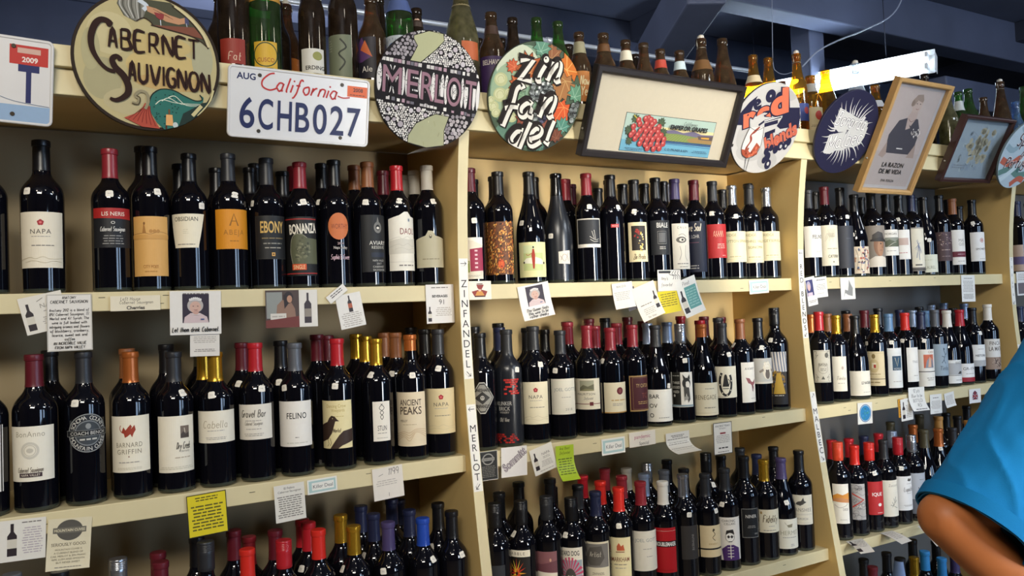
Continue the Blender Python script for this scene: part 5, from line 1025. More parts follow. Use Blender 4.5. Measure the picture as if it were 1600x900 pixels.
def merlot(c):
    m = pxmap(c, 1073, 552, 327, 368); r = c.rr; BK = '1d191b'
    c.ell(0, 0, r, r, BK, 72); WH = ['d9d5cf', 'c9c4c0', 'b9b4b2', 'e2ded8']
    band_t = lambda x: -.06*x+r*.44; band_b = lambda x: -.1*x-r*.34
    top = m((960, 230), (1050, 190), (1140, 195), (1148, 240), (1100, 300), (1050, 350), (1010, 390), (945, 385), (985, 290), (960, 250))
    bot = m((950, 905), (955, 850), (1000, 770), (1080, 720), (1120, 700), (1205, 710), (1180, 800), (1185, 905), (1073, 922))
    it, ib = inpoly(top), inpoly(bot)
    left = lambda x, y: x < -.28*r
    BIG = ['b9aeb4', 'a9a0a6', 'c4bcc0']
    cobble(c, lambda x, y: y > band_t(x)+1 and not it(x, y) and not left(x, y), 5.4, WH, 7, BIG)
    cobble(c, lambda x, y: y > band_t(x)+1 and not it(x, y) and left(x, y), 9.5, ['8d858a', '9a9296', 'a8a0a4'], 0, BIG)
    cobble(c, lambda x, y: y < band_b(x)-1 and not ib(x, y) and x < .35*r, 5.4, WH, 9, BIG)
    cobble(c, lambda x, y: y < band_b(x)-1 and not ib(x, y) and x >= .35*r, 11, ['8d858a', 'a59c9e', 'b4acae'], 0, BIG)
    c.poly(top, 'b0b08a'); c.line(top+top[:1], 2, BK); c.poly(bot, 'a4a584'); c.line(bot, 2, BK)
    for P_, n_ in ((top, 22), (bot, 26)):
        f = inpoly(P_)
        for _ in range(n_):
            x, y = random.uniform(-r, r), random.uniform(-r, r)
            if f(x, y): c.line([(x, y), (x+random.uniform(-5, 5), y+random.uniform(-14, 14))], 1.6, random.choice(['c2c19c', '9a9b76', '8f9070']), up=False)
        c.up()
    R_ = 1.02
    c.poly([(-r, band_t(-r)), (r, band_t(r)), (r, band_b(r)), (-r, band_b(-r))], BK)
    for off, f in ((-8, band_t), (8, band_b)):
        x = -r*.9
        while x < r*.92:
            w = random.uniform(6, 9)
            if random.random() < .86: y = f(x)+off; c.add([(x, y-4), (x+w, y-4.4), (x+w, y+4), (x, y+4)], [(0, 1, 2, 3)], random.choice(WH+['6d6a72', '8d7a84', 'b0909c']))
            x += w+random.choice([1.2, 1.5, 5])
    c.up()
    # lettering band: scrolled white ground, mauve capitals
    tb = lambda x: band_t(x)-17; bb = lambda x: band_b(x)+17
    xs = [-.97, -.82, -.56, -.42, -.3, -.12, .02, .12, .3, .42, .62, .72, .82, .97]
    x = -r*.98
    while x < r*.97:
        w = random.uniform(9, 14); h0, h1 = bb(x)+2, tb(x)-2
        c.ell(x+w/2, (h0+h1)/2, w/2-.5, (h1-h0)/2, 'dcd8d4', 18, False); x += w
    c.up()
    for _ in range(150):
        x = random.uniform(-.95, .95)*r; y = random.uniform(bb(x)+6, tb(x)-6); a = random.uniform(0, 6); q = random.uniform(1.6, 4)
        c.line([(x+q*math.cos(a+t)*(1-t/8), y+q*math.sin(a+t)*(1-t/8)) for t in (0, .9, 1.8, 2.7, 3.6, 4.5)], .9, BK, True, up=False)
    c.up()
    for ch, x, w in zip('MERLOT', (-.70, -.32, -.04, .19, .47, .80), (.34, .20, .24, .18, .28, .22)):
        X = x*r; yc = (tb(X)+bb(X))/2; H = tb(X)-bb(X)-1
        v, f, tw = text_tris(ch, .06)
        for col, g in ((BK, 1.14), ('94707c', 1.)):
            bold = .085 if col == BK else .0
            v, f, tw = text_tris(ch, bold); kx = w*r/tw*(1.08 if col == BK else 1); ky = H/.74*(1.03 if col == BK else .98)
            c.add([(X+a*kx, yc+b*ky-.08*a*kx) for a, b in v], f, col); c.up()
disc_sign('round sign of pebble patterns with mauve capitals across a black band', .765, .504, .227, .129, '1d191b', merlot, .004)

def leaf(c, x, y, s, rot, col, vein):
    pts = [(0, 1.1), (.18, .7), (.5, .85), (.45, .45), (.95, .4), (.7, .05), (.9, -.35), (.45, -.3), (.3, -.75), (0, -.5), (-.3, -.75), (-.45, -.3), (-.9, -.35), (-.7, .05), (-.95, .4), (-.45, .45), (-.5, .85), (-.18, .7)]
    co, si = math.cos(rot), math.sin(rot); q = lambda a, b: (x+s*(co*a-si*b), y+s*(si*a+co*b))
    c.poly([q(a*1.07, b*1.07) for a, b in pts], '2a211c'); c.poly([q(a, b) for a, b in pts], col)
    for e in ((0, .9), (.65, .3), (-.65, .3), (.5, -.4), (-.5, -.4)): c.line([q(0, -.3), q(*e)], s*.05, vein, up=False)
    c.up()
def zin(c):
    m = pxmap(c, 398, 470, 308, 372); r = c.rr
    c.ell(0, 0, r, r, '4a5a48', 72); c.ell(-.25*r, .1*r, r*.72, r*.8, '7f9a80', 40); c.ell(-.45*r, .5*r, .45*r, .4*r, 'c2c8b0', 30); c.ell(-.6*r, .05*r, .35*r, .5*r, '94a88a', 26); c.ell(-.3*r, -.7*r, .5*r, .25*r, '5f7f6c', 24); c.ell(.3*r, -.78*r, .5*r, .2*r, '3a3f38', 24)
    for x, y, q in ((160, 380, 42), (165, 480, 44), (130, 560, 34), (150, 600, 30), (255, 620, 32), (110, 520, 24), (215, 460, 26)):
        p = m((x, y))[0]; s = q/308*r; c.ell(*p, s, s*.9, 'b4b688', 18); c.ell(p[0]-s*.1, p[1]+s*.1, s*.7, s*.6, 'c6c69c', 16); c.line([(p[0]+s*.5*math.cos(t), p[1]+s*.5*math.sin(t)) for t in (0, 1, 2, 3, 4)], 1, '94966c', True)
    L = lambda x, y, s, rot, col, v: leaf(c, *m((x, y))[0], s/308*r, rot, col, v)
    L(330, 290, 92, .4, 'a85a34', 'c98a54'); L(470, 180, 70, .1, '8a5a3c', 'b08a60'); L(400, 145, 62, -.3, '5f8a74', '9abba4'); L(600, 240, 92, -.7, 'c26c2c', 'e8a860'); L(225, 285, 42, 1.2, 'c05a3a', 'd98a60'); L(270, 400, 60, .8, 'b05a34', 'd08a5c')
    L(575, 370, 94, 2.9, '9a6a40', 'b8925c'); L(665, 420, 62, -.4, '5d8a70', '94b49c'); L(580, 540, 80, 2.6, 'c4542c', 'e08a54'); L(595, 650, 56, -.3, '4f8070', '8fb0a0'); L(330, 620, 54, .3, '8a4a3a', 'a86a54'); L(480, 690, 70, 1., '8a5040', 'a8705a'); L(560, 720, 50, .4, '6d4030', '8a5a44'); L(460, 800, 40, 2., '4a6a5c', '7f9a8a'); L(300, 480, 50, 2.2, '6d8a6c', '94ac8c')
    for x, y in [(370, 400), (400, 372), (435, 382), (468, 372), (485, 400), (455, 410), (415, 408), (365, 440), (402, 440), (440, 440), (478, 432), (500, 425), (375, 475), (408, 478), (380, 600), (405, 610), (400, 580), (430, 590)]:
        p = m((x, y))[0]; c.ell(*p, 9, 10, '2a2a2c', 14, False); c.ell(*p, 7.6, 8.6, 'b9c0bc', 14, False)
    c.up()
    for x, y in [(400, 372), (435, 382), (468, 372), (415, 408), (402, 440), (440, 440)]: p = m((x, y))[0]; c.ell(p[0]-2, p[1]+2, 3, 3.4, 'd8dcd8', 10, False)
    for x, y in [(655, 500), (680, 490), (645, 535), (672, 525), (650, 575), (670, 560), (655, 600), (640, 560)]:
        p = m((x, y))[0]; c.ell(*p, 8, 9, '2a2a2c', 12, False); c.ell(*p, 6.8, 7.8, 'b0b8b4', 12, False)
    for x, y in [(440, 600), (465, 605), (520, 545), (505, 575), (450, 625)]: p = m((x, y))[0]; c.ell(*p, 8, 8, '3c3a4c', 12, False); c.ell(*p, 6.4, 6.6, '6a6880', 12, False)
    c.up()
    ST = {'z1': [(262, 232), (345, 225), (268, 362), (350, 358)], 'i1': [(425, 245), (400, 300), (388, 350), (412, 350)], 'n1': [(475, 215), (465, 290), (450, 345)], 'n1b': [(462, 300), (500, 235), (525, 225), (528, 270), (510, 340), (538, 330)],
     'f': [(300, 420), (285, 400), (255, 430), (240, 520), (215, 600), (192, 680)], 'fb': [(195, 555), (240, 540), (285, 540)], 'a': [(370, 520), (340, 505), (300, 545), (300, 590), (330, 600), (365, 540), (360, 590), (385, 600)], 'n2': [(450, 455), (440, 530), (425, 595)], 'n2b': [(437, 540), (480, 470), (515, 455), (515, 500), (490, 585), (520, 575)],
     'd': [(330, 700), (290, 705), (255, 760), (270, 800), (300, 790), (330, 720)], 'db': [(370, 635), (340, 730), (315, 825)], 'e': [(385, 745), (440, 720), (450, 685), (420, 670), (385, 710), (380, 770), (405, 795), (455, 760)], 'l': [(528, 610), (505, 690), (490, 765), (515, 775)]}
    sharp = ('z1', 'l', 'db')
    for wd, col, dx, dy in ((21, '221b18', 3, -4), (21, '221b18', -4, 5), (14.5, 'dcd7cc', 2, -2), (5, '2c2521', -2.4, 3.2)):
        for k_, p in ST.items():
            q = [(a+dx, b+dy) for a, b in m(*p)]; c.line(q, wd, col, k_ not in sharp, up=False)
        p = m((432, 210))[0]; s = wd*.55; c.ell(p[0]+dx*.5, p[1]+dy*.5, s, s, col, 12, False); c.up()
disc_sign('round sign painted with autumn leaves, grapes and white script in three rows', 1.041, .512, .30, .130, '3a3f34', zin, .004)

def blends(c):
    m = pxmap(c, 377, 448, 267, 350); r = c.rr; NV = '23223a'; CO = 'c8694c'
    c.ell(0, 0, r, r, 'b9b6b2', 72)
    for x, y, a, b in ((-.3, -.55, .4, .2), (.3, .75, .35, .12), (-.6, -.2, .2, .3), (.3, -.7, .3, .2)): c.ell(x*r, y*r, a*r, b*r, random.choice(['c6c3be', 'a9a6a3', 'adaaa6']), 22)
    c.poly(m((118, 448), (140, 360), (190, 270), (240, 215), (225, 300), (215, 440)), NV); c.poly(m((475, 300), (520, 270), (630, 235), (644, 330), (640, 420), (560, 420), (490, 440), (455, 420), (480, 350)), NV)
    c.line(m((310, 430), (345, 395), (470, 345)), 7, NV); c.line(m((355, 425), (455, 385)), 12, NV); c.line(m((345, 395), (470, 340), (480, 300)), 3, 'dcd8d2'); c.poly(m((375, 480), (450, 440), (455, 470), (420, 480), (425, 520), (385, 530)), NV)
    for wd, col in ((13, NV), (0, 0)):
        if wd: c.txt('e', *m((250, 262))[0], 38, NV, b=.08, rot=.4); c.txt('o', *m((340, 185))[0], 42, NV, b=.09); c.txt('d', *m((410, 190))[0], 40, NV, b=.08)
    for ch, x, y, h in (('r', 220, 372, 44), ('e', 320, 318, 44), ('d', 425, 235, 58)):
        p = m((x, y))[0]
        for b_, col in ((.1, NV), (.055, CO)): c.txt(ch, p[0], p[1], h*1.25, col, b=b_, rot=.35, sx=1.35)
    p = m((510, 490))[0]
    for b_, col in ((.085, NV), (.045, 'b8604a')): c.txt('blends', p[0], p[1], 44, col, 132, b=b_, rot=.52)
    for x, y, s in ((430, 620, 10), (450, 660, 12), (470, 720, 13), (500, 600, 11), (530, 570, 12), (570, 560, 12), (590, 530, 11), (430, 690, 9), (460, 590, 9)): p = m((x, y))[0]; c.ell(*p, s, s*1.2, NV, 16)
    for x, y, s in ((470, 715, 5), (535, 572, 5), (575, 565, 4)): p = m((x, y))[0]; c.ell(*p, s, s*1.2, 'b9b6b2', 12)
    # the glass and the pour
    g = m((245, 450), (230, 520), (222, 600), (240, 660), (285, 685), (340, 660), (368, 590), (362, 500), (352, 440)); c.poly(g, 'cbc8c3'); c.poly(m((222, 620), (240, 660), (285, 685), (340, 660), (366, 590), (330, 560), (300, 640), (262, 625)), '9a4a34')
    for _ in range(16): p = m((random.uniform(240, 350), random.uniform(600, 670)))[0]; c.ell(*p, random.uniform(3, 6), random.uniform(3, 6), random.choice(['b8604a', '7a3424', 'c8694c']), 10, False)
    c.up(); c.line(m((320, 440), (290, 480), (268, 510), (280, 550), (262, 600), (260, 630)), 8, '8a4030', True, lambda t: .6+.5*math.sin(9*t)**2); c.line(g, 1.8, '2c2a30', True); c.line(m((245, 450), (300, 470), (352, 440)), 1.4, '2c2a30', True)
    c.line(m((280, 685), (285, 790)), 1.8, '2c2a30'); c.line(m((305, 685), (303, 790)), 1.8, '2c2a30'); c.ell(*m((147, 598))[0], 3, 5, '3a3836', 10)
disc_sign('round pale grey sign with orange letters, pouring bottle and wine glass', 1.805, .493, .435, .131, '4a4846', blends, .006)

def malbec(c):
    m = pxmap(c, 272, 420, 218, 285); r = c.rr; NV = '24233c'; PL = 'c4c2be'
    c.ell(0, 0, r, r, NV, 72)
    for k in range(34):
        a = k*2*PI/34+random.uniform(-.05, .05); q0, q1 = r*.42, r*random.uniform(.66, .9)
        c.line([(q0*math.cos(a), q0*math.sin(a)), ((q0+q1)/2*math.cos(a+.05), (q0+q1)/2*math.sin(a+.05)), (q1*math.cos(a), q1*math.sin(a))], 7, PL, True, lambda t: max(.05, 1-t), up=False)
    c.up()
    for x0, x1, y0, y1, dr in ((-.52, .62, .28, .06, 0), (-.56, .66, -.36, -.02, 0)):
        pts = [(x0*r, (y0-.16)*r)]+[((x0+(x1-x0)*t)*r, (y0+(y1-y0)*t-.2-.05*(i % 2))*r) for i, t in enumerate([.05, .2, .35, .5, .65, .8, .95])]+[(x1*r, (y1-.05)*r), (x1*r, (y1+.2)*r), (x0*r, (y0+.26)*r)]
        c.poly(pts, PL)
    for s, x, y, h, rot, w in (('Bonarda', .06, .28, .30, -.06, 1.1), ('Malbec', .06, -.16, .34, .22, 1.15)):
        st, wd = hand_strokes(s); co, si = math.cos(rot), math.sin(rot)
        for t_, col, dx, dy in ((13, 'd6d4d0', 0, 0), (8.5, NV, 0, 0), (5.4, 'dedcd8', 0, 0)):
            for p in st:
                q = []
                for a, b in p:
                    u = (a/wd-.5)*w*r; v = (b-4.5)/9*h*r; q.append((x*r+co*u-si*v+.2*v+dx, y*r+si*u+co*v+dy))
                c.line(q, t_, col, True, up=False)
            c.up()
    c.hand('y', .0, .06*r, 16, NV, wd=.18)
    for x, y in ((-.92, -.5), (.55, -.62)): c.ell(x*r, y*r, 3, 3, PL, 10)
disc_sign('round dark navy sign with pale script lettering and sun rays', 2.148, .507, .493, .131, '24233c', malbec, .002)

def spain(c):
    r = c.rr; CO = 'b0604e'
    c.ell(0, 0, r, r, 'a8b8c0', 72)
    for p, w, col in (([(-.9, -.2), (-.4, -.3), (0, -.1), (.5, -.3), (.9, -.1)], 26, CO), ([(-.8, -.6), (-.3, -.45), (.2, -.6), (.7, -.5)], 24, '5f7f78'), ([(-.6, -.8), (-.2, -.5), (.1, -.2), (.3, .2)], 22, 'b9c8cc'), ([(-.2, .9), (.1, .5), (.5, .6), (.9, .3)], 20, CO), ([(-.9, .2), (-.5, .1), (-.2, .5), (-.5, .8)], 22, '8aa0a8'), ([(.0, -.9), (.3, -.7), (.6, -.75)], 22, CO), ([(.4, -.1), (.7, .0), (.95, -.3)], 22, 'c4d0d2')):
        c.line([(x*r, y*r) for x, y in p], w, col, True)
    c.ell(.1*r, -.42*r, 12, 14, '4a6a66', 18)
    for s, x, y, h in (('Spain', .0, .45, .34), ('&', .05, .08, .26), ('Portugal', .02, -.22, .3)):
        for d, col, wd in ((1.2, 'd8c8c0', .2), (0, '2a2230', .12)): c.hand(s, x*r+d, y*r+d, h*r, col, 1.5*r, wd=wd, sh=.3, rot=.1)
disc_sign('round pale blue and coral sign with dark script at the right edge', 3.13, .50, .47, .128, '6a7a80', spain, .055)

# ------------------------------------------------------------------ licence plates
def plate(label, X, Z, t, rot, w, h, draw, fwd=0.):
    k, loc, eul = signpose(X, Z, t, rot, h, fwd); w *= k; h *= k
    root = thing('license_plate', label, 'license plate', loc, 'licence plates on the header'); root.rotation_euler = eul
    bm = bmesh.new()
    def rr(w, h, r, y): 
        return [(sx*(w/2-r)+r*math.cos(a), y, sz*(h/2-r)+r*math.sin(a)) for sx, sz, a0 in ((1, 1, 0), (-1, 1, PI/2), (-1, -1, PI), (1, -1, 1.5*PI)) for a in [a0+i*PI/12 for i in range(7)]]
    rings = [[bm.verts.new(p) for p in rr(w-2*i, h-2*i, max(.003, .011-i), y)] for i, y in ((0, .002), (0, -.001), (.0015, -.0026), (.004, -.0026), (.0058, -.0012))]
    for A, B in zip(rings, rings[1:]):
        for i in range(len(A)): bm.faces.new((A[i], A[(i+1) % len(A)], B[(i+1) % len(A)], B[i]))
    bm.faces.new(rings[0]); bm.faces.new(rings[-1]); bm_obj('metal_plate', bm, mat('d8d5d2', .35, .1, .04, 20.), root, smooth=False)
    c = Can(w*1000, h*1000); draw(c); link('lettering', c.mesh('lettering', flat(-.0014, .0001), .4), root)
    for sx in (-1, 1):
        for sz in (-1, 1):
            bm = bmesh.new(); bmesh.ops.create_cone(bm, cap_ends=True, segments=14, radius1=.0042, radius2=.0036, depth=.0022, matrix=Matrix.Rotation(PI/2, 4, 'X'))
            bm_obj('screw', bm, mat('4a4238', .4, .8), root, (sx*w*.29, -.0024, sz*h*.39))
    return root
def dcal(c):
    B = '1d2350'
    c.txt('AUG', -.38*c.w, .36*c.h, 13, B, b=.025); c.R(.405, .31, .15, .16, 'd9622a'); c.txt('2008', .41*c.w, .335*c.h, 8, '2b1a14', b=.02); c.W(.405, .26, .11, .03, 1, '6a3a24')
    st = [[(-.19, .44), (-.225, .42), (-.27, .33), (-.27, .24), (-.22, .2), (-.17, .24)]]
    c.hand('alifornia', .05*c.w, .285*c.h, 30, 'b8281f', .45*c.w, wd=.12, sh=.28, rot=-.04, sx=1.25)
    for p in st: c.line([(x*c.w, y*c.h) for x, y in p], 3.4, 'b8281f', True)
    c.line([(.26*c.w, .22*c.h), (.30*c.w, .2*c.h), (.35*c.w, .215*c.h)], 2.6, 'b8281f', True)
    for ch, x in zip('6CHB027', (-.36, -.235, -.105, .02, .145, .27, .395)): c.txt(ch, (x-.01)*c.w, -.14*c.h, .42*c.h, B, .1*c.w, b=.012)
plate('white license plate with red California script and blue 6CHB027', .478, .441, .191, -.009, .297, .143, dcal)
def dt(c):
    c.txt('T', .37*c.w, -.02*c.h, .42*c.h, '23285a', .11*c.w, b=.03); c.R(.37, .3, .2, .22, 'b8322a'); c.txt('2009', .375*c.w, .25*c.h, 9, 'e6d9cf', b=.03); c.R(.37, .35, .12, .06, 'c9a494'); c.R(0, -.38, .98, .2, '8fa8c4'); c.ln([(-.4, -.2), (.1, -.16), (.3, -.24), (.48, -.27)], 1, '6a7a90')
plate('white license plate ending in T with a red 2009 sticker, cut by left edge', -.122, .4465, .19, -.04, .297, .152, dt)

# ------------------------------------------------------------------ framed pictures
PANE = clear_glass('picture_glass', (.97, .98, .98), .01, (.6, .6, .6), .03)
def framed(label, X, Z, t, rot, w, h, fw, col, draw, fwd=0., depth=.022, cat='picture', inner=None):
    k, loc, eul = signpose(X, Z, t, rot, h, fwd); w *= k; h *= k
    root = thing('framed_picture', label, cat, loc); root.rotation_euler = eul
    bm = bmesh.new(); prof = [(0, .004), (0, -depth+.003), (.003, -depth), (fw*.7, -depth), (fw, -depth+.006), (fw, .004)]
    rings = [[bm.verts.new((sx*(w/2-i), y, sz*(h/2-i))) for sx, sz in ((1, 1), (-1, 1), (-1, -1), (1, -1))] for i, y in prof]
    for A, B in zip(rings, rings[1:]+rings[:1]):
        for i in range(4): bm.faces.new((A[i], A[(i+1) % 4], B[(i+1) % 4], B[i]))
    bm_obj('frame', bm, mat(col, .35, 0, .15, 30., .5), root)
    iw, ih = w-2*fw+.004, h-2*fw+.004
    bm = bmesh.new(); add_box(bm, -iw/2, iw/2, -.004, .002, -ih/2, ih/2); bm_obj('backing_board', bm, mat('8a7a60', .7), root)
    c = Can(iw*1000, ih*1000); draw(c); link('print', c.mesh('print', flat(-.0045, .00012), .6, clip=(iw*1000, ih*1000)), root)
    bm = bmesh.new(); vs = [bm.verts.new((sx*iw/2, -depth*.62, sz*ih/2)) for sx, sz in ((-1, -1), (1, -1), (1, 1), (-1, 1))]; bm.faces.new(vs); bm_obj('glass_pane', bm, PANE, root)
    for s in (-1, 1):
        bm = bmesh.new(); bmesh.ops.create_uvsphere(bm, u_segments=8, v_segments=6, radius=.0035); bm_obj('frame_screw', bm, mat('b8b4ac', .3, .9), root, (s*(w/2+.001), -.006, -h*.2))
    return root
def emperor(c):
    c.bg('c4b8a2'); X, Y, W_, H_ = .065, -.22, .66, .5
    f = lambda x, y: ((X+x*W_)*c.w, (Y+y*H_)*c.h)
    c.rect(*f(0, 0), W_*c.w+3, H_*c.h+3, '33302e'); c.rect(*f(0, 0), W_*c.w, H_*c.h, '8fb4b8'); c.poly([f(-.5, .5), f(.5, .5), f(.5, .12), f(-.5, .12)], 'a8bcb0'); c.poly([f(-.1, .22), f(.5, .22), f(.5, .02), f(-.1, .02)], 'e0cf98')
    c.poly([f(-.1, .12), f(.04, .18), f(.15, .12), f(.26, .19), f(.36, .12), f(.5, .14), f(.5, .0), f(-.1, .0)], '6d6480'); c.poly([f(-.1, .06), f(.1, .08), f(.3, .04), f(.5, .08), f(.5, -.14), f(-.1, -.14)], '7a8a4a'); c.poly([f(.2, -.04), f(.36, .06), f(.5, .04), f(.5, -.12), f(.24, -.12)], '9a7a48'); c.poly([f(.32, .08), f(.5, .1), f(.5, -.02), f(.34, -.02)], '5a4a48'); c.poly([f(.36, .05), f(.46, .06), f(.46, .01), f(.37, .01)], 'd09a3a')
    for k in range(8): c.line([f(-.06+.035*k, -.13), f(.02+.03*k, .05)], .8, 'a8ac5a', up=False)
    c.up(); c.poly([f(-.1, -.13), f(.5, -.13), f(.5, -.2), f(-.1, -.2)], '24406a'); c.poly([f(-.5, -.2), f(.5, -.2), f(.5, -.5), f(-.5, -.5)], '6aa4bc'); c.line([f(-.05, -.22), f(.5, -.24)], 1.6, '2f5f8a'); c.line([f(-.05, -.17), f(.5, -.17)], .8, '5f88a8')
    for x, y, s, rot in ((-.4, .36, 14, .5), (-.12, .33, 15, -.3), (-.44, .05, 16, 1.2), (-.08, .08, 14, -1.), (-.42, -.22, 13, 2.2)): leaf(c, *f(x, y), s, rot, '3f4f38', '5f7048')
    c.line([f(-.43, .46), f(-.37, .34)], 3, 'b8a83c')
    G = [(-.37, .34), (-.27, .42), (-.2, .34), (-.3, .4), (-.24, .38), (-.35, .24), (-.28, .27), (-.22, .27), (-.14, .22), (-.41, .16), (-.3, .17), (-.24, .16), (-.18, .14), (-.4, .02), (-.33, .06), (-.27, .07), (-.21, .05), (-.14, .08), (-.42, -.06), (-.35, -.05), (-.28, -.06), (-.22, -.04), (-.15, -.03), (-.1, .0), (-.37, -.15), (-.3, -.16), (-.24, -.15), (-.18, -.13), (-.12, -.12), (-.06, -.1), (-.31, -.27), (-.25, -.28), (-.19, -.26), (-.12, -.25), (-.06, -.22), (-.22, -.38), (-.15, -.38), (-.09, -.35)]
    for x, y in G:
        p = f(x, y); c.ell(*p, 9, 9, '7a1f22', 14, False)
        c.L += .25; c.ell(p[0], p[1]+.4, 8.2, 8.2, 'b03a38', 14, False); c.L += .25; c.ell(p[0]-2, p[1]+2.4, 3, 3, 'd88a80', 8, False); c.L += .1
    c.up(); p = f(.2, .385); c.hand('California', *p, 10, '2b2724', .26*W_*c.w*1.2, wd=.1, sh=.3); c.txt('EMPEROR GRAPES', *f(.19, .26), 12, '1b1a1a', .56*W_*c.w, b=.05, sh=.12)
    c.txt('C. D. PRUNER & SON', *f(.1, -.36), 6.5, '1d2f4a', .28*W_*c.w, b=.01); c.words(*f(.37, -.36), .2*W_*c.w, 8, 2, '2f4a64', .4); c.words(*f(-.36, -.43), .22*W_*c.w, 8, 2, '2f4a64', .4)
framed('wide black framed picture with cream mat and red grapes crate label', 1.433, .491, .42, -.006, .502, .227, .019, '221d1e', emperor, .012)
def eva(c):
    c.bg('a8a6aa'); c.R(0, 0, .88, .93, 'a49a98'); c.R(0, .16, .86, .6, 'ab9f9c')
    c.P([(-.26, -.15), (-.3, .02), (-.2, .16), (-.02, .2), (.16, .19), (.28, .08), (.3, -.15)], '3c3a44'); c.P([(-.36, -.18), (-.28, -.04), (-.22, -.16), (-.26, -.2)], '96847c'); c.P([(.2, -.18), (.3, -.04), (.36, -.18)], '96847c')
    c.P([(-.06, .2), (.0, .14), (.06, .12), (.12, .2), (.1, .27), (-.02, .27)], 'a89690'); c.P([(-.02, .08), (-.06, .2), (.06, .1)], 'a89690'); c.E(.04, .32, .095, .075, 'ac9a92'); c.P([(-.06, .3), (-.08, .36), (-.02, .41), (.08, .42), (.13, .37), (.12, .345), (.02, .36), (-.02, .31)], '8a7a70'); c.E(-.06, .33, .03, .03, '7a6a62')
    c.E(.02, .33, .012, .005, '4a4040'); c.E(.085, .33, .012, .005, '4a4040'); c.ln([(.03, .283), (.06, .278), (.09, .285)], 1.6, '7a4a48'); c.ln([(-.04, .185), (.03, .16), (.1, .185)], 1.6, '6a4a4a'); blobs(c, .2, .06, .1, .05, ['cfcac4', 'b4aea8', 'e0dcd8'], 30, 3.2); c.R(0, -.1, .12, .01, 'd0ccc8')
    B = '1f1c1e'
    for s, y, w in (('LA RAZON', -.26, .66), ('DE MI VIDA', -.325, .66)): c.t(s, .0, y, .044, B, w, b=.018, sp=1.06)
    c.t('EVA PERON', .0, -.415, .024, B, .38, b=.015, sp=1.1)
framed('tall pale wooden frame holding a grey cover with a woman in dark dress', 2.389, .502, .480, .001, .275, .365, .016, 'b08c5a', eva, .016)
def amap(c):
    c.bg('94a0a8'); blobs(c, 0, 0, .46, .46, ['8a98a4', '9aa6ac', '8f9ca6', 'a3adb0'], 40, 14); blobs(c, .1, .05, .28, .3, ['a49c84', 'aca48c', '9c967f'], 40, 16); c.ln([(-.2, .3), (.1, .1), (.0, -.2), (.2, -.35)], .8, '7a8088'); c.ln([(-.1, -.3), (.3, -.1), (.35, .3)], .8, '7f8a8a'); c.W(-.2, -.3, .3, .08, 2, '7f868c')
framed('dark brown framed faded blue map beside the pale wooden frame', 2.837, .501, .492, .021, .294, .234, .014, '3a2320', amap, .004)

# ------------------------------------------------------------------ empty beer bottles along the top
def lab_on(root, shape, H, R, P, lab, draw, name='label'):
    x, Y, zs = P; th = -math.atan2(x, Y); d = math.hypot(x, Y); b = -th; ym = (lab[2]+lab[3])/2
    zm = onY((lab[0]+lab[1])/2, ym, Y)[2]-zs; r = rad(shape, H, max(.01, zm))
    ang = lambda px: th+math.asin(max(-.99, min(.99, d*math.sin(bear(px, ym)-b)/r)))
    aL, aR = ang(lab[0]), ang(lab[1])
    if len(lab) > 4: aR = aL+lab[4]/1000/r
    z1, z0 = onY(lab[0], lab[2], Y)[2]-zs, onY(lab[0], lab[3], Y)[2]-zs; z0 = max(z0, .014)
    c = Can((aR-aL)*r*1000, (z1-z0)*1000); draw(c)
    link(name, c.mesh(name, wrap(shape, H, r, (aL+aR)/2, (z0+z1)/2), cut=4, clip=(c.w*1.01, c.h*1.2)), root)
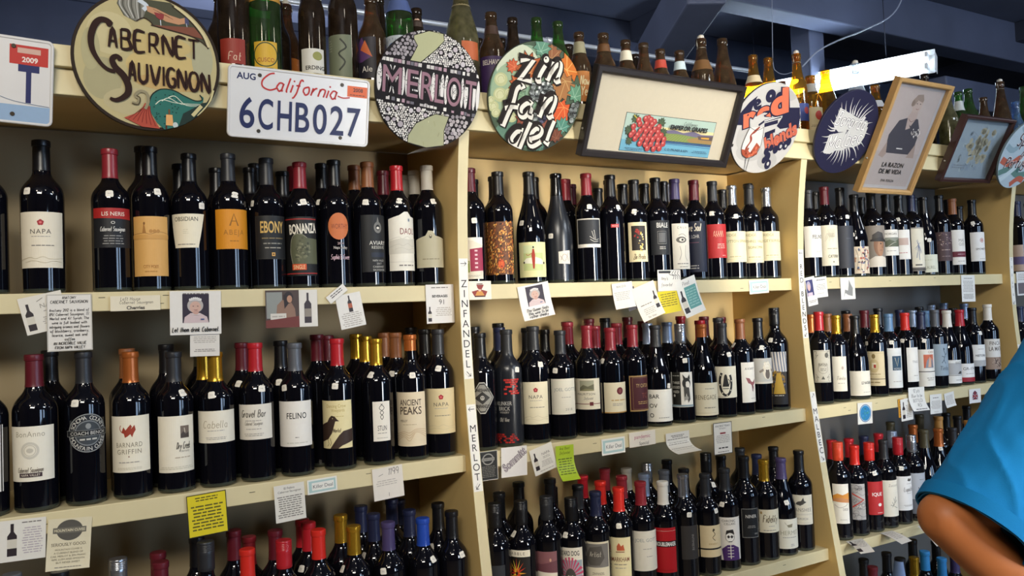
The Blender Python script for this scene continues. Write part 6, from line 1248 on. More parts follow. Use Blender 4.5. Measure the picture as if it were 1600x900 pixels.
def beer(xt, yt, glass, desc, shape='beer', H=None, neck=None, body=None, top=None, row=0, cat='beer bottle', fill=None):
    R = max(r for z, r in SHAPES[shape]); best = None
    for rw in (row, row+.25, row+.5, row+.8, row+1.1, row+1.5, row+2, row+2.5):
        Y = YH+.021+R+.006+.066*rw
        if Y > YB+.25-R: continue
        for dx in (0, .005, -.005, .01, -.01, .016, -.016):
            P = onY(xt, yt, Y)
            if all(math.hypot(a-P[0]-dx, b-Y) > R+q-.001 for a, b, q in placed.get('T', [])): best = (P[0]+dx, Y, P[2]-ZHT+.001); break
        if best: break
    if not best: print('NO ROOM beer', desc); return
    x, Y, h = best; h = H or max(.2, min(.33, h)); h = round(h/.005)*.005
    placed.setdefault('T', []).append((x, Y, R)); P = (x, Y, ZHT-.001)
    root = thing('beer_bottle', desc, cat, P, 'empty bottles along the top of the shelving')
    link('glass_body', bottle_mesh(shape, h, glass), root)
    s = h/.24 if shape in ('beer', 'fat', 'slope') else h/.3
    if neck: 
        z0, z1 = neck[0]*h, neck[1]*h; bm = bmesh.new(); n = 5
        add_lathe(bm, [(z0+(z1-z0)*i/n, rad(shape, h, z0+(z1-z0)*i/n)+.0005) for i in range(n+1)], 24); o = bm_obj('neck_label', bm, mat(neck[2], .5), root)
        if len(neck) > 3:
            r_ = rad(shape, h, (z0+z1)/2); c = Can(r_*1500, (z1-z0)*1000); c.step = 1; neck[3](c); link('neck_emblem', c.mesh('neck_emblem', wrap(shape, h, r_, -math.atan2(x, Y)+.1, (z0+z1)/2), cut=3), root)
            me = root.children[-1].data
            for v in me.vertices: v.co.x *= 1.04; v.co.y *= 1.04
    if body: lab_on(root, shape, h, R, P, body[0], body[1])
    if top == 'crown':
        bm = bmesh.new(); rt = rad(shape, h, h-.004); add_lathe(bm, [(h-.006, rt+.001), (h-.003, rt+.0015), (h+.0005, rt+.0006), (h+.0012, rt*.7), (h+.0012, 0)], 22); bm_obj('crown_cap', bm, mat('8a8478', .35, .6), root)
    if top == 'swing':
        rt = rad(shape, h, h-.006); bm = bmesh.new(); add_lathe(bm, [(h-.001, rt*.8), (h+.003, rt), (h+.009, rt*.95), (h+.012, rt*.5), (h+.012, 0)], 18); bm_obj('stopper', bm, mat('c9c2b4', .35), root)
        bm = bmesh.new(); q = rt+.004
        for sgn in (-1, 1): add_tube(bm, [(sgn*q, 0, h-.035), (sgn*(q+.003), 0, h-.012), (sgn*q, 0, h+.006), (0, 0, h+.0135)], .0011, 6)
        add_tube(bm, [(q*math.cos(a), q*math.sin(a), h-.03) for a in [i*PI/8 for i in range(17)]], .0011, 6); bm_obj('wire_bail', bm, mat('9a9488', .35, .8), root)
    if top == 'foil':
        bm = bmesh.new(); zz = h*.72; add_lathe(bm, [(zz+.12*h*i/5, rad(shape, h, min(h-.002, zz+.28*h*i/5))+.0012) for i in range(3)]+[(h*.86, rad(shape, h, h*.86)+.0016), (h-.03, rad(shape, h, h-.03)+.0012), (h-.004, rad(shape, h, h-.004)+.001)], 20); bm_obj('torn_foil', bm, mat('a89a70', .4, .5, .2), root)
    return root
BG = lambda col, *a: (lambda c: (c.bg(col), [f(c) for f in a]))
EMB = lambda col, r=.3: (lambda c: c.ell(0, 0, r*c.h, r*c.h, col, 14))
beer(363, -30, DARKG, 'dark brown bottle with red label behind the right rim of the beige round sign', 'fat', .29, None, ((345, 383, 65, 104), BG('8a2a1c', lambda c: c.hw('Fat', .1, -.2, .3, 'c9a890', .5))))
beer(345, 30, DARKG, 'dark brown bottle half hidden by the beige round sign', row=1.2)
beer(412, -38, GREENG, 'tall green bottle with gold neck band and round yellow label', 'fat', .30, (.55, .62, 'b8862e'), ((398, 433, 70, 112), BG('c9a02c', lambda c: (ring(c, 0, 0, .45*c.h, 2.5, '1d3a22'), c.t('CUSCO', 0, -.2, .16, '8a2a1c', .7)))))
beer(432, 26, DARKG, 'small dark brown bottle squeezed behind the green bottle', row=1.0)
beer(446, 8, BROWNG, 'brown bottle with orange label behind the California plate', 'beer', None, None, ((449, 463, 96, 130, 50), BG('b86a28')), 'swing', row=.4)
beer(485, -25, DARKG, 'dark bottle with white neck label and cream shield label', 'beer', .285, (.66, .84, 'cfccc4', EMB('a8925a')), ((472, 506, 80, 122), BG('c9c6bc', lambda c: (c.E(.2, .2, .2, .18, '8a8a4a'), c.t('ERDING', .1, -.28, .16, '1d1b1a', .8, b=.02)))))
beer(533, -40, DARKG, 'large dark bottle with yellow neck foil and grey green label', 'fat', .315, (.74, .86, 'b8a42c'), ((512, 550, 58, 126), BG('6a705a', lambda c: (c.ln([(.1, .4), (.3, .2), (.05, .05), (.25, -.15), (.05, -.35)], 4, '23281c'), c.W(-.3, .25, .2, .3, 5, '8d927c')))))
beer(569, -5, BROWNG, 'brown bottle with dark label showing a purple and orange peak', 'fat', None, None, ((550, 588, 60, 124), BG('23202a', lambda c: (c.P([(-.5, .3), (-.1, .5), (.3, .0), (-.1, -.1), (-.5, -.1)], '5a3a6a'), c.P([(-.2, .2), (.05, .42), (.35, .0)], 'c9683c'), c.t('Ale', .1, -.28, .14, 'd9d4cc', .5)))))
beer(591, -4, DARKG, 'dark bottle between the ale bottle and the large green bottle', row=1.4)
beer(612, -30, GREENG, 'large green bottle with blue neck label and pale oval label', 'fat', .31, (.62, .72, '4a5a88', lambda c: c.t('24 OZ', 0, 0, .4, 'c9ccd4', .8)), ((596, 634, 58, 112), BG('b4bcc4', lambda c: (c.E(0, 0, .3, .3, '4a6aa8'), arctxt(c, 'BOTTLED', 0, 0, .4*c.h, 5, '3a4a6a', 90, 100)))))
beer(650, 14, DARKG, 'dark brown bottle with round red neck emblem rising behind the pebble sign', neck=(.78, .90, '3a2a20', EMB('c9a48a')), top='crown', row=.5)
beer(718, -40, OLIVEG, 'tall olive bottle with torn foil behind the pebble sign', 'champ', .33, None, ((722, 745, 72, 100, 50), BG('b0582c')), 'foil')
beer(747, 60, DARKG, 'dark bottle peeping out left of the purple label bottle', row=1.6)
beer(764, 21, BROWNG, 'brown bottle with a deep purple label', 'fat', None, (.74, .84, '3a2418'), ((752, 787, 91, 150), BG('3a2450', lambda c: (c.t('BELHAVEN', .05, .34, .13, 'c9c0b8', .8, b=.02), c.P([(-.1, -.3), (.1, .1), (.2, -.1), (.3, -.3)], '8a7aa0')))))
beer(782, 62, DARKG, 'dark bottle peeping out right of the purple label bottle', row=1.6)
beer(800, 29, DARKG, 'dark brown bottle behind the left of the leaf painted sign', row=.4)
beer(837.5, 30, GREENG, 'green bottle behind the leaf painted sign, left of two', 'beer')
beer(871, 35, GREENG, 'green bottle behind the leaf painted sign, right of two', 'beer')
beer(888, 76, DARKG, 'dark bottle low between the green bottle and tan label bottle', row=1.5, H=.22)
beer(904, 50, BROWNG, 'brown bottle with tan neck wrap and orange label', 'beer', None, (.72, .9, '8a8468', EMB('4a8a8a')), ((902, 922, 115, 162), BG('b8722c', lambda c: (c.hw('Now', .1, .2, .3, 'e0cfa0', .7), c.hw('Yes', .1, -.15, .3, 'e0cfa0', .7)))))
beer(942, 52, BROWNG, 'brown bottle with yellow diamond neck label behind the black frame', 'fat', None, (.76, .88, '5a3a1a', EMB('c99a2e')))
beer(977, 64, BROWNG, 'bottle with green collar and white neck label behind the black frame', 'beer', None, (.72, .88, 'cfc8b4', EMB('b88a4a')))
beer(992, 86, DARKG, 'short dark bottle set back behind the black frame', row=1.6)
beer(1005, 67, BROWNG, 'plain brown bottle behind the middle of the black frame', 'beer')
beer(1027, 76, BROWNG, 'brown bottle with red and white neck label behind the black frame', 'beer', None, (.72, .84, 'a83a28', EMB('e0d8c8', .4)))
beer(1061, 79, BROWNG, 'brown bottle with blue and white neck label behind the black frame', 'beer', None, (.72, .84, 'b4c4c8', EMB('a83a2c')))
beer(1095, 62, BROWNG, 'brown swing top bottle with tan round label behind the black frame', 'fat', None, (.62, .74, '6a4a28', EMB('c9a870', .45)), None, 'swing')
beer(1128, 60, BROWNG, 'wide sloping dusty brown bottle near the right end of the black frame', 'slope', None)
beer(1176, 87, AMBERG, 'amber brown bottle with cream neck label left of the pale grey sign', 'beer', None, (.62, .72, 'c9b894'))
beer(1200, 91, AMBERG, 'amber bottle rising behind the pale grey sign', 'beer')
beer(1221, 125, DARKG, 'dark bottle low behind the pale grey sign', row=1.2, H=.2)
beer(1244, 84, AMBERG, 'tall amber swing top bottle with blue label', 'beer', None, None, ((1250, 1264, 165, 192, 50), BG('3a4a8a', lambda c: c.E(0, .1, .2, .2, 'a83a3a'))), 'swing')
beer(1266, 129, AMBERG, 'amber bottle with beige label and red round mark', 'fat', .205, (.72, .86, '8d8a84'), ((1260, 1286, 170, 206), BG('b8a880', lambda c: (c.E(.15, .15, .2, .2, 'a8382c'), c.W(0, -.3, .6, .1, 2, '6a5a40')))))
beer(1289, 111, AMBERG, 'yellow amber sloping bottle in front of the bright tube light', 'slope', None)
beer(1336, 100, WHITEG, 'frosted clear swing top bottle behind the navy sign', 'fat', None, None, None, 'swing')
beer(1367, 141, AMBERG, 'brown bottle with white shoulders between navy sign and pale frame', 'fat', .21, (.6, .72, 'c9ccd0'))
beer(1444, 115, DARKG, 'dark bottle top showing above the pale wooden frame', row=.6)
beer(1480, 150, OLIVEG, 'yellow green bottle between the two wooden frames', 'fat', .22)
beer(1493, 144, GREENG, 'green bottle with white neck label between the two frames', 'beer', None, (.68, .94, 'b4b8b4'))
beer(1512, 139, GREENG, 'clear green bottle behind the dark brown frame', 'fat')
beer(1536, 152, BROWNG, 'brown bottle behind the dark brown frame', 'beer')
beer(1562, 128, BROWNG, 'tall brown swing top bottle behind the dark brown frame', 'slope', None, None, None, 'swing')
beer(1586, 160, BLUEG, 'blue bottle near the right edge of the photo', 'beer')
beer(1598, 135, GREENG, 'green bottle cut by the right edge of the photo', 'beer', row=.7)

# ------------------------------------------------------------------ cards stuck to the shelf lips
_cn = {}
def card(key, TL, TR, BL, label, draw, curl=0., cat='shelf card', fwd=None, name='shelf_card'):
    s = int(key[1]); i = _cn.get(key, 0) % 4; _cn[key] = _cn.get(key, 0)+1
    Y = YS[s]-.0022-(fwd if fwd is not None else .0011*i)
    a, b, d = (Vector(onY(p[0], p[1], Y)) for p in (TL, TR, BL))
    w, h = (b-a).length, (d-a).length; u = (b-a).normalized(); up = Vector((-u.z, 0, u.x)); ctr = a+u*w/2-up*h/2
    c = Can(w*1000, h*1000); draw(c)
    def fn(x, y, l):
        t = (h/2-y)/h; e = max(0, t-.3)/.7
        return (x, -.0001*l-curl*e*e, y+curl*.35*e*e)
    if curl:
        n = 10                                               # cross folds so that the sheet can bend
        m0 = c.mesh
    o = link(name, cut_rows(c, name, fn, 10 if curl else 0), None, ctr)
    o.rotation_euler = (0, math.atan2(-u.z, u.x), 0)
    return tag(o, label, cat, 'cards on the shelf lips')
def cut_rows(c, name, fn, n):
    if not n: return c.mesh(name, fn, .5, clip=(c.w, c.h))
    me = c.mesh(name, lambda u, v, l: (u, l, v), .5, clip=(c.w, c.h)); bm = bmesh.new(); bm.from_mesh(me)
    h = c.h/1000
    for k in range(1, n): bmesh.ops.bisect_plane(bm, geom=bm.verts[:]+bm.edges[:]+bm.faces[:], plane_co=(0, 0, -h/2+h*k/n), plane_no=(0, 0, 1))
    for v in bm.verts: v.co = fn(v.co.x, v.co.z, v.co.y)
    bm.to_mesh(me); bm.free(); return me
P1 = 'e6e1d8'
def wineicon(c, x, y, h, lab='cfc8b8'):
    X, Y, H = x*c.w, y*c.h, h*c.h; w = H*.13
    c.poly([(X-w, Y-H/2), (X+w, Y-H/2), (X+w, Y+H*.12), (X+w*.35, Y+H*.25), (X+w*.35, Y+H/2), (X-w*.35, Y+H/2), (X-w*.35, Y+H*.25), (X-w, Y+H*.12)], '2a2024'); c.rect(X, Y-H*.12, w*2, H*.28, lab)
def queen(c, x, y, w, h, dark=False):
    X = lambda a: x+a*w; Y = lambda b: y+b*h
    c.R(x, y, w, h, '2b2030'); c.P([(X(-.46), Y(-.5)), (X(-.42), Y(-.3)), (X(-.2), Y(-.16)), (X(.15), Y(-.16)), (X(.42), Y(-.3)), (X(.48), Y(-.5))], 'c9b4b4'); c.E(X(-.02), Y(.1), .3*w, .25*h, 'b0a8a4'); c.E(X(-.02), Y(.04), .21*w, .21*h, 'c9a494'); c.E(X(.0), Y(-.14), .1*w, .08*h, 'c0988a')
    for k in range(7): c.E(X(-.22+.067*k), Y(.3+.05*math.sin(k*PI/6)), .035*w, .05*h, 'd8d4d0')
    c.R(X(-.02), Y(.27), .46*w, .025*h, 'cfcac8'); c.E(X(-.1), Y(.08), .025*w, .012*h, '4a3a3a'); c.E(X(.07), Y(.08), .025*w, .012*h, '4a3a3a'); c.ln([(X(-.08), Y(-.04)), (X(-.01), Y(-.055)), (X(.06), Y(-.04))], .7, '8a3a3c'); [c.E(X(-.12+.05*k), Y(-.2-.02*math.sin(k*PI/5)), .02*w, .012*h, 'e0dcd8') for k in range(6)]; c.R(X(.24), Y(-.38), .14*w, .04*h, '4a5a8a')
def d(c): c.bg('dcd6ca'); wineicon(c, -.33, -.05, .72); c.t('NAPA', .16, .2, .12, '8d867c', .5); c.W(.2, .05, .4, .06, 1, LG); c.W(.16, -.2, .5, .22, 4, LG); c.ln([(-.1, .33), (.05, .4)], .8, '4a4640', False)
card('A1', (26.4, 467.8), (94.4, 453), (43, 524.7), 'tilted white card with tiny bottle picture, tucked under the laminated card', d, fwd=0)
def d(c):
    c.bg('b5b0a6'); c.R(0, 0, .95, .965, 'ddd8d0')
    for i, (s, hgt) in enumerate((('ANATOMY', .036), ('CABERNET SAUVIGNON', .04), None or ('', 0), ('Anatomy 2012 is a blend of', .036), ('89% Cabernet Sauvignon, 7%', .036), ('Merlot and 4% Syrah. The', .036), ('wine is full bodied with', .036), ('intriguing aromas and flavors', .036), ('of blackberry, cranberry,', .036), ('licorice, sweet oak and', .036), ('coffee.', .036), ('AN INCREDIBLE VALUE', .036), ('FROM NAPA VALLEY', .036))):
        if s: c.hw(s, 0, .44-.073*i, hgt*1.25, '3a3634', .88, wd=.17, sh=.1)
card('A1', (72, 460.5), (143, 459), (79, 549.7), 'laminated card of black handwriting on the upper left shelf', d, fwd=.002)
card('A1', (172, 463), (250, 461), (173, 486.5), 'small cream shelf tag with handwriting above the word Cherries', lambda c: (c.bg('e0d6bd'), c.hw('Left House', -.1, .3, .22, '5a5246', .4), c.hw('Cabernet Sauvignon', .02, .06, .2, '5a5246', .84), c.t('Cherries', .0, -.3, .22, '3a3432', .4, b=.03)))
card('A1', (297, 520), (343, 519), (303, 556.7), 'small white printed card hanging below the portrait card', lambda c: (c.bg('d9d3ca'), c.W(0, .2, .8, .3, 4, LG), c.W(0, -.25, .8, .14, 2, GY)), fwd=0)
card('A1', (265, 455), (345, 454.4), (266.7, 524), 'white card with crowned old lady portrait and handwriting, upper left shelf', lambda c: (c.bg('e0dbd3'), c.W(0, .44, .5, .05, 1, GY), queen(c, 0, .1, .52, .66), c.hw('Let them drink Cabernet.', 0, -.38, .1, '1f1d1c', .92, wd=.16, sh=.2)), fwd=.003)
def d(c):
    c.bg('4a3a34'); c.R(-.33, .1, .3, .7, '8a8d88'); c.P([(-.3, -.2), (-.28, .1), (-.18, .24), (-.02, .2), (.06, .0), (.08, -.3), (-.3, -.3)], '8a6a58'); c.E(-.06, .3, .09, .16, '2a2020'); c.E(-.04, .26, .05, .1, 'b0846a'); c.P([(-.16, .4), (-.14, .0), (-.06, .14)], '2a2020'); c.R(-.26, -.2, .3, .16, 'cfc9bf'); c.W(-.26, -.2, .24, .08, 1, LG); c.P([(-.5, -.3), (.15, -.2), (.15, -.5), (-.5, -.5)], '6d3028'); c.R(.32, 0, .36, 1, 'dcd7ce'); c.poly([(.24*c.w, -.4*c.h), (.38*c.w, -.4*c.h), (.38*c.w, .12*c.h), (.33*c.w, .22*c.h), (.33*c.w, .42*c.h), (.29*c.w, .42*c.h), (.29*c.w, .22*c.h), (.24*c.w, .12*c.h)], '3a3034'); c.R(.31, -.12, .13, .22, '8d8478')
card('A1', (414, 454), (495, 452.5), (415, 513), 'photo card of a seated woman beside a tall dark bottle', d, fwd=.002)
card('A1', (523, 463), (562, 455), (524.4, 517), 'white card with small dark bottle above lines of print', lambda c: (c.bg('dedad4'), wineicon(c, .02, .2, .48, 'a8583c'), c.W(0, -.25, .82, .42, 7, LG)), fwd=.0)
card('A1', (509, 465), (535.5, 443), (517.5, 474.7), 'small white strip tilted over the bottle card', lambda c: (c.bg('e0dcd5'), c.W(0, .1, .8, .5, 2, '3a3634')), fwd=.003)
card('A1', (664.7, 445), (708, 444), (665, 506), 'white score card marked 91 at the end of the upper left shelf', lambda c: (c.bg('d9d5d0'), c.W(0, .42, .6, .06, 1, GY), c.t('BEVERAGES', .0, .2, .06, '2b2724', .66, b=.04), c.t('91', .05, .05, .13, '4a4642', .3), c.W(.12, -.2, .6, .24, 5, LG), wineicon(c, -.38, -.26, .38)), fwd=.001)
card('A2', (-4, 815.5), (72, 807), (0, 880), 'white card with dark bottle drawing at the bottom left corner', lambda c: (c.bg('e0dbd0'), wineicon(c, -.2, .02, .78), c.W(.22, -.02, .44, .66, 11, 'b4a8ac'), c.W(.2, .42, .4, .06, 1, GY)))
def d(c):
    c.bg('d9ceaf'); c.ell(0, .27*c.h, .3*c.w, .2*c.h, '56524a', 30); c.R(0, .27, .76, .11, '6d685c'); c.t('MOUNTAIN CUVEE', 0, .27, .05, 'd9ceaf', .7, b=.02); c.t('SERIOUSLY GOOD.', 0, -.0, .06, '5a5246', .8)
    for i, s in enumerate(('MOUNTAIN CUVEE IS', 'A CURRENT BLEND OF', 'CAB, MERLOT & ZIN FRANC', 'RIPE, LUSH AND SMOOTH', 'BUT NEVER SWEET')): c.t(s, 0, -.1-.062*i, .034, '77705f', .8)
    c.W(0, -.44, .6, .03, 1, GY)
card('A2', (75.5, 812), (144, 806.7), (79, 893), 'cream card with round dark badge and band, middle left shelf', d, .006)
card('A2', (290.7, 776), (352.5, 765), (297, 842), 'bright yellow square card with black print, middle left shelf', lambda c: (c.bg('2b2a14'), c.R(0, 0, .96, .96, 'd9c61c'), c.W(0, .38, .7, .12, 2, '4a4414'), c.W(0, -.06, .86, .62, 8, '55501a')))
card('A2', (427.5, 760.5), (474.7, 752), (430, 818.7), 'white card of dense black text on the middle left shelf', lambda c: (c.bg('ddd8cd'), c.t('El Felino', 0, .4, .06, '3a3634', .4), c.t('Cabernet Sauvignon', 0, .31, .055, '3a3634', .76), c.W(0, -.1, .86, .6, 10, '77726a')))
kd = lambda c: (c.bg('e4e2da'), c.R(0, 0, .9, .78, 'a9c4c2'), c.R(.02, 0, .74, .52, 'e4e2da'), c.t('Killer Deal', .02, 0, .24, '3a3f42', .66))
card('A2', (479.5, 751), (526, 743), (480.5, 774), 'white card reading Killer Deal on the middle shelf of the left bay', kd)
card('A2', (581, 734), (628, 725), (585, 784), 'pale handwritten price card near the right end of middle left shelf', lambda c: (c.bg('ded6cb'), c.hw('1199', .2, .34, .2, '77706a', .4, wd=.1), c.W(-.05, .02, .8, .2, 3, 'b8b0a6'), c.ln([(-.15, .3), (-.3, .25)], .9, '4a4640', False), c.ln([(0, -.3), (0, -.42)], .9, '4a4640', False)))
def d(c): c.bg('e6dfd0'); c.P([(-.1, .3), (.2, .3), (.14, .12), (.1, .04), (.34, -.06), (.26, -.3), (-.2, -.3), (-.3, -.06), (.0, .04), (-.06, .12)], '8a2a1f'); c.P([(-.08, -.05), (.12, -.05), (.22, -.28), (-.16, -.28)], 'c98a3c'); c.E(.03, .0, .06, .06, 'd9b09a'); c.R(.03, .34, .24, .05, '4a1a14'); c.R(.03, -.33, .44, .06, '3a1d14')
card('B1', (728.5, 439.5), (767, 438.8), (731, 468.7), 'small white card with red and gold crest beside the left divider', d, fwd=.002)
card('B1', (808, 449), (856, 439), (812, 505), 'white card with crowned old lady and three lines of handwriting, middle bay', lambda c: (c.bg('e4dfd8'), queen(c, .02, .17, .56, .56), [c.hw(s, .0, -.22-.095*i, .085, '1f1d1c', .86, wd=.16, sh=.2) for i, s in enumerate(('The Queen finds', 'this wine to be', 'rather cheeky.'))]), .008)
card('B1', (975, 452), (990, 447), (977, 488), 'dark bottle shaped card edge behind the printed tag', lambda c: (c.bg('4a4448'), c.R(0, -.1, .7, .3, '8d8684')), fwd=0)
card('B1', (955.6, 444), (987, 439), (958, 485.6), 'white printed tag beside its dark bottle edged card, middle bay upper shelf', lambda c: (c.bg('e2ddd4'), c.t('BALDO', -.05, .36, .08, '4a4640', .6, sp=1.3), c.W(-.05, .0, .8, .34, 5, 'b4aea6')), .006, fwd=.002)
card('B1', (987, 452), (1020.6, 437.5), (1001, 507), 'tall tilted white card with bottle picture at its edge', lambda c: (c.bg('e0dacd'), wineicon(c, .36, -.02, .5), c.W(-.1, -.05, .5, .06, 1, GY), c.W(-.05, -.25, .6, .2, 4, LG), c.hw('Old Vines', -.05, -.42, .06, '55504a', .6)), .012, fwd=.003)
card('B1', (1027, 457), (1058.6, 451), (1030, 493), 'bright yellow note under the white scroll patterned card', lambda c: (c.bg('d9c61c'), c.W(0, .1, .84, .62, 6, '7a701a')), .004, fwd=.004)
card('B1', (1027, 422), (1063, 421.5), (1027.5, 455), "white handwritten card with black scrolls above the yellow note", lambda c: (c.bg('e2ded6'), [c.ln([(.1+.1*k, .45), (.0+.12*k, .3), (.2+.08*k, .2), (.16+.1*k, .05)], 1.6, '2b2a2c') for k in range(4)], c.R(-.2, .4, .5, .12, '2b2a2c'), c.hw("Amy's", -.2, .1, .15, '3a3836', .5), c.hw('favorite!', -.12, -.2, .15, '3a3836', .6)), fwd=.005)
card('B1', (1054, 442), (1084.6, 429), (1071, 499), 'tilted white card with teal text block and bottle, middle bay', lambda c: (c.bg('e4e2da'), c.R(.14, -.02, .58, .6, '5f9a94'), c.W(.14, -.02, .5, .5, 7, '8fbab4'), wineicon(c, -.32, -.08, .62), c.hw('Pinot', .0, .38, .1, GY, .4)), .01, fwd=.006)
card('B1', (1170, 438.5), (1200, 436), (1171, 460), 'white card reading Killer Deal on the upper shelf of the middle bay', kd)
def d(c): c.bg('c9c4ba'); c.R(0, 0, .95, .96, '1e1d1c'); c.ell(0, .22*c.h, .3*c.w, .2*c.h, '8d8a84', 24); c.ell(0, .22*c.h, .24*c.w, .16*c.h, '1e1d1c', 24); c.R(0, .22, .66, .1, '8d8a84'); c.t('BONESHAKER', 0, .22, .05, '1e1d1c', .6); c.W(0, -.2, .8, .4, 7, '6d6a64')
card('B2', (747, 707), (777, 703), (750, 752.7), 'black card with grey badge and white edge beside the left divider', d, fwd=.001)
card('B2', (783, 700), (823, 695.7), (783.5, 747), 'white card with big slanted grey lettering, middle bay middle shelf', lambda c: (c.bg('e0dbd6'), c.txt('Sommitt', 0, .08*c.h, .26*c.h, '5d5358', 1.05*c.w, b=.06, rot=.62), c.txt('Sommitt', 0, .08*c.h, .26*c.h, 'b0a4a8', 1.05*c.w, b=.015, rot=.62)), fwd=.002)
card('B2', (826.6, 705), (861, 690), (832, 746.5), 'white card with small bottle and grey letters on the middle bay shelf', lambda c: (c.bg('e2ddd2'), wineicon(c, -.32, .0, .66), c.t('NAPA', .16, .2, .1, '77706a', .5), c.W(.16, .06, .34, .1, 2, LG), c.W(.12, -.16, .56, .24, 5, LG), c.W(.05, -.4, .6, .06, 1, LG)), fwd=.003)
card('B2', (868, 697.5), (896, 694), (874, 755), 'bright lime green curling note on the middle bay shelf', lambda c: (c.bg('a9c22c'), c.hw('And Best', 0, .42, .07, '3a4414', .6), c.hw('Zinfandel', 0, .3, .07, '3a4414', .6), c.W(0, -.08, .86, .5, 7, '5d6c1c')), .03, fwd=.004)
card('B2', (939.6, 687), (976, 681.5), (942.7, 712), 'white card reading Killer Deal on the middle shelf of the middle bay', kd)
card('B2', (982.7, 677), (1023.5, 671), (983, 700), 'white card reading pandemic Special in pink and grey', lambda c: (c.bg('e6dccb'), c.txt('pandemic', 0, .16*c.h, .26*c.h, 'b0486a', .9*c.w), c.t('Special', .05, -.3, .22, '55504a', .5), c.W(.0, -.06, .2, .06, 1, LG)))
card('B2', (1040, 678), (1076.5, 672), (1034, 716), 'curled white receipt of dense print, middle bay middle shelf', lambda c: (c.bg('d9d4ca'), c.W(0, .34, .6, .12, 2, '4a4640'), c.W(0, -.1, .94, .72, 10, '77726a')), .05)
card('B2', (1114, 661.7), (1143, 658), (1110, 712), 'white card with dark border and small print near the right divider', lambda c: (c.bg('3a3634'), c.R(0, 0, .94, .96, 'dfdad0'), c.t('ANCIENT PEAKS', 0, .39, .06, '3a3634', .8), c.t('WINERY', 0, .31, .045, '55504a', .5, sp=1.3), c.R(0, .16, .3, .05, '8a2a30'), c.W(0, -.02, .8, .26, 5, LG), c.W(0, -.3, .5, .09, 1, '2b2724'), c.W(0, -.42, .6, .05, 1, GY)))
card('C1', (1257, 434.5), (1272, 431), (1261, 479.6), 'narrow card with blue portrait beside the right bay divider tape', lambda c: (c.bg('e2dfda'), c.R(-.1, .12, .7, .56, '3a3c6a'), c.E(-.2, .2, .2, .16, 'a8a0b4'), c.E(-.2, .14, .14, .12, 'c9a8a4'), c.R(-.15, -.1, .5, .12, 'c9b8c4'), c.W(0, -.36, .8, .1, 2, GY)), fwd=.001)
card('C1', (1272, 434), (1291, 431.6), (1272.3, 466), 'small white text card next to the narrow blue portrait card', lambda c: (c.bg('e4e1da'), c.W(0, .36, .7, .08, 1, '3a3634'), c.W(0, .02, .84, .3, 4, LG), c.W(-.1, -.3, .6, .06, 1, LG)), fwd=.002)
card('C1', (1312.5, 434), (1335, 433), (1308.6, 467.6), 'white card with grey angular figure, upper right shelf', lambda c: (c.bg('dfddd6'), c.P([(.1, .4), (.2, .2), (.34, .0), (.3, -.36), (.0, -.3), (-.2, -.2), (-.3, -.4), (-.2, -.05), (.0, -.1), (.05, .1)], '8d8d8a')), fwd=.001)
card('C1', (1501.5, 430), (1522.5, 430), (1505, 471.5), 'white card of small print at the right end, upper right shelf', lambda c: (c.bg('e6e4dd'), c.W(0, .38, .6, .06, 1, GY), c.W(0, .08, .84, .44, 8, LG), c.W(0, -.3, .84, .2, 4, GY)), fwd=.001)
def d(c): c.bg('e2dfd6'); c.E(.02, .0, .41, .42, '3a6a9c'); c.E(.02, 0, .37, .385, 'c9d4d8'); c.E(.02, 0, .35, .36, '2f80b4'); blobs(c, .02, 0, .24, .26, ['2a6a8a', '3f8a8a', '4a94b8'], 16, 4)
card('C2', (1339.7, 630), (1362.5, 628), (1339, 663.6), 'white card with a round blue medallion, middle right shelf', d, fwd=.001)
card('C2', (1402.8, 624), (1412, 622.5), (1405, 653), 'orange card edge behind the white bottle card', lambda c: (c.bg('c98f2a'), c.W(0, 0, .6, .8, 6, '8a5a1c')), fwd=0)
card('C2', (1406.5, 624.5), (1425, 621), (1408, 659), 'white card with slim dark bottle over the orange card', lambda c: (c.bg('e4e2dc'), wineicon(c, -.26, -.02, .76), c.W(.16, -.08, .5, .6, 8, LG), c.t('92', .14, .38, .1, GY, .3)), fwd=.002)
card('C2', (1419, 606), (1444, 604), (1431, 640), 'curled white handwritten note on the middle right shelf', lambda c: (c.bg('e6e4de'), [c.hw(s, .02*i, .36-.2*i, .13, '4a4642', .8) for i, s in enumerate(('92 pts', 'Blue to be', 'BOTTLED', 'RED'))], c.W(.05, -.42, .7, .08, 1, '2b2724')), .02, fwd=.004)
card('C2', (1452.8, 617), (1471, 615), (1454, 647.5), 'white card of fine print, left of the small square card', lambda c: (c.bg('e4e2dc'), c.W(0, .32, .5, .07, 1, '2b2724'), c.W(0, -.04, .84, .44, 7, LG), c.W(0, -.4, .4, .05, 1, LG)), fwd=.001)
card('C2', (1475, 615.5), (1490, 611), (1477, 638.6), 'small slanting white print card in the middle of middle right shelf', lambda c: (c.bg('e2e0da'), c.W(0, .0, .84, .66, 7, LG)), .006, fwd=.001)
card('C2', (1514, 608.6), (1532, 606.5), (1516, 630.5), 'small white card with red and blue crown flag, near the blue sleeve', lambda c: (c.bg('e6e4e0'), c.P([(-.2, .2), (-.1, .3), (0, .38), (.1, .3), (.2, .2), (.24, -.26), (-.24, -.26)], '6a3a4a'), c.ln([(-.22, -.22), (.22, .2)], 2, 'd8d4d4', False), c.ln([(-.22, .2), (.22, -.22)], 2, 'd8d4d4', False), c.R(0, -.02, .46, .06, 'a8282c'), c.R(0, .0, .06, .5, 'a8282c')), fwd=.001)
card('D1', (1587.5, 425), (1606, 424), (1588, 462), 'white card with small grey photo past the far right divider', lambda c: (c.bg('dddad6'), c.R(0, -.2, .8, .46, '6d6468'), c.W(0, .28, .8, .3, 4, LG)), fwd=.001)
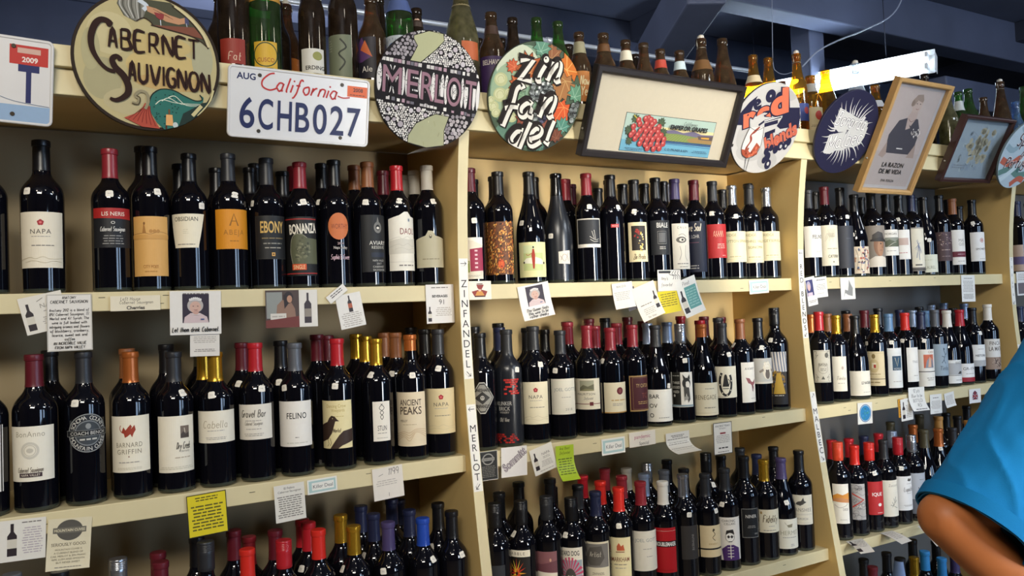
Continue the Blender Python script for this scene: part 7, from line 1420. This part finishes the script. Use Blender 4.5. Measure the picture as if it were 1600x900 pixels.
# three cards on the lower right shelf and one in the middle bay stick out over the lip
def flatcard(s, corners, label, draw):
    z0 = ZS[s]+.0012; A, B = (Vector(onZ(*p, z0)) for p in corners[:2])
    Cc, D = (Vector(onZ(*p, z0-.012)) for p in corners[2:])
    w, h = (B-A).length, ((D-A).length+(Cc-B).length)/2
    c = Can(w*1000, h*1000); draw(c); ctr = (A+B+Cc+D)/4
    def fn(x, y, l):
        s_, t = x/w+.5, .5-y/h
        p = A.lerp(B, s_).lerp(D.lerp(Cc, s_), t)-ctr; p.z += .006*math.sin(PI*t)*.6+.0001*l
        return tuple(p)
    o = link('shelf_card', cut_rows(c, 'shelf_card', fn, 6), None, ctr); tag(o, label, 'shelf card', 'cards sticking out from the lower shelves')
fc = lambda c: (c.bg('e2dcd0'), c.W(.1, .1, .6, .5, 6, LG), wineicon(c, -.34, 0, .8))
flatcard(3, [(1321, 846), (1346, 841), (1367, 862), (1345, 865.5)], 'white card sticking out over the lower right shelf, leftmost of three', fc)
flatcard(3, [(1374, 833), (1394, 829), (1425, 845), (1409, 850.5)], 'white card sticking out over the lower right shelf, middle of three', lambda c: (c.bg('e2dcd0'), c.W(0, .1, .7, .6, 6, 'b8b0a6')))
flatcard(3, [(1433, 822), (1446, 819), (1470, 851), (1464, 854)], 'white card sticking out over the lower right shelf, nearest the elbow', lambda c: (c.bg('e6e2d8'), c.W(0, -.3, .7, .2, 2, LG)))
flatcard(3, [(1229, 862), (1254, 857.5), (1262, 866), (1236, 876)], 'white card lying over the lip at the right end of the middle bay lower shelf', lambda c: (c.bg('e6e0d2'), c.W(.1, 0, .6, .4, 3, LG), c.R(-.3, 0, .1, .5, '3a3432')))

# ------------------------------------------------------------------ lettered tapes down the divider edges
def zat(k, px):                                      # height of a pixel on the front edge of divider k
    X = X0+k*BAY+T/2; z = CZ
    for _ in range(20):
        Y = Yd(z); d0 = np.array([X, Y, z-CZ]); zc = d0@_fw; y = 450-FPX*(d0@CU)/zc; z -= (px-y)/(FPX/zc)
    return z
def tape(k, y0, y1, letters, label):
    z1, z0 = zat(k, y0), zat(k, y1); h = z1-z0; w = T-.003; X = X0+k*BAY+T/2; zm = (z0+z1)/2; ym = Yd(zm)
    c = Can(w*1000, h*1000); c.bg('e9e5dc'); n = len(letters); st = c.h/n; fs = min(st*.74, 19)
    for i, ch in enumerate(letters):
        y = c.h/2-(i+.5)*st
        if ch in '<>/\\v^':
            a = {'>': 0, '<': PI, '/': -2.3, '\\': -.85, '^': .8, 'v': -PI/2}[ch]; L = min(8., w*420)
            p = lambda u, v: (u*math.cos(a)-v*math.sin(a), y+u*math.sin(a)+v*math.cos(a))
            c.line([p(-L, 0), p(L, 0)], 1.7, '23211f'); c.line([p(L-5, 4.6), p(L, 0), p(L-5, -4.6)], 1.7, '23211f')
            c.line([p(-L*.9, -5.5), p(L*.7, -6)], .5, '8d8a84')
        elif ch == '-': c.rect(0, y, 5, 1.4, '2b2926')
        elif ch == '~': c.words(0, y, 9, st*.7, 2, '8d8a84')
        elif ch != ' ': c.txt(ch, 0, y, fs, '1d1b1a', w*760)
    fn = lambda u, v, l: (u, Yd(zm+v)-.0006-.0001*l-ym, v)
    o = link('divider_tape', cut_rows(c, 'divider_tape', fn, 14), None, (X, ym, zm)); tag(o, label, 'aisle label', 'lettered tapes on the divider edges')
tape(0, 404, 592, '> ZINFANDEL\\', 'white tape lettered ZINFANDEL down the divider edge with arrows')
tape(0, 632, 768, '< MERLOT/', 'white tape lettered MERLOT down the divider edge with arrows')
tape(1, 390, 528, '< RED-BLENDS/', 'white tape lettered RED BLENDS down the divider edge')
tape(1, 612, 722, '^ MALBEC\\', 'white tape lettered MALBEC down the divider edge')
tape(2, 402, 476, '~ ~ ~ ~~ ~ /', 'white tape with faint small print on the far right divider edge')
tape(2, 538, 566, '^~', 'short white tape with an arrow above the blue shoulder')

# ------------------------------------------------------------------ strip light, conduit and cables behind the top bottles
A = Vector(onY(1462, 98, 2.34)); B = Vector(onZ(1120, 163, A.z)); ax = (B-A).normalized()
if (B-A).length > 2.4: B = A+ax*2.4
Lf = (B-A).length
fx = thing('strip_light', 'bright fluorescent strip light glowing behind the bottles at upper right', 'light fixture', (A+B)/2)
side = Vector((0, 0, 1)).cross(ax).normalized()
if side.y > 0: side = -side                                             # towards the aisle
upv = (Vector((0, 0, 1))*.25+side*.97).normalized(); sd = upv.cross(ax).normalized(); upv = ax.cross(sd)
rot = Matrix((ax, sd, upv)).transposed().to_euler(); fx.rotation_euler = rot
bm = bmesh.new(); hw = .046; n = 2
pr = [(-hw-.018, .022), (-hw, -.004), (-hw*.55, -.03), (hw*.55, -.03), (hw, -.004), (hw+.018, .022), (hw+.015, .024), (hw-.002, .0), (hw*.5, -.004), (-hw*.5, -.004), (-hw+.002, .0), (-hw-.015, .024)]
va = [bm.verts.new((-Lf/2, y, z)) for y, z in pr]; vb = [bm.verts.new((Lf/2, y, z)) for y, z in pr]
for i in range(len(pr)): bm.faces.new((va[i], va[(i+1) % len(pr)], vb[(i+1) % len(pr)], vb[i]))
bm.faces.new(va); bm.faces.new(vb); bmesh.ops.triangulate(bm, faces=[f for f in bm.faces if len(f.verts) > 4]); bm_obj('reflector', bm, mat('e8eaec', .35, 0, .02, 10.), fx)
TUBE = emit('fluorescent_tube', (.72, .86, 1.), 24.)
for y in (-.03, .03):
    bm = bmesh.new(); add_tube(bm, [(-Lf/2+.05, y, .028), (Lf/2-.04, y, .028)], .0125, 14); bm_obj('tube', bm, TUBE, fx)
for s, x in ((-1, -Lf/2+.035), (1, Lf/2-.03)):
    for y in (-.03, .03):
        bm = bmesh.new(); add_box(bm, x-.008, x+.008, y-.014, y+.014, -.004, .05, bev=.003); bm_obj('lampholder', bm, mat('e4e6e8', .4), fx)
bm = bmesh.new(); add_box(bm, -Lf/2-.003, -Lf/2, -hw, hw, -.03, .03, bev=.001); bm_obj('end_plate', bm, mat('d8dadc', .4), fx)
bm = bmesh.new()
for x in (-Lf*.3, Lf*.3): 
    q = fx.rotation_euler.to_matrix().inverted() @ Vector((0, 0, RZ-A.z)); add_tube(bm, [(x, 0, -.02), (x+q.x, q.y, q.z)], .002, 6)
bm_obj('hanger', bm, mat('3a3d48', .4, .6), fx)
pa, pb = Vector(onY(437, 0, 2.42)), Vector(onY(1160, 109, 2.42)); dd = pb-pa; bm = bmesh.new(); add_tube(bm, [pa-dd*.9-pa, dd*1.02], .0085, 12)
for t in (.1, .5, .9): add_tube(bm, [dd*t-Vector((.012, 0, 0)), dd*t+Vector((.012, 0, 0))], .0115, 12)
o = bm_obj('conduit_pipe', bm, mat('c4cad4', .3, .5), None, pa); tag(o, 'thin pale metal conduit running behind the top row of bottles', 'pipe')
def cable(pts, Y, r, label):
    ps = [Vector(onY(x, y, Y+dy)) for x, y, dy in pts]; q = []
    for i in range(len(ps)-1):
        a, b, c_, d_ = ps[max(i-1, 0)], ps[i], ps[i+1], ps[min(i+2, len(ps)-1)]
        for k in range(6):
            t = k/6; q.append(.5*(2*b+(c_-a)*t+(2*a-5*b+4*c_-d_)*t*t+(3*b-a-3*c_+d_)*t**3))
    q.append(ps[-1]); o0 = q[0].copy(); bm = bmesh.new(); add_tube(bm, [p-o0 for p in q], r, 8)
    tag(bm_obj('cable', bm, mat('8d93a4', .5), None, o0), label, 'cable')
cable([(1206, -160, 0), (1206, -30, 0), (1206.5, 30, 0), (1208, 98, 0), (1214, 112, 0), (1226, 116, 0), (1240, 112, 0)], 2.5, .0016, 'thin cable hanging straight from the dark ceiling to a small loop')
cable([(1430, -90, .1), (1415, -20, .1), (1395, 22, .06), (1350, 47, .03), (1310, 63, 0), (1278, 80, 0), (1254, 104, 0)], 2.28, .0033, 'pale cable sweeping in a curve under the dark ceiling')

# ------------------------------------------------------------------ the person at the right edge
SKIN = mat('b0693a', .5, 0, .07, 18., .4); POLO = mat('0f74b0', .85, 0, .05, 500., .2, .12); HAIR = mat('2a211c', .6, 0, .3, 40.); JEAN = mat('232a3c', .85, 0, .15, 200.); SHOE = mat('2a2624', .6)
def capsule(bm, a, b, ra, rb, seg=20, sq=1., rings=6):
    a, b = Vector(a), Vector(b); d = b-a; L = d.length or 1e-4; M_ = d.to_track_quat('Z', 'Y').to_matrix().to_4x4(); M_.translation = a
    pr = [(-ra*math.cos(t*PI/2/rings), ra*math.sin(t*PI/2/rings)) for t in range(rings+1)]+[(L+rb*math.sin(t*PI/2/rings), rb*math.cos(t*PI/2/rings)) for t in range(rings+1)]
    R_ = []
    for z, r in pr: R_.append([bm.verts.new(M_ @ Vector((0, 0, z)))] if r < 1e-6 else [bm.verts.new(M_ @ Vector((r*math.cos(k*2*PI/seg), sq*r*math.sin(k*2*PI/seg), z))) for k in range(seg)])
    for P_, Q in zip(R_, R_[1:]):
        for k in range(seg):
            k2 = (k+1) % seg
            bm.faces.new((P_[0], Q[k], Q[k2]) if len(P_) == 1 else ((P_[k], P_[k2], Q[0]) if len(Q) == 1 else (P_[k], P_[k2], Q[k2], Q[k])))
def blob(bm, c_, r): 
    bmesh.ops.create_uvsphere(bm, u_segments=24, v_segments=16, radius=1, matrix=Matrix.Translation(c_) @ Matrix.Diagonal((*r, 1)))
def remeshed(bm, vox, smooth, name):
    me = bpy.data.meshes.new(name); bm.to_mesh(me); bm.free(); o = bpy.data.objects.new(name, me); COL.objects.link(o)
    m1 = o.modifiers.new('r', 'REMESH'); m1.mode = 'VOXEL'; m1.voxel_size = vox; m2 = o.modifiers.new('s', 'SMOOTH'); m2.iterations = smooth; m2.factor = .5
    dg = bpy.context.evaluated_depsgraph_get(); out = bpy.data.meshes.new_from_object(o.evaluated_get(dg)); bpy.data.objects.remove(o); bpy.data.meshes.remove(me)
    out.name = name; out.polygons.foreach_set('use_smooth', [True]*len(out.polygons)); return out
# joints: the near (right) arm from the photo, the rest built round it
EL = Vector(atd(1476, 808, 1.365)); PE = Vector(atd(1545, 775, 1.385)); SH = Vector(atd(1668, 592, 1.44)); WR = Vector(atd(1655, 965, 1.42))
SHS = Vector(atd(1668, 580, 1.45)); HEM = Vector(atd(1520, 826, 1.37)); UPA = (HEM-SHS).normalized()
BASE = Vector(atd(1770, 780, 1.53)); BASE.z = 0
F = Vector((CR[0], CR[1], 0)).normalized(); F = Vector((0, 1, 0)); S_ = Vector((F.y, -F.x, 0))   # facing, right-hand side
if (SH-BASE).dot(S_) < 0: S_ = -S_
zsh = SH.z
pt = lambda f, s, z: BASE+F*f+S_*s+Vector((0, 0, z))
person = thing('person', 'person in a bright blue polo shirt, bent elbow out, at the right edge', 'person', BASE)
bm = bmesh.new()
capsule(bm, pt(0, 0, .95), pt(-.02, 0, 1.2), .122, .122, sq=1.); capsule(bm, pt(0, -.07, .93), pt(0, .07, .93), .12, .12); capsule(bm, pt(-.02, -.09, zsh-.11), pt(-.02, .09, zsh-.11), .105, .105); capsule(bm, pt(-.02, -.14, zsh-.045), pt(-.02, .14, zsh-.045), .05, .05)
capsule(bm, pt(-.01, 0, zsh), pt(.03, 0, zsh+.12), .058, .054)
HC = pt(.055, 0, zsh+.215); blob(bm, HC, (.078, .078, .115)); capsule(bm, HC+F*.02-Vector((0, 0, .05)), HC+F*.045-Vector((0, 0, .085)), .055, .04)
capsule(bm, HC+F*.075+Vector((0, 0, .012)), HC+F*.097-Vector((0, 0, .02)), .009, .014)
for s in (-1, 1): blob(bm, HC+S_*s*.078-F*.005-Vector((0, 0, .01)), (.014, .014, .03)); blob(bm, HC+F*.067+S_*s*.03+Vector((0, 0, .012)), (.012, .012, .01))
capsule(bm, HC+F*.068-S_*.02-Vector((0, 0, .052)), HC+F*.068+S_*.02-Vector((0, 0, .052)), .009, .009)
capsule(bm, SH-Vector((0, 0, .02)), PE, .05, .049); capsule(bm, PE, EL, .05, .042); capsule(bm, EL, EL.lerp(WR, .4), .043, .047); capsule(bm, EL.lerp(WR, .4), WR, .047, .029)
SL = pt(-.02, -.2, zsh-.03); EL2 = pt(-.05, -.27, zsh-.33); WR2 = pt(.14, -.2, zsh-.46)
capsule(bm, SL, EL2, .05, .042); capsule(bm, EL2, WR2, .044, .028)
def hand(bm, w, d, side, up):
    d, side = d.normalized(), side.normalized(); pal = w+d*.05
    for k in range(5): capsule(bm, w+side*(k-2)*.009, w+d*.085+side*(k-2)*.0175, .016, .012, 10)
    for k, l in enumerate((.062, .075, .08, .073, )):
        p0 = w+d*.088+side*(k-1.5)*.021; p1 = p0+d*l*.5-up*.008; p2 = p1+d*l*.3-up*.022; p3 = p2+d*l*.16-up*.02
        capsule(bm, p0, p1, .0095, .009, 10); capsule(bm, p1, p2, .009, .0085, 10); capsule(bm, p2, p3, .0085, .0075, 10)
    t0 = w+d*.025-side*.036; t1 = t0+d*.03-side*.026-up*.006; t2 = t1+d*.034-side*.006-up*.008; capsule(bm, t0, t1, .0125, .011, 10); capsule(bm, t1, t2, .011, .009, 10)
hand(bm, WR, (WR-EL), Vector((0, 0, 1)).cross(WR-EL), Vector((0, 0, 1)))
hand(bm, WR2, (WR2-EL2), Vector((0, 0, 1)).cross(WR2-EL2), Vector((0, 0, 1)))
for s in (-1, 1):
    capsule(bm, pt(0, s*.09, .92), pt(.02, s*.1, .5), .085, .058); capsule(bm, pt(.02, s*.1, .5), pt(-.01, s*.1, .1), .055, .038); capsule(bm, pt(-.03, s*.1, .04), pt(.15, s*.11, .032), .038, .03)
me = remeshed(bm, .0055, 6, 'body')
for v in me.vertices: v.co -= BASE
me.materials.append(SKIN); body = link('body', me, person)
# the polo: torso and two sleeves, opened at the hem, neck and cuffs
bm = bmesh.new()
capsule(bm, pt(-.01, -.05, .84), pt(-.01, -.05, zsh-.2), .152, .15); capsule(bm, pt(-.01, .05, .84), pt(-.01, .05, zsh-.2), .152, .15); capsule(bm, pt(-.03, -.1, zsh-.12), pt(-.03, .1, zsh-.12), .14, .14); capsule(bm, pt(-.02, -.16, zsh-.03), pt(-.02, .16, zsh-.03), .075, .075); capsule(bm, pt(-.015, 0, zsh-.03), pt(.01, 0, zsh+.03), .09, .075)
TIP = HEM+UPA*.05; capsule(bm, SHS, SHS.lerp(TIP, .5), .084, .088); capsule(bm, SHS.lerp(TIP, .5), TIP, .088, .094); capsule(bm, pt(-.03, .1, zsh-.1), SH, .11, .085)
UP2 = (EL2-SL).normalized(); TIP2 = SL+UP2*.24; capsule(bm, SL, TIP2, .078, .082); capsule(bm, pt(-.03, -.1, zsh-.1), SL, .11, .08)
def fold(a, b, r0, r1): capsule(bm, a, b, r0, r1, 10)
off = (UPA.cross(Vector(_fw))).normalized(); toc = -Vector(_fw)
if off.z < 0: off = -off
for t0, t1, o0, o1, r in ((.05, .35, .6, .15, .012), (.15, .5, .85, .45, .011), (.2, .62, .2, -.35, .012), (.4, .78, .55, .05, .010), (.02, .3, .1, -.4, .013), (.5, .86, -.1, -.5, .010)):
    p0 = SHS.lerp(TIP, t0)+toc*.08*math.sqrt(max(0, 1-o0*o0))+off*.084*o0; p1 = SHS.lerp(TIP, t1)+toc*.083*math.sqrt(max(0, 1-o1*o1))+off*.086*o1; fold(p0, p1, r, r*.5)
me = remeshed(bm, .006, 8, 'polo_shirt'); bm = bmesh.new(); bm.from_mesh(me)
from mathutils import noise
for v in bm.verts:
    q = v.co-SHS; q = Vector((q.dot(UPA)*7, q.dot(off)*16+q.dot(UPA)*9, q.dot(toc)*12)); n_ = noise.noise(q)
    v.co += v.normal*(.0055*(1-abs(n_))**5-.001+.0018*noise.noise(q*2.3))
def cutplane(bm, co, no, lim):
    g = [f for f in bm.faces if lim(f.calc_center_median())]; g = list({e for f in g for e in f.edges})+list({v for f in g for v in f.verts})+g
    r = bmesh.ops.bisect_plane(bm, geom=g, plane_co=co, plane_no=no, clear_outer=False)
    kill = [f for f in bm.faces if (f.calc_center_median()-Vector(co)).dot(Vector(no)) > 0 and lim(f.calc_center_median())]
    bmesh.ops.delete(bm, geom=kill, context='FACES')
cutplane(bm, HEM, UPA, lambda p: (p-HEM).length < .2 and (p-SH).length > .12 and (p-HEM).dot(S_) > -.12)
H2 = SL+UP2*.2; cutplane(bm, H2, UP2, lambda p: (p-H2).length < .17 and (p-H2).dot(S_) < .1)
cutplane(bm, pt(0, 0, .82), (0, 0, -1), lambda p: True)
cutplane(bm, pt(.0, 0, zsh+.055), (0, 0, 1), lambda p: math.hypot(p.x-BASE.x, p.y-BASE.y) < .105)
bmesh.ops.solidify(bm, geom=bm.faces[:], thickness=.002)
for v in bm.verts: v.co -= BASE
bm.to_mesh(me); bm.free(); me.polygons.foreach_set('use_smooth', [True]*len(me.polygons)); me.materials.clear(); me.materials.append(POLO); shirt = link('polo_shirt', me, person)
# stitched band round the near cuff, collar
def band(c0, ax_, r, w, th, m, name, par):
    bm = bmesh.new(); M_ = ax_.to_track_quat('Z', 'Y').to_matrix().to_4x4(); M_.translation = c0
    pr = [(-w/2, r), (-w/2, r+th), (w/2, r+th), (w/2, r)]; R_ = [[bm.verts.new(M_ @ Vector((q*math.cos(k*PI/20), q*math.sin(k*PI/20), z))) for k in range(40)] for z, q in pr]
    for P_, Q in zip(R_, R_[1:]+R_[:1]):
        for k in range(40): bm.faces.new((P_[k], P_[(k+1) % 40], Q[(k+1) % 40], Q[k]))
    for v in bm.verts: v.co -= BASE
    return bm_obj(name, bm, m, par, smooth=True, sharp=40)
band(HEM-UPA*.013, UPA, .0945, .026, .0035, POLO, 'sleeve_cuff', shirt)
band(pt(.01, 0, zsh+.055), Vector((.1*F.x, .1*F.y, 1)), .062, .04, .006, POLO, 'collar', shirt)
bm = bmesh.new(); blob(bm, HC-F*.012+Vector((0, 0, .02)), (.086, .086, .112))
bmesh.ops.bisect_plane(bm, geom=bm.verts[:]+bm.edges[:]+bm.faces[:], plane_co=HC+F*.035, plane_no=F-Vector((0, 0, .75)), clear_outer=True)
for v in bm.verts: v.co -= BASE
bm_obj('hair', bm, HAIR, person, smooth=True)
bm = bmesh.new()
capsule(bm, pt(0, -.06, .9), pt(0, .06, .9), .142, .142)
for s in (-1, 1): capsule(bm, pt(0, s*.09, .9), pt(.02, s*.1, .5), .1, .077); capsule(bm, pt(.02, s*.1, .5), pt(-.01, s*.1, .1), .077, .06)
me = remeshed(bm, .008, 5, 'jeans')
for v in me.vertices: v.co -= BASE
me.materials.append(JEAN); link('jeans', me, person)
for s in (-1, 1):
    bm = bmesh.new(); capsule(bm, pt(-.035, s*.1, .048), pt(.16, s*.112, .04), .047, .04, sq=.95); 
    for v in bm.verts: v.co.z = max(v.co.z, .001); v.co -= BASE
    bm_obj('shoe', bm, SHOE, person, smooth=True)
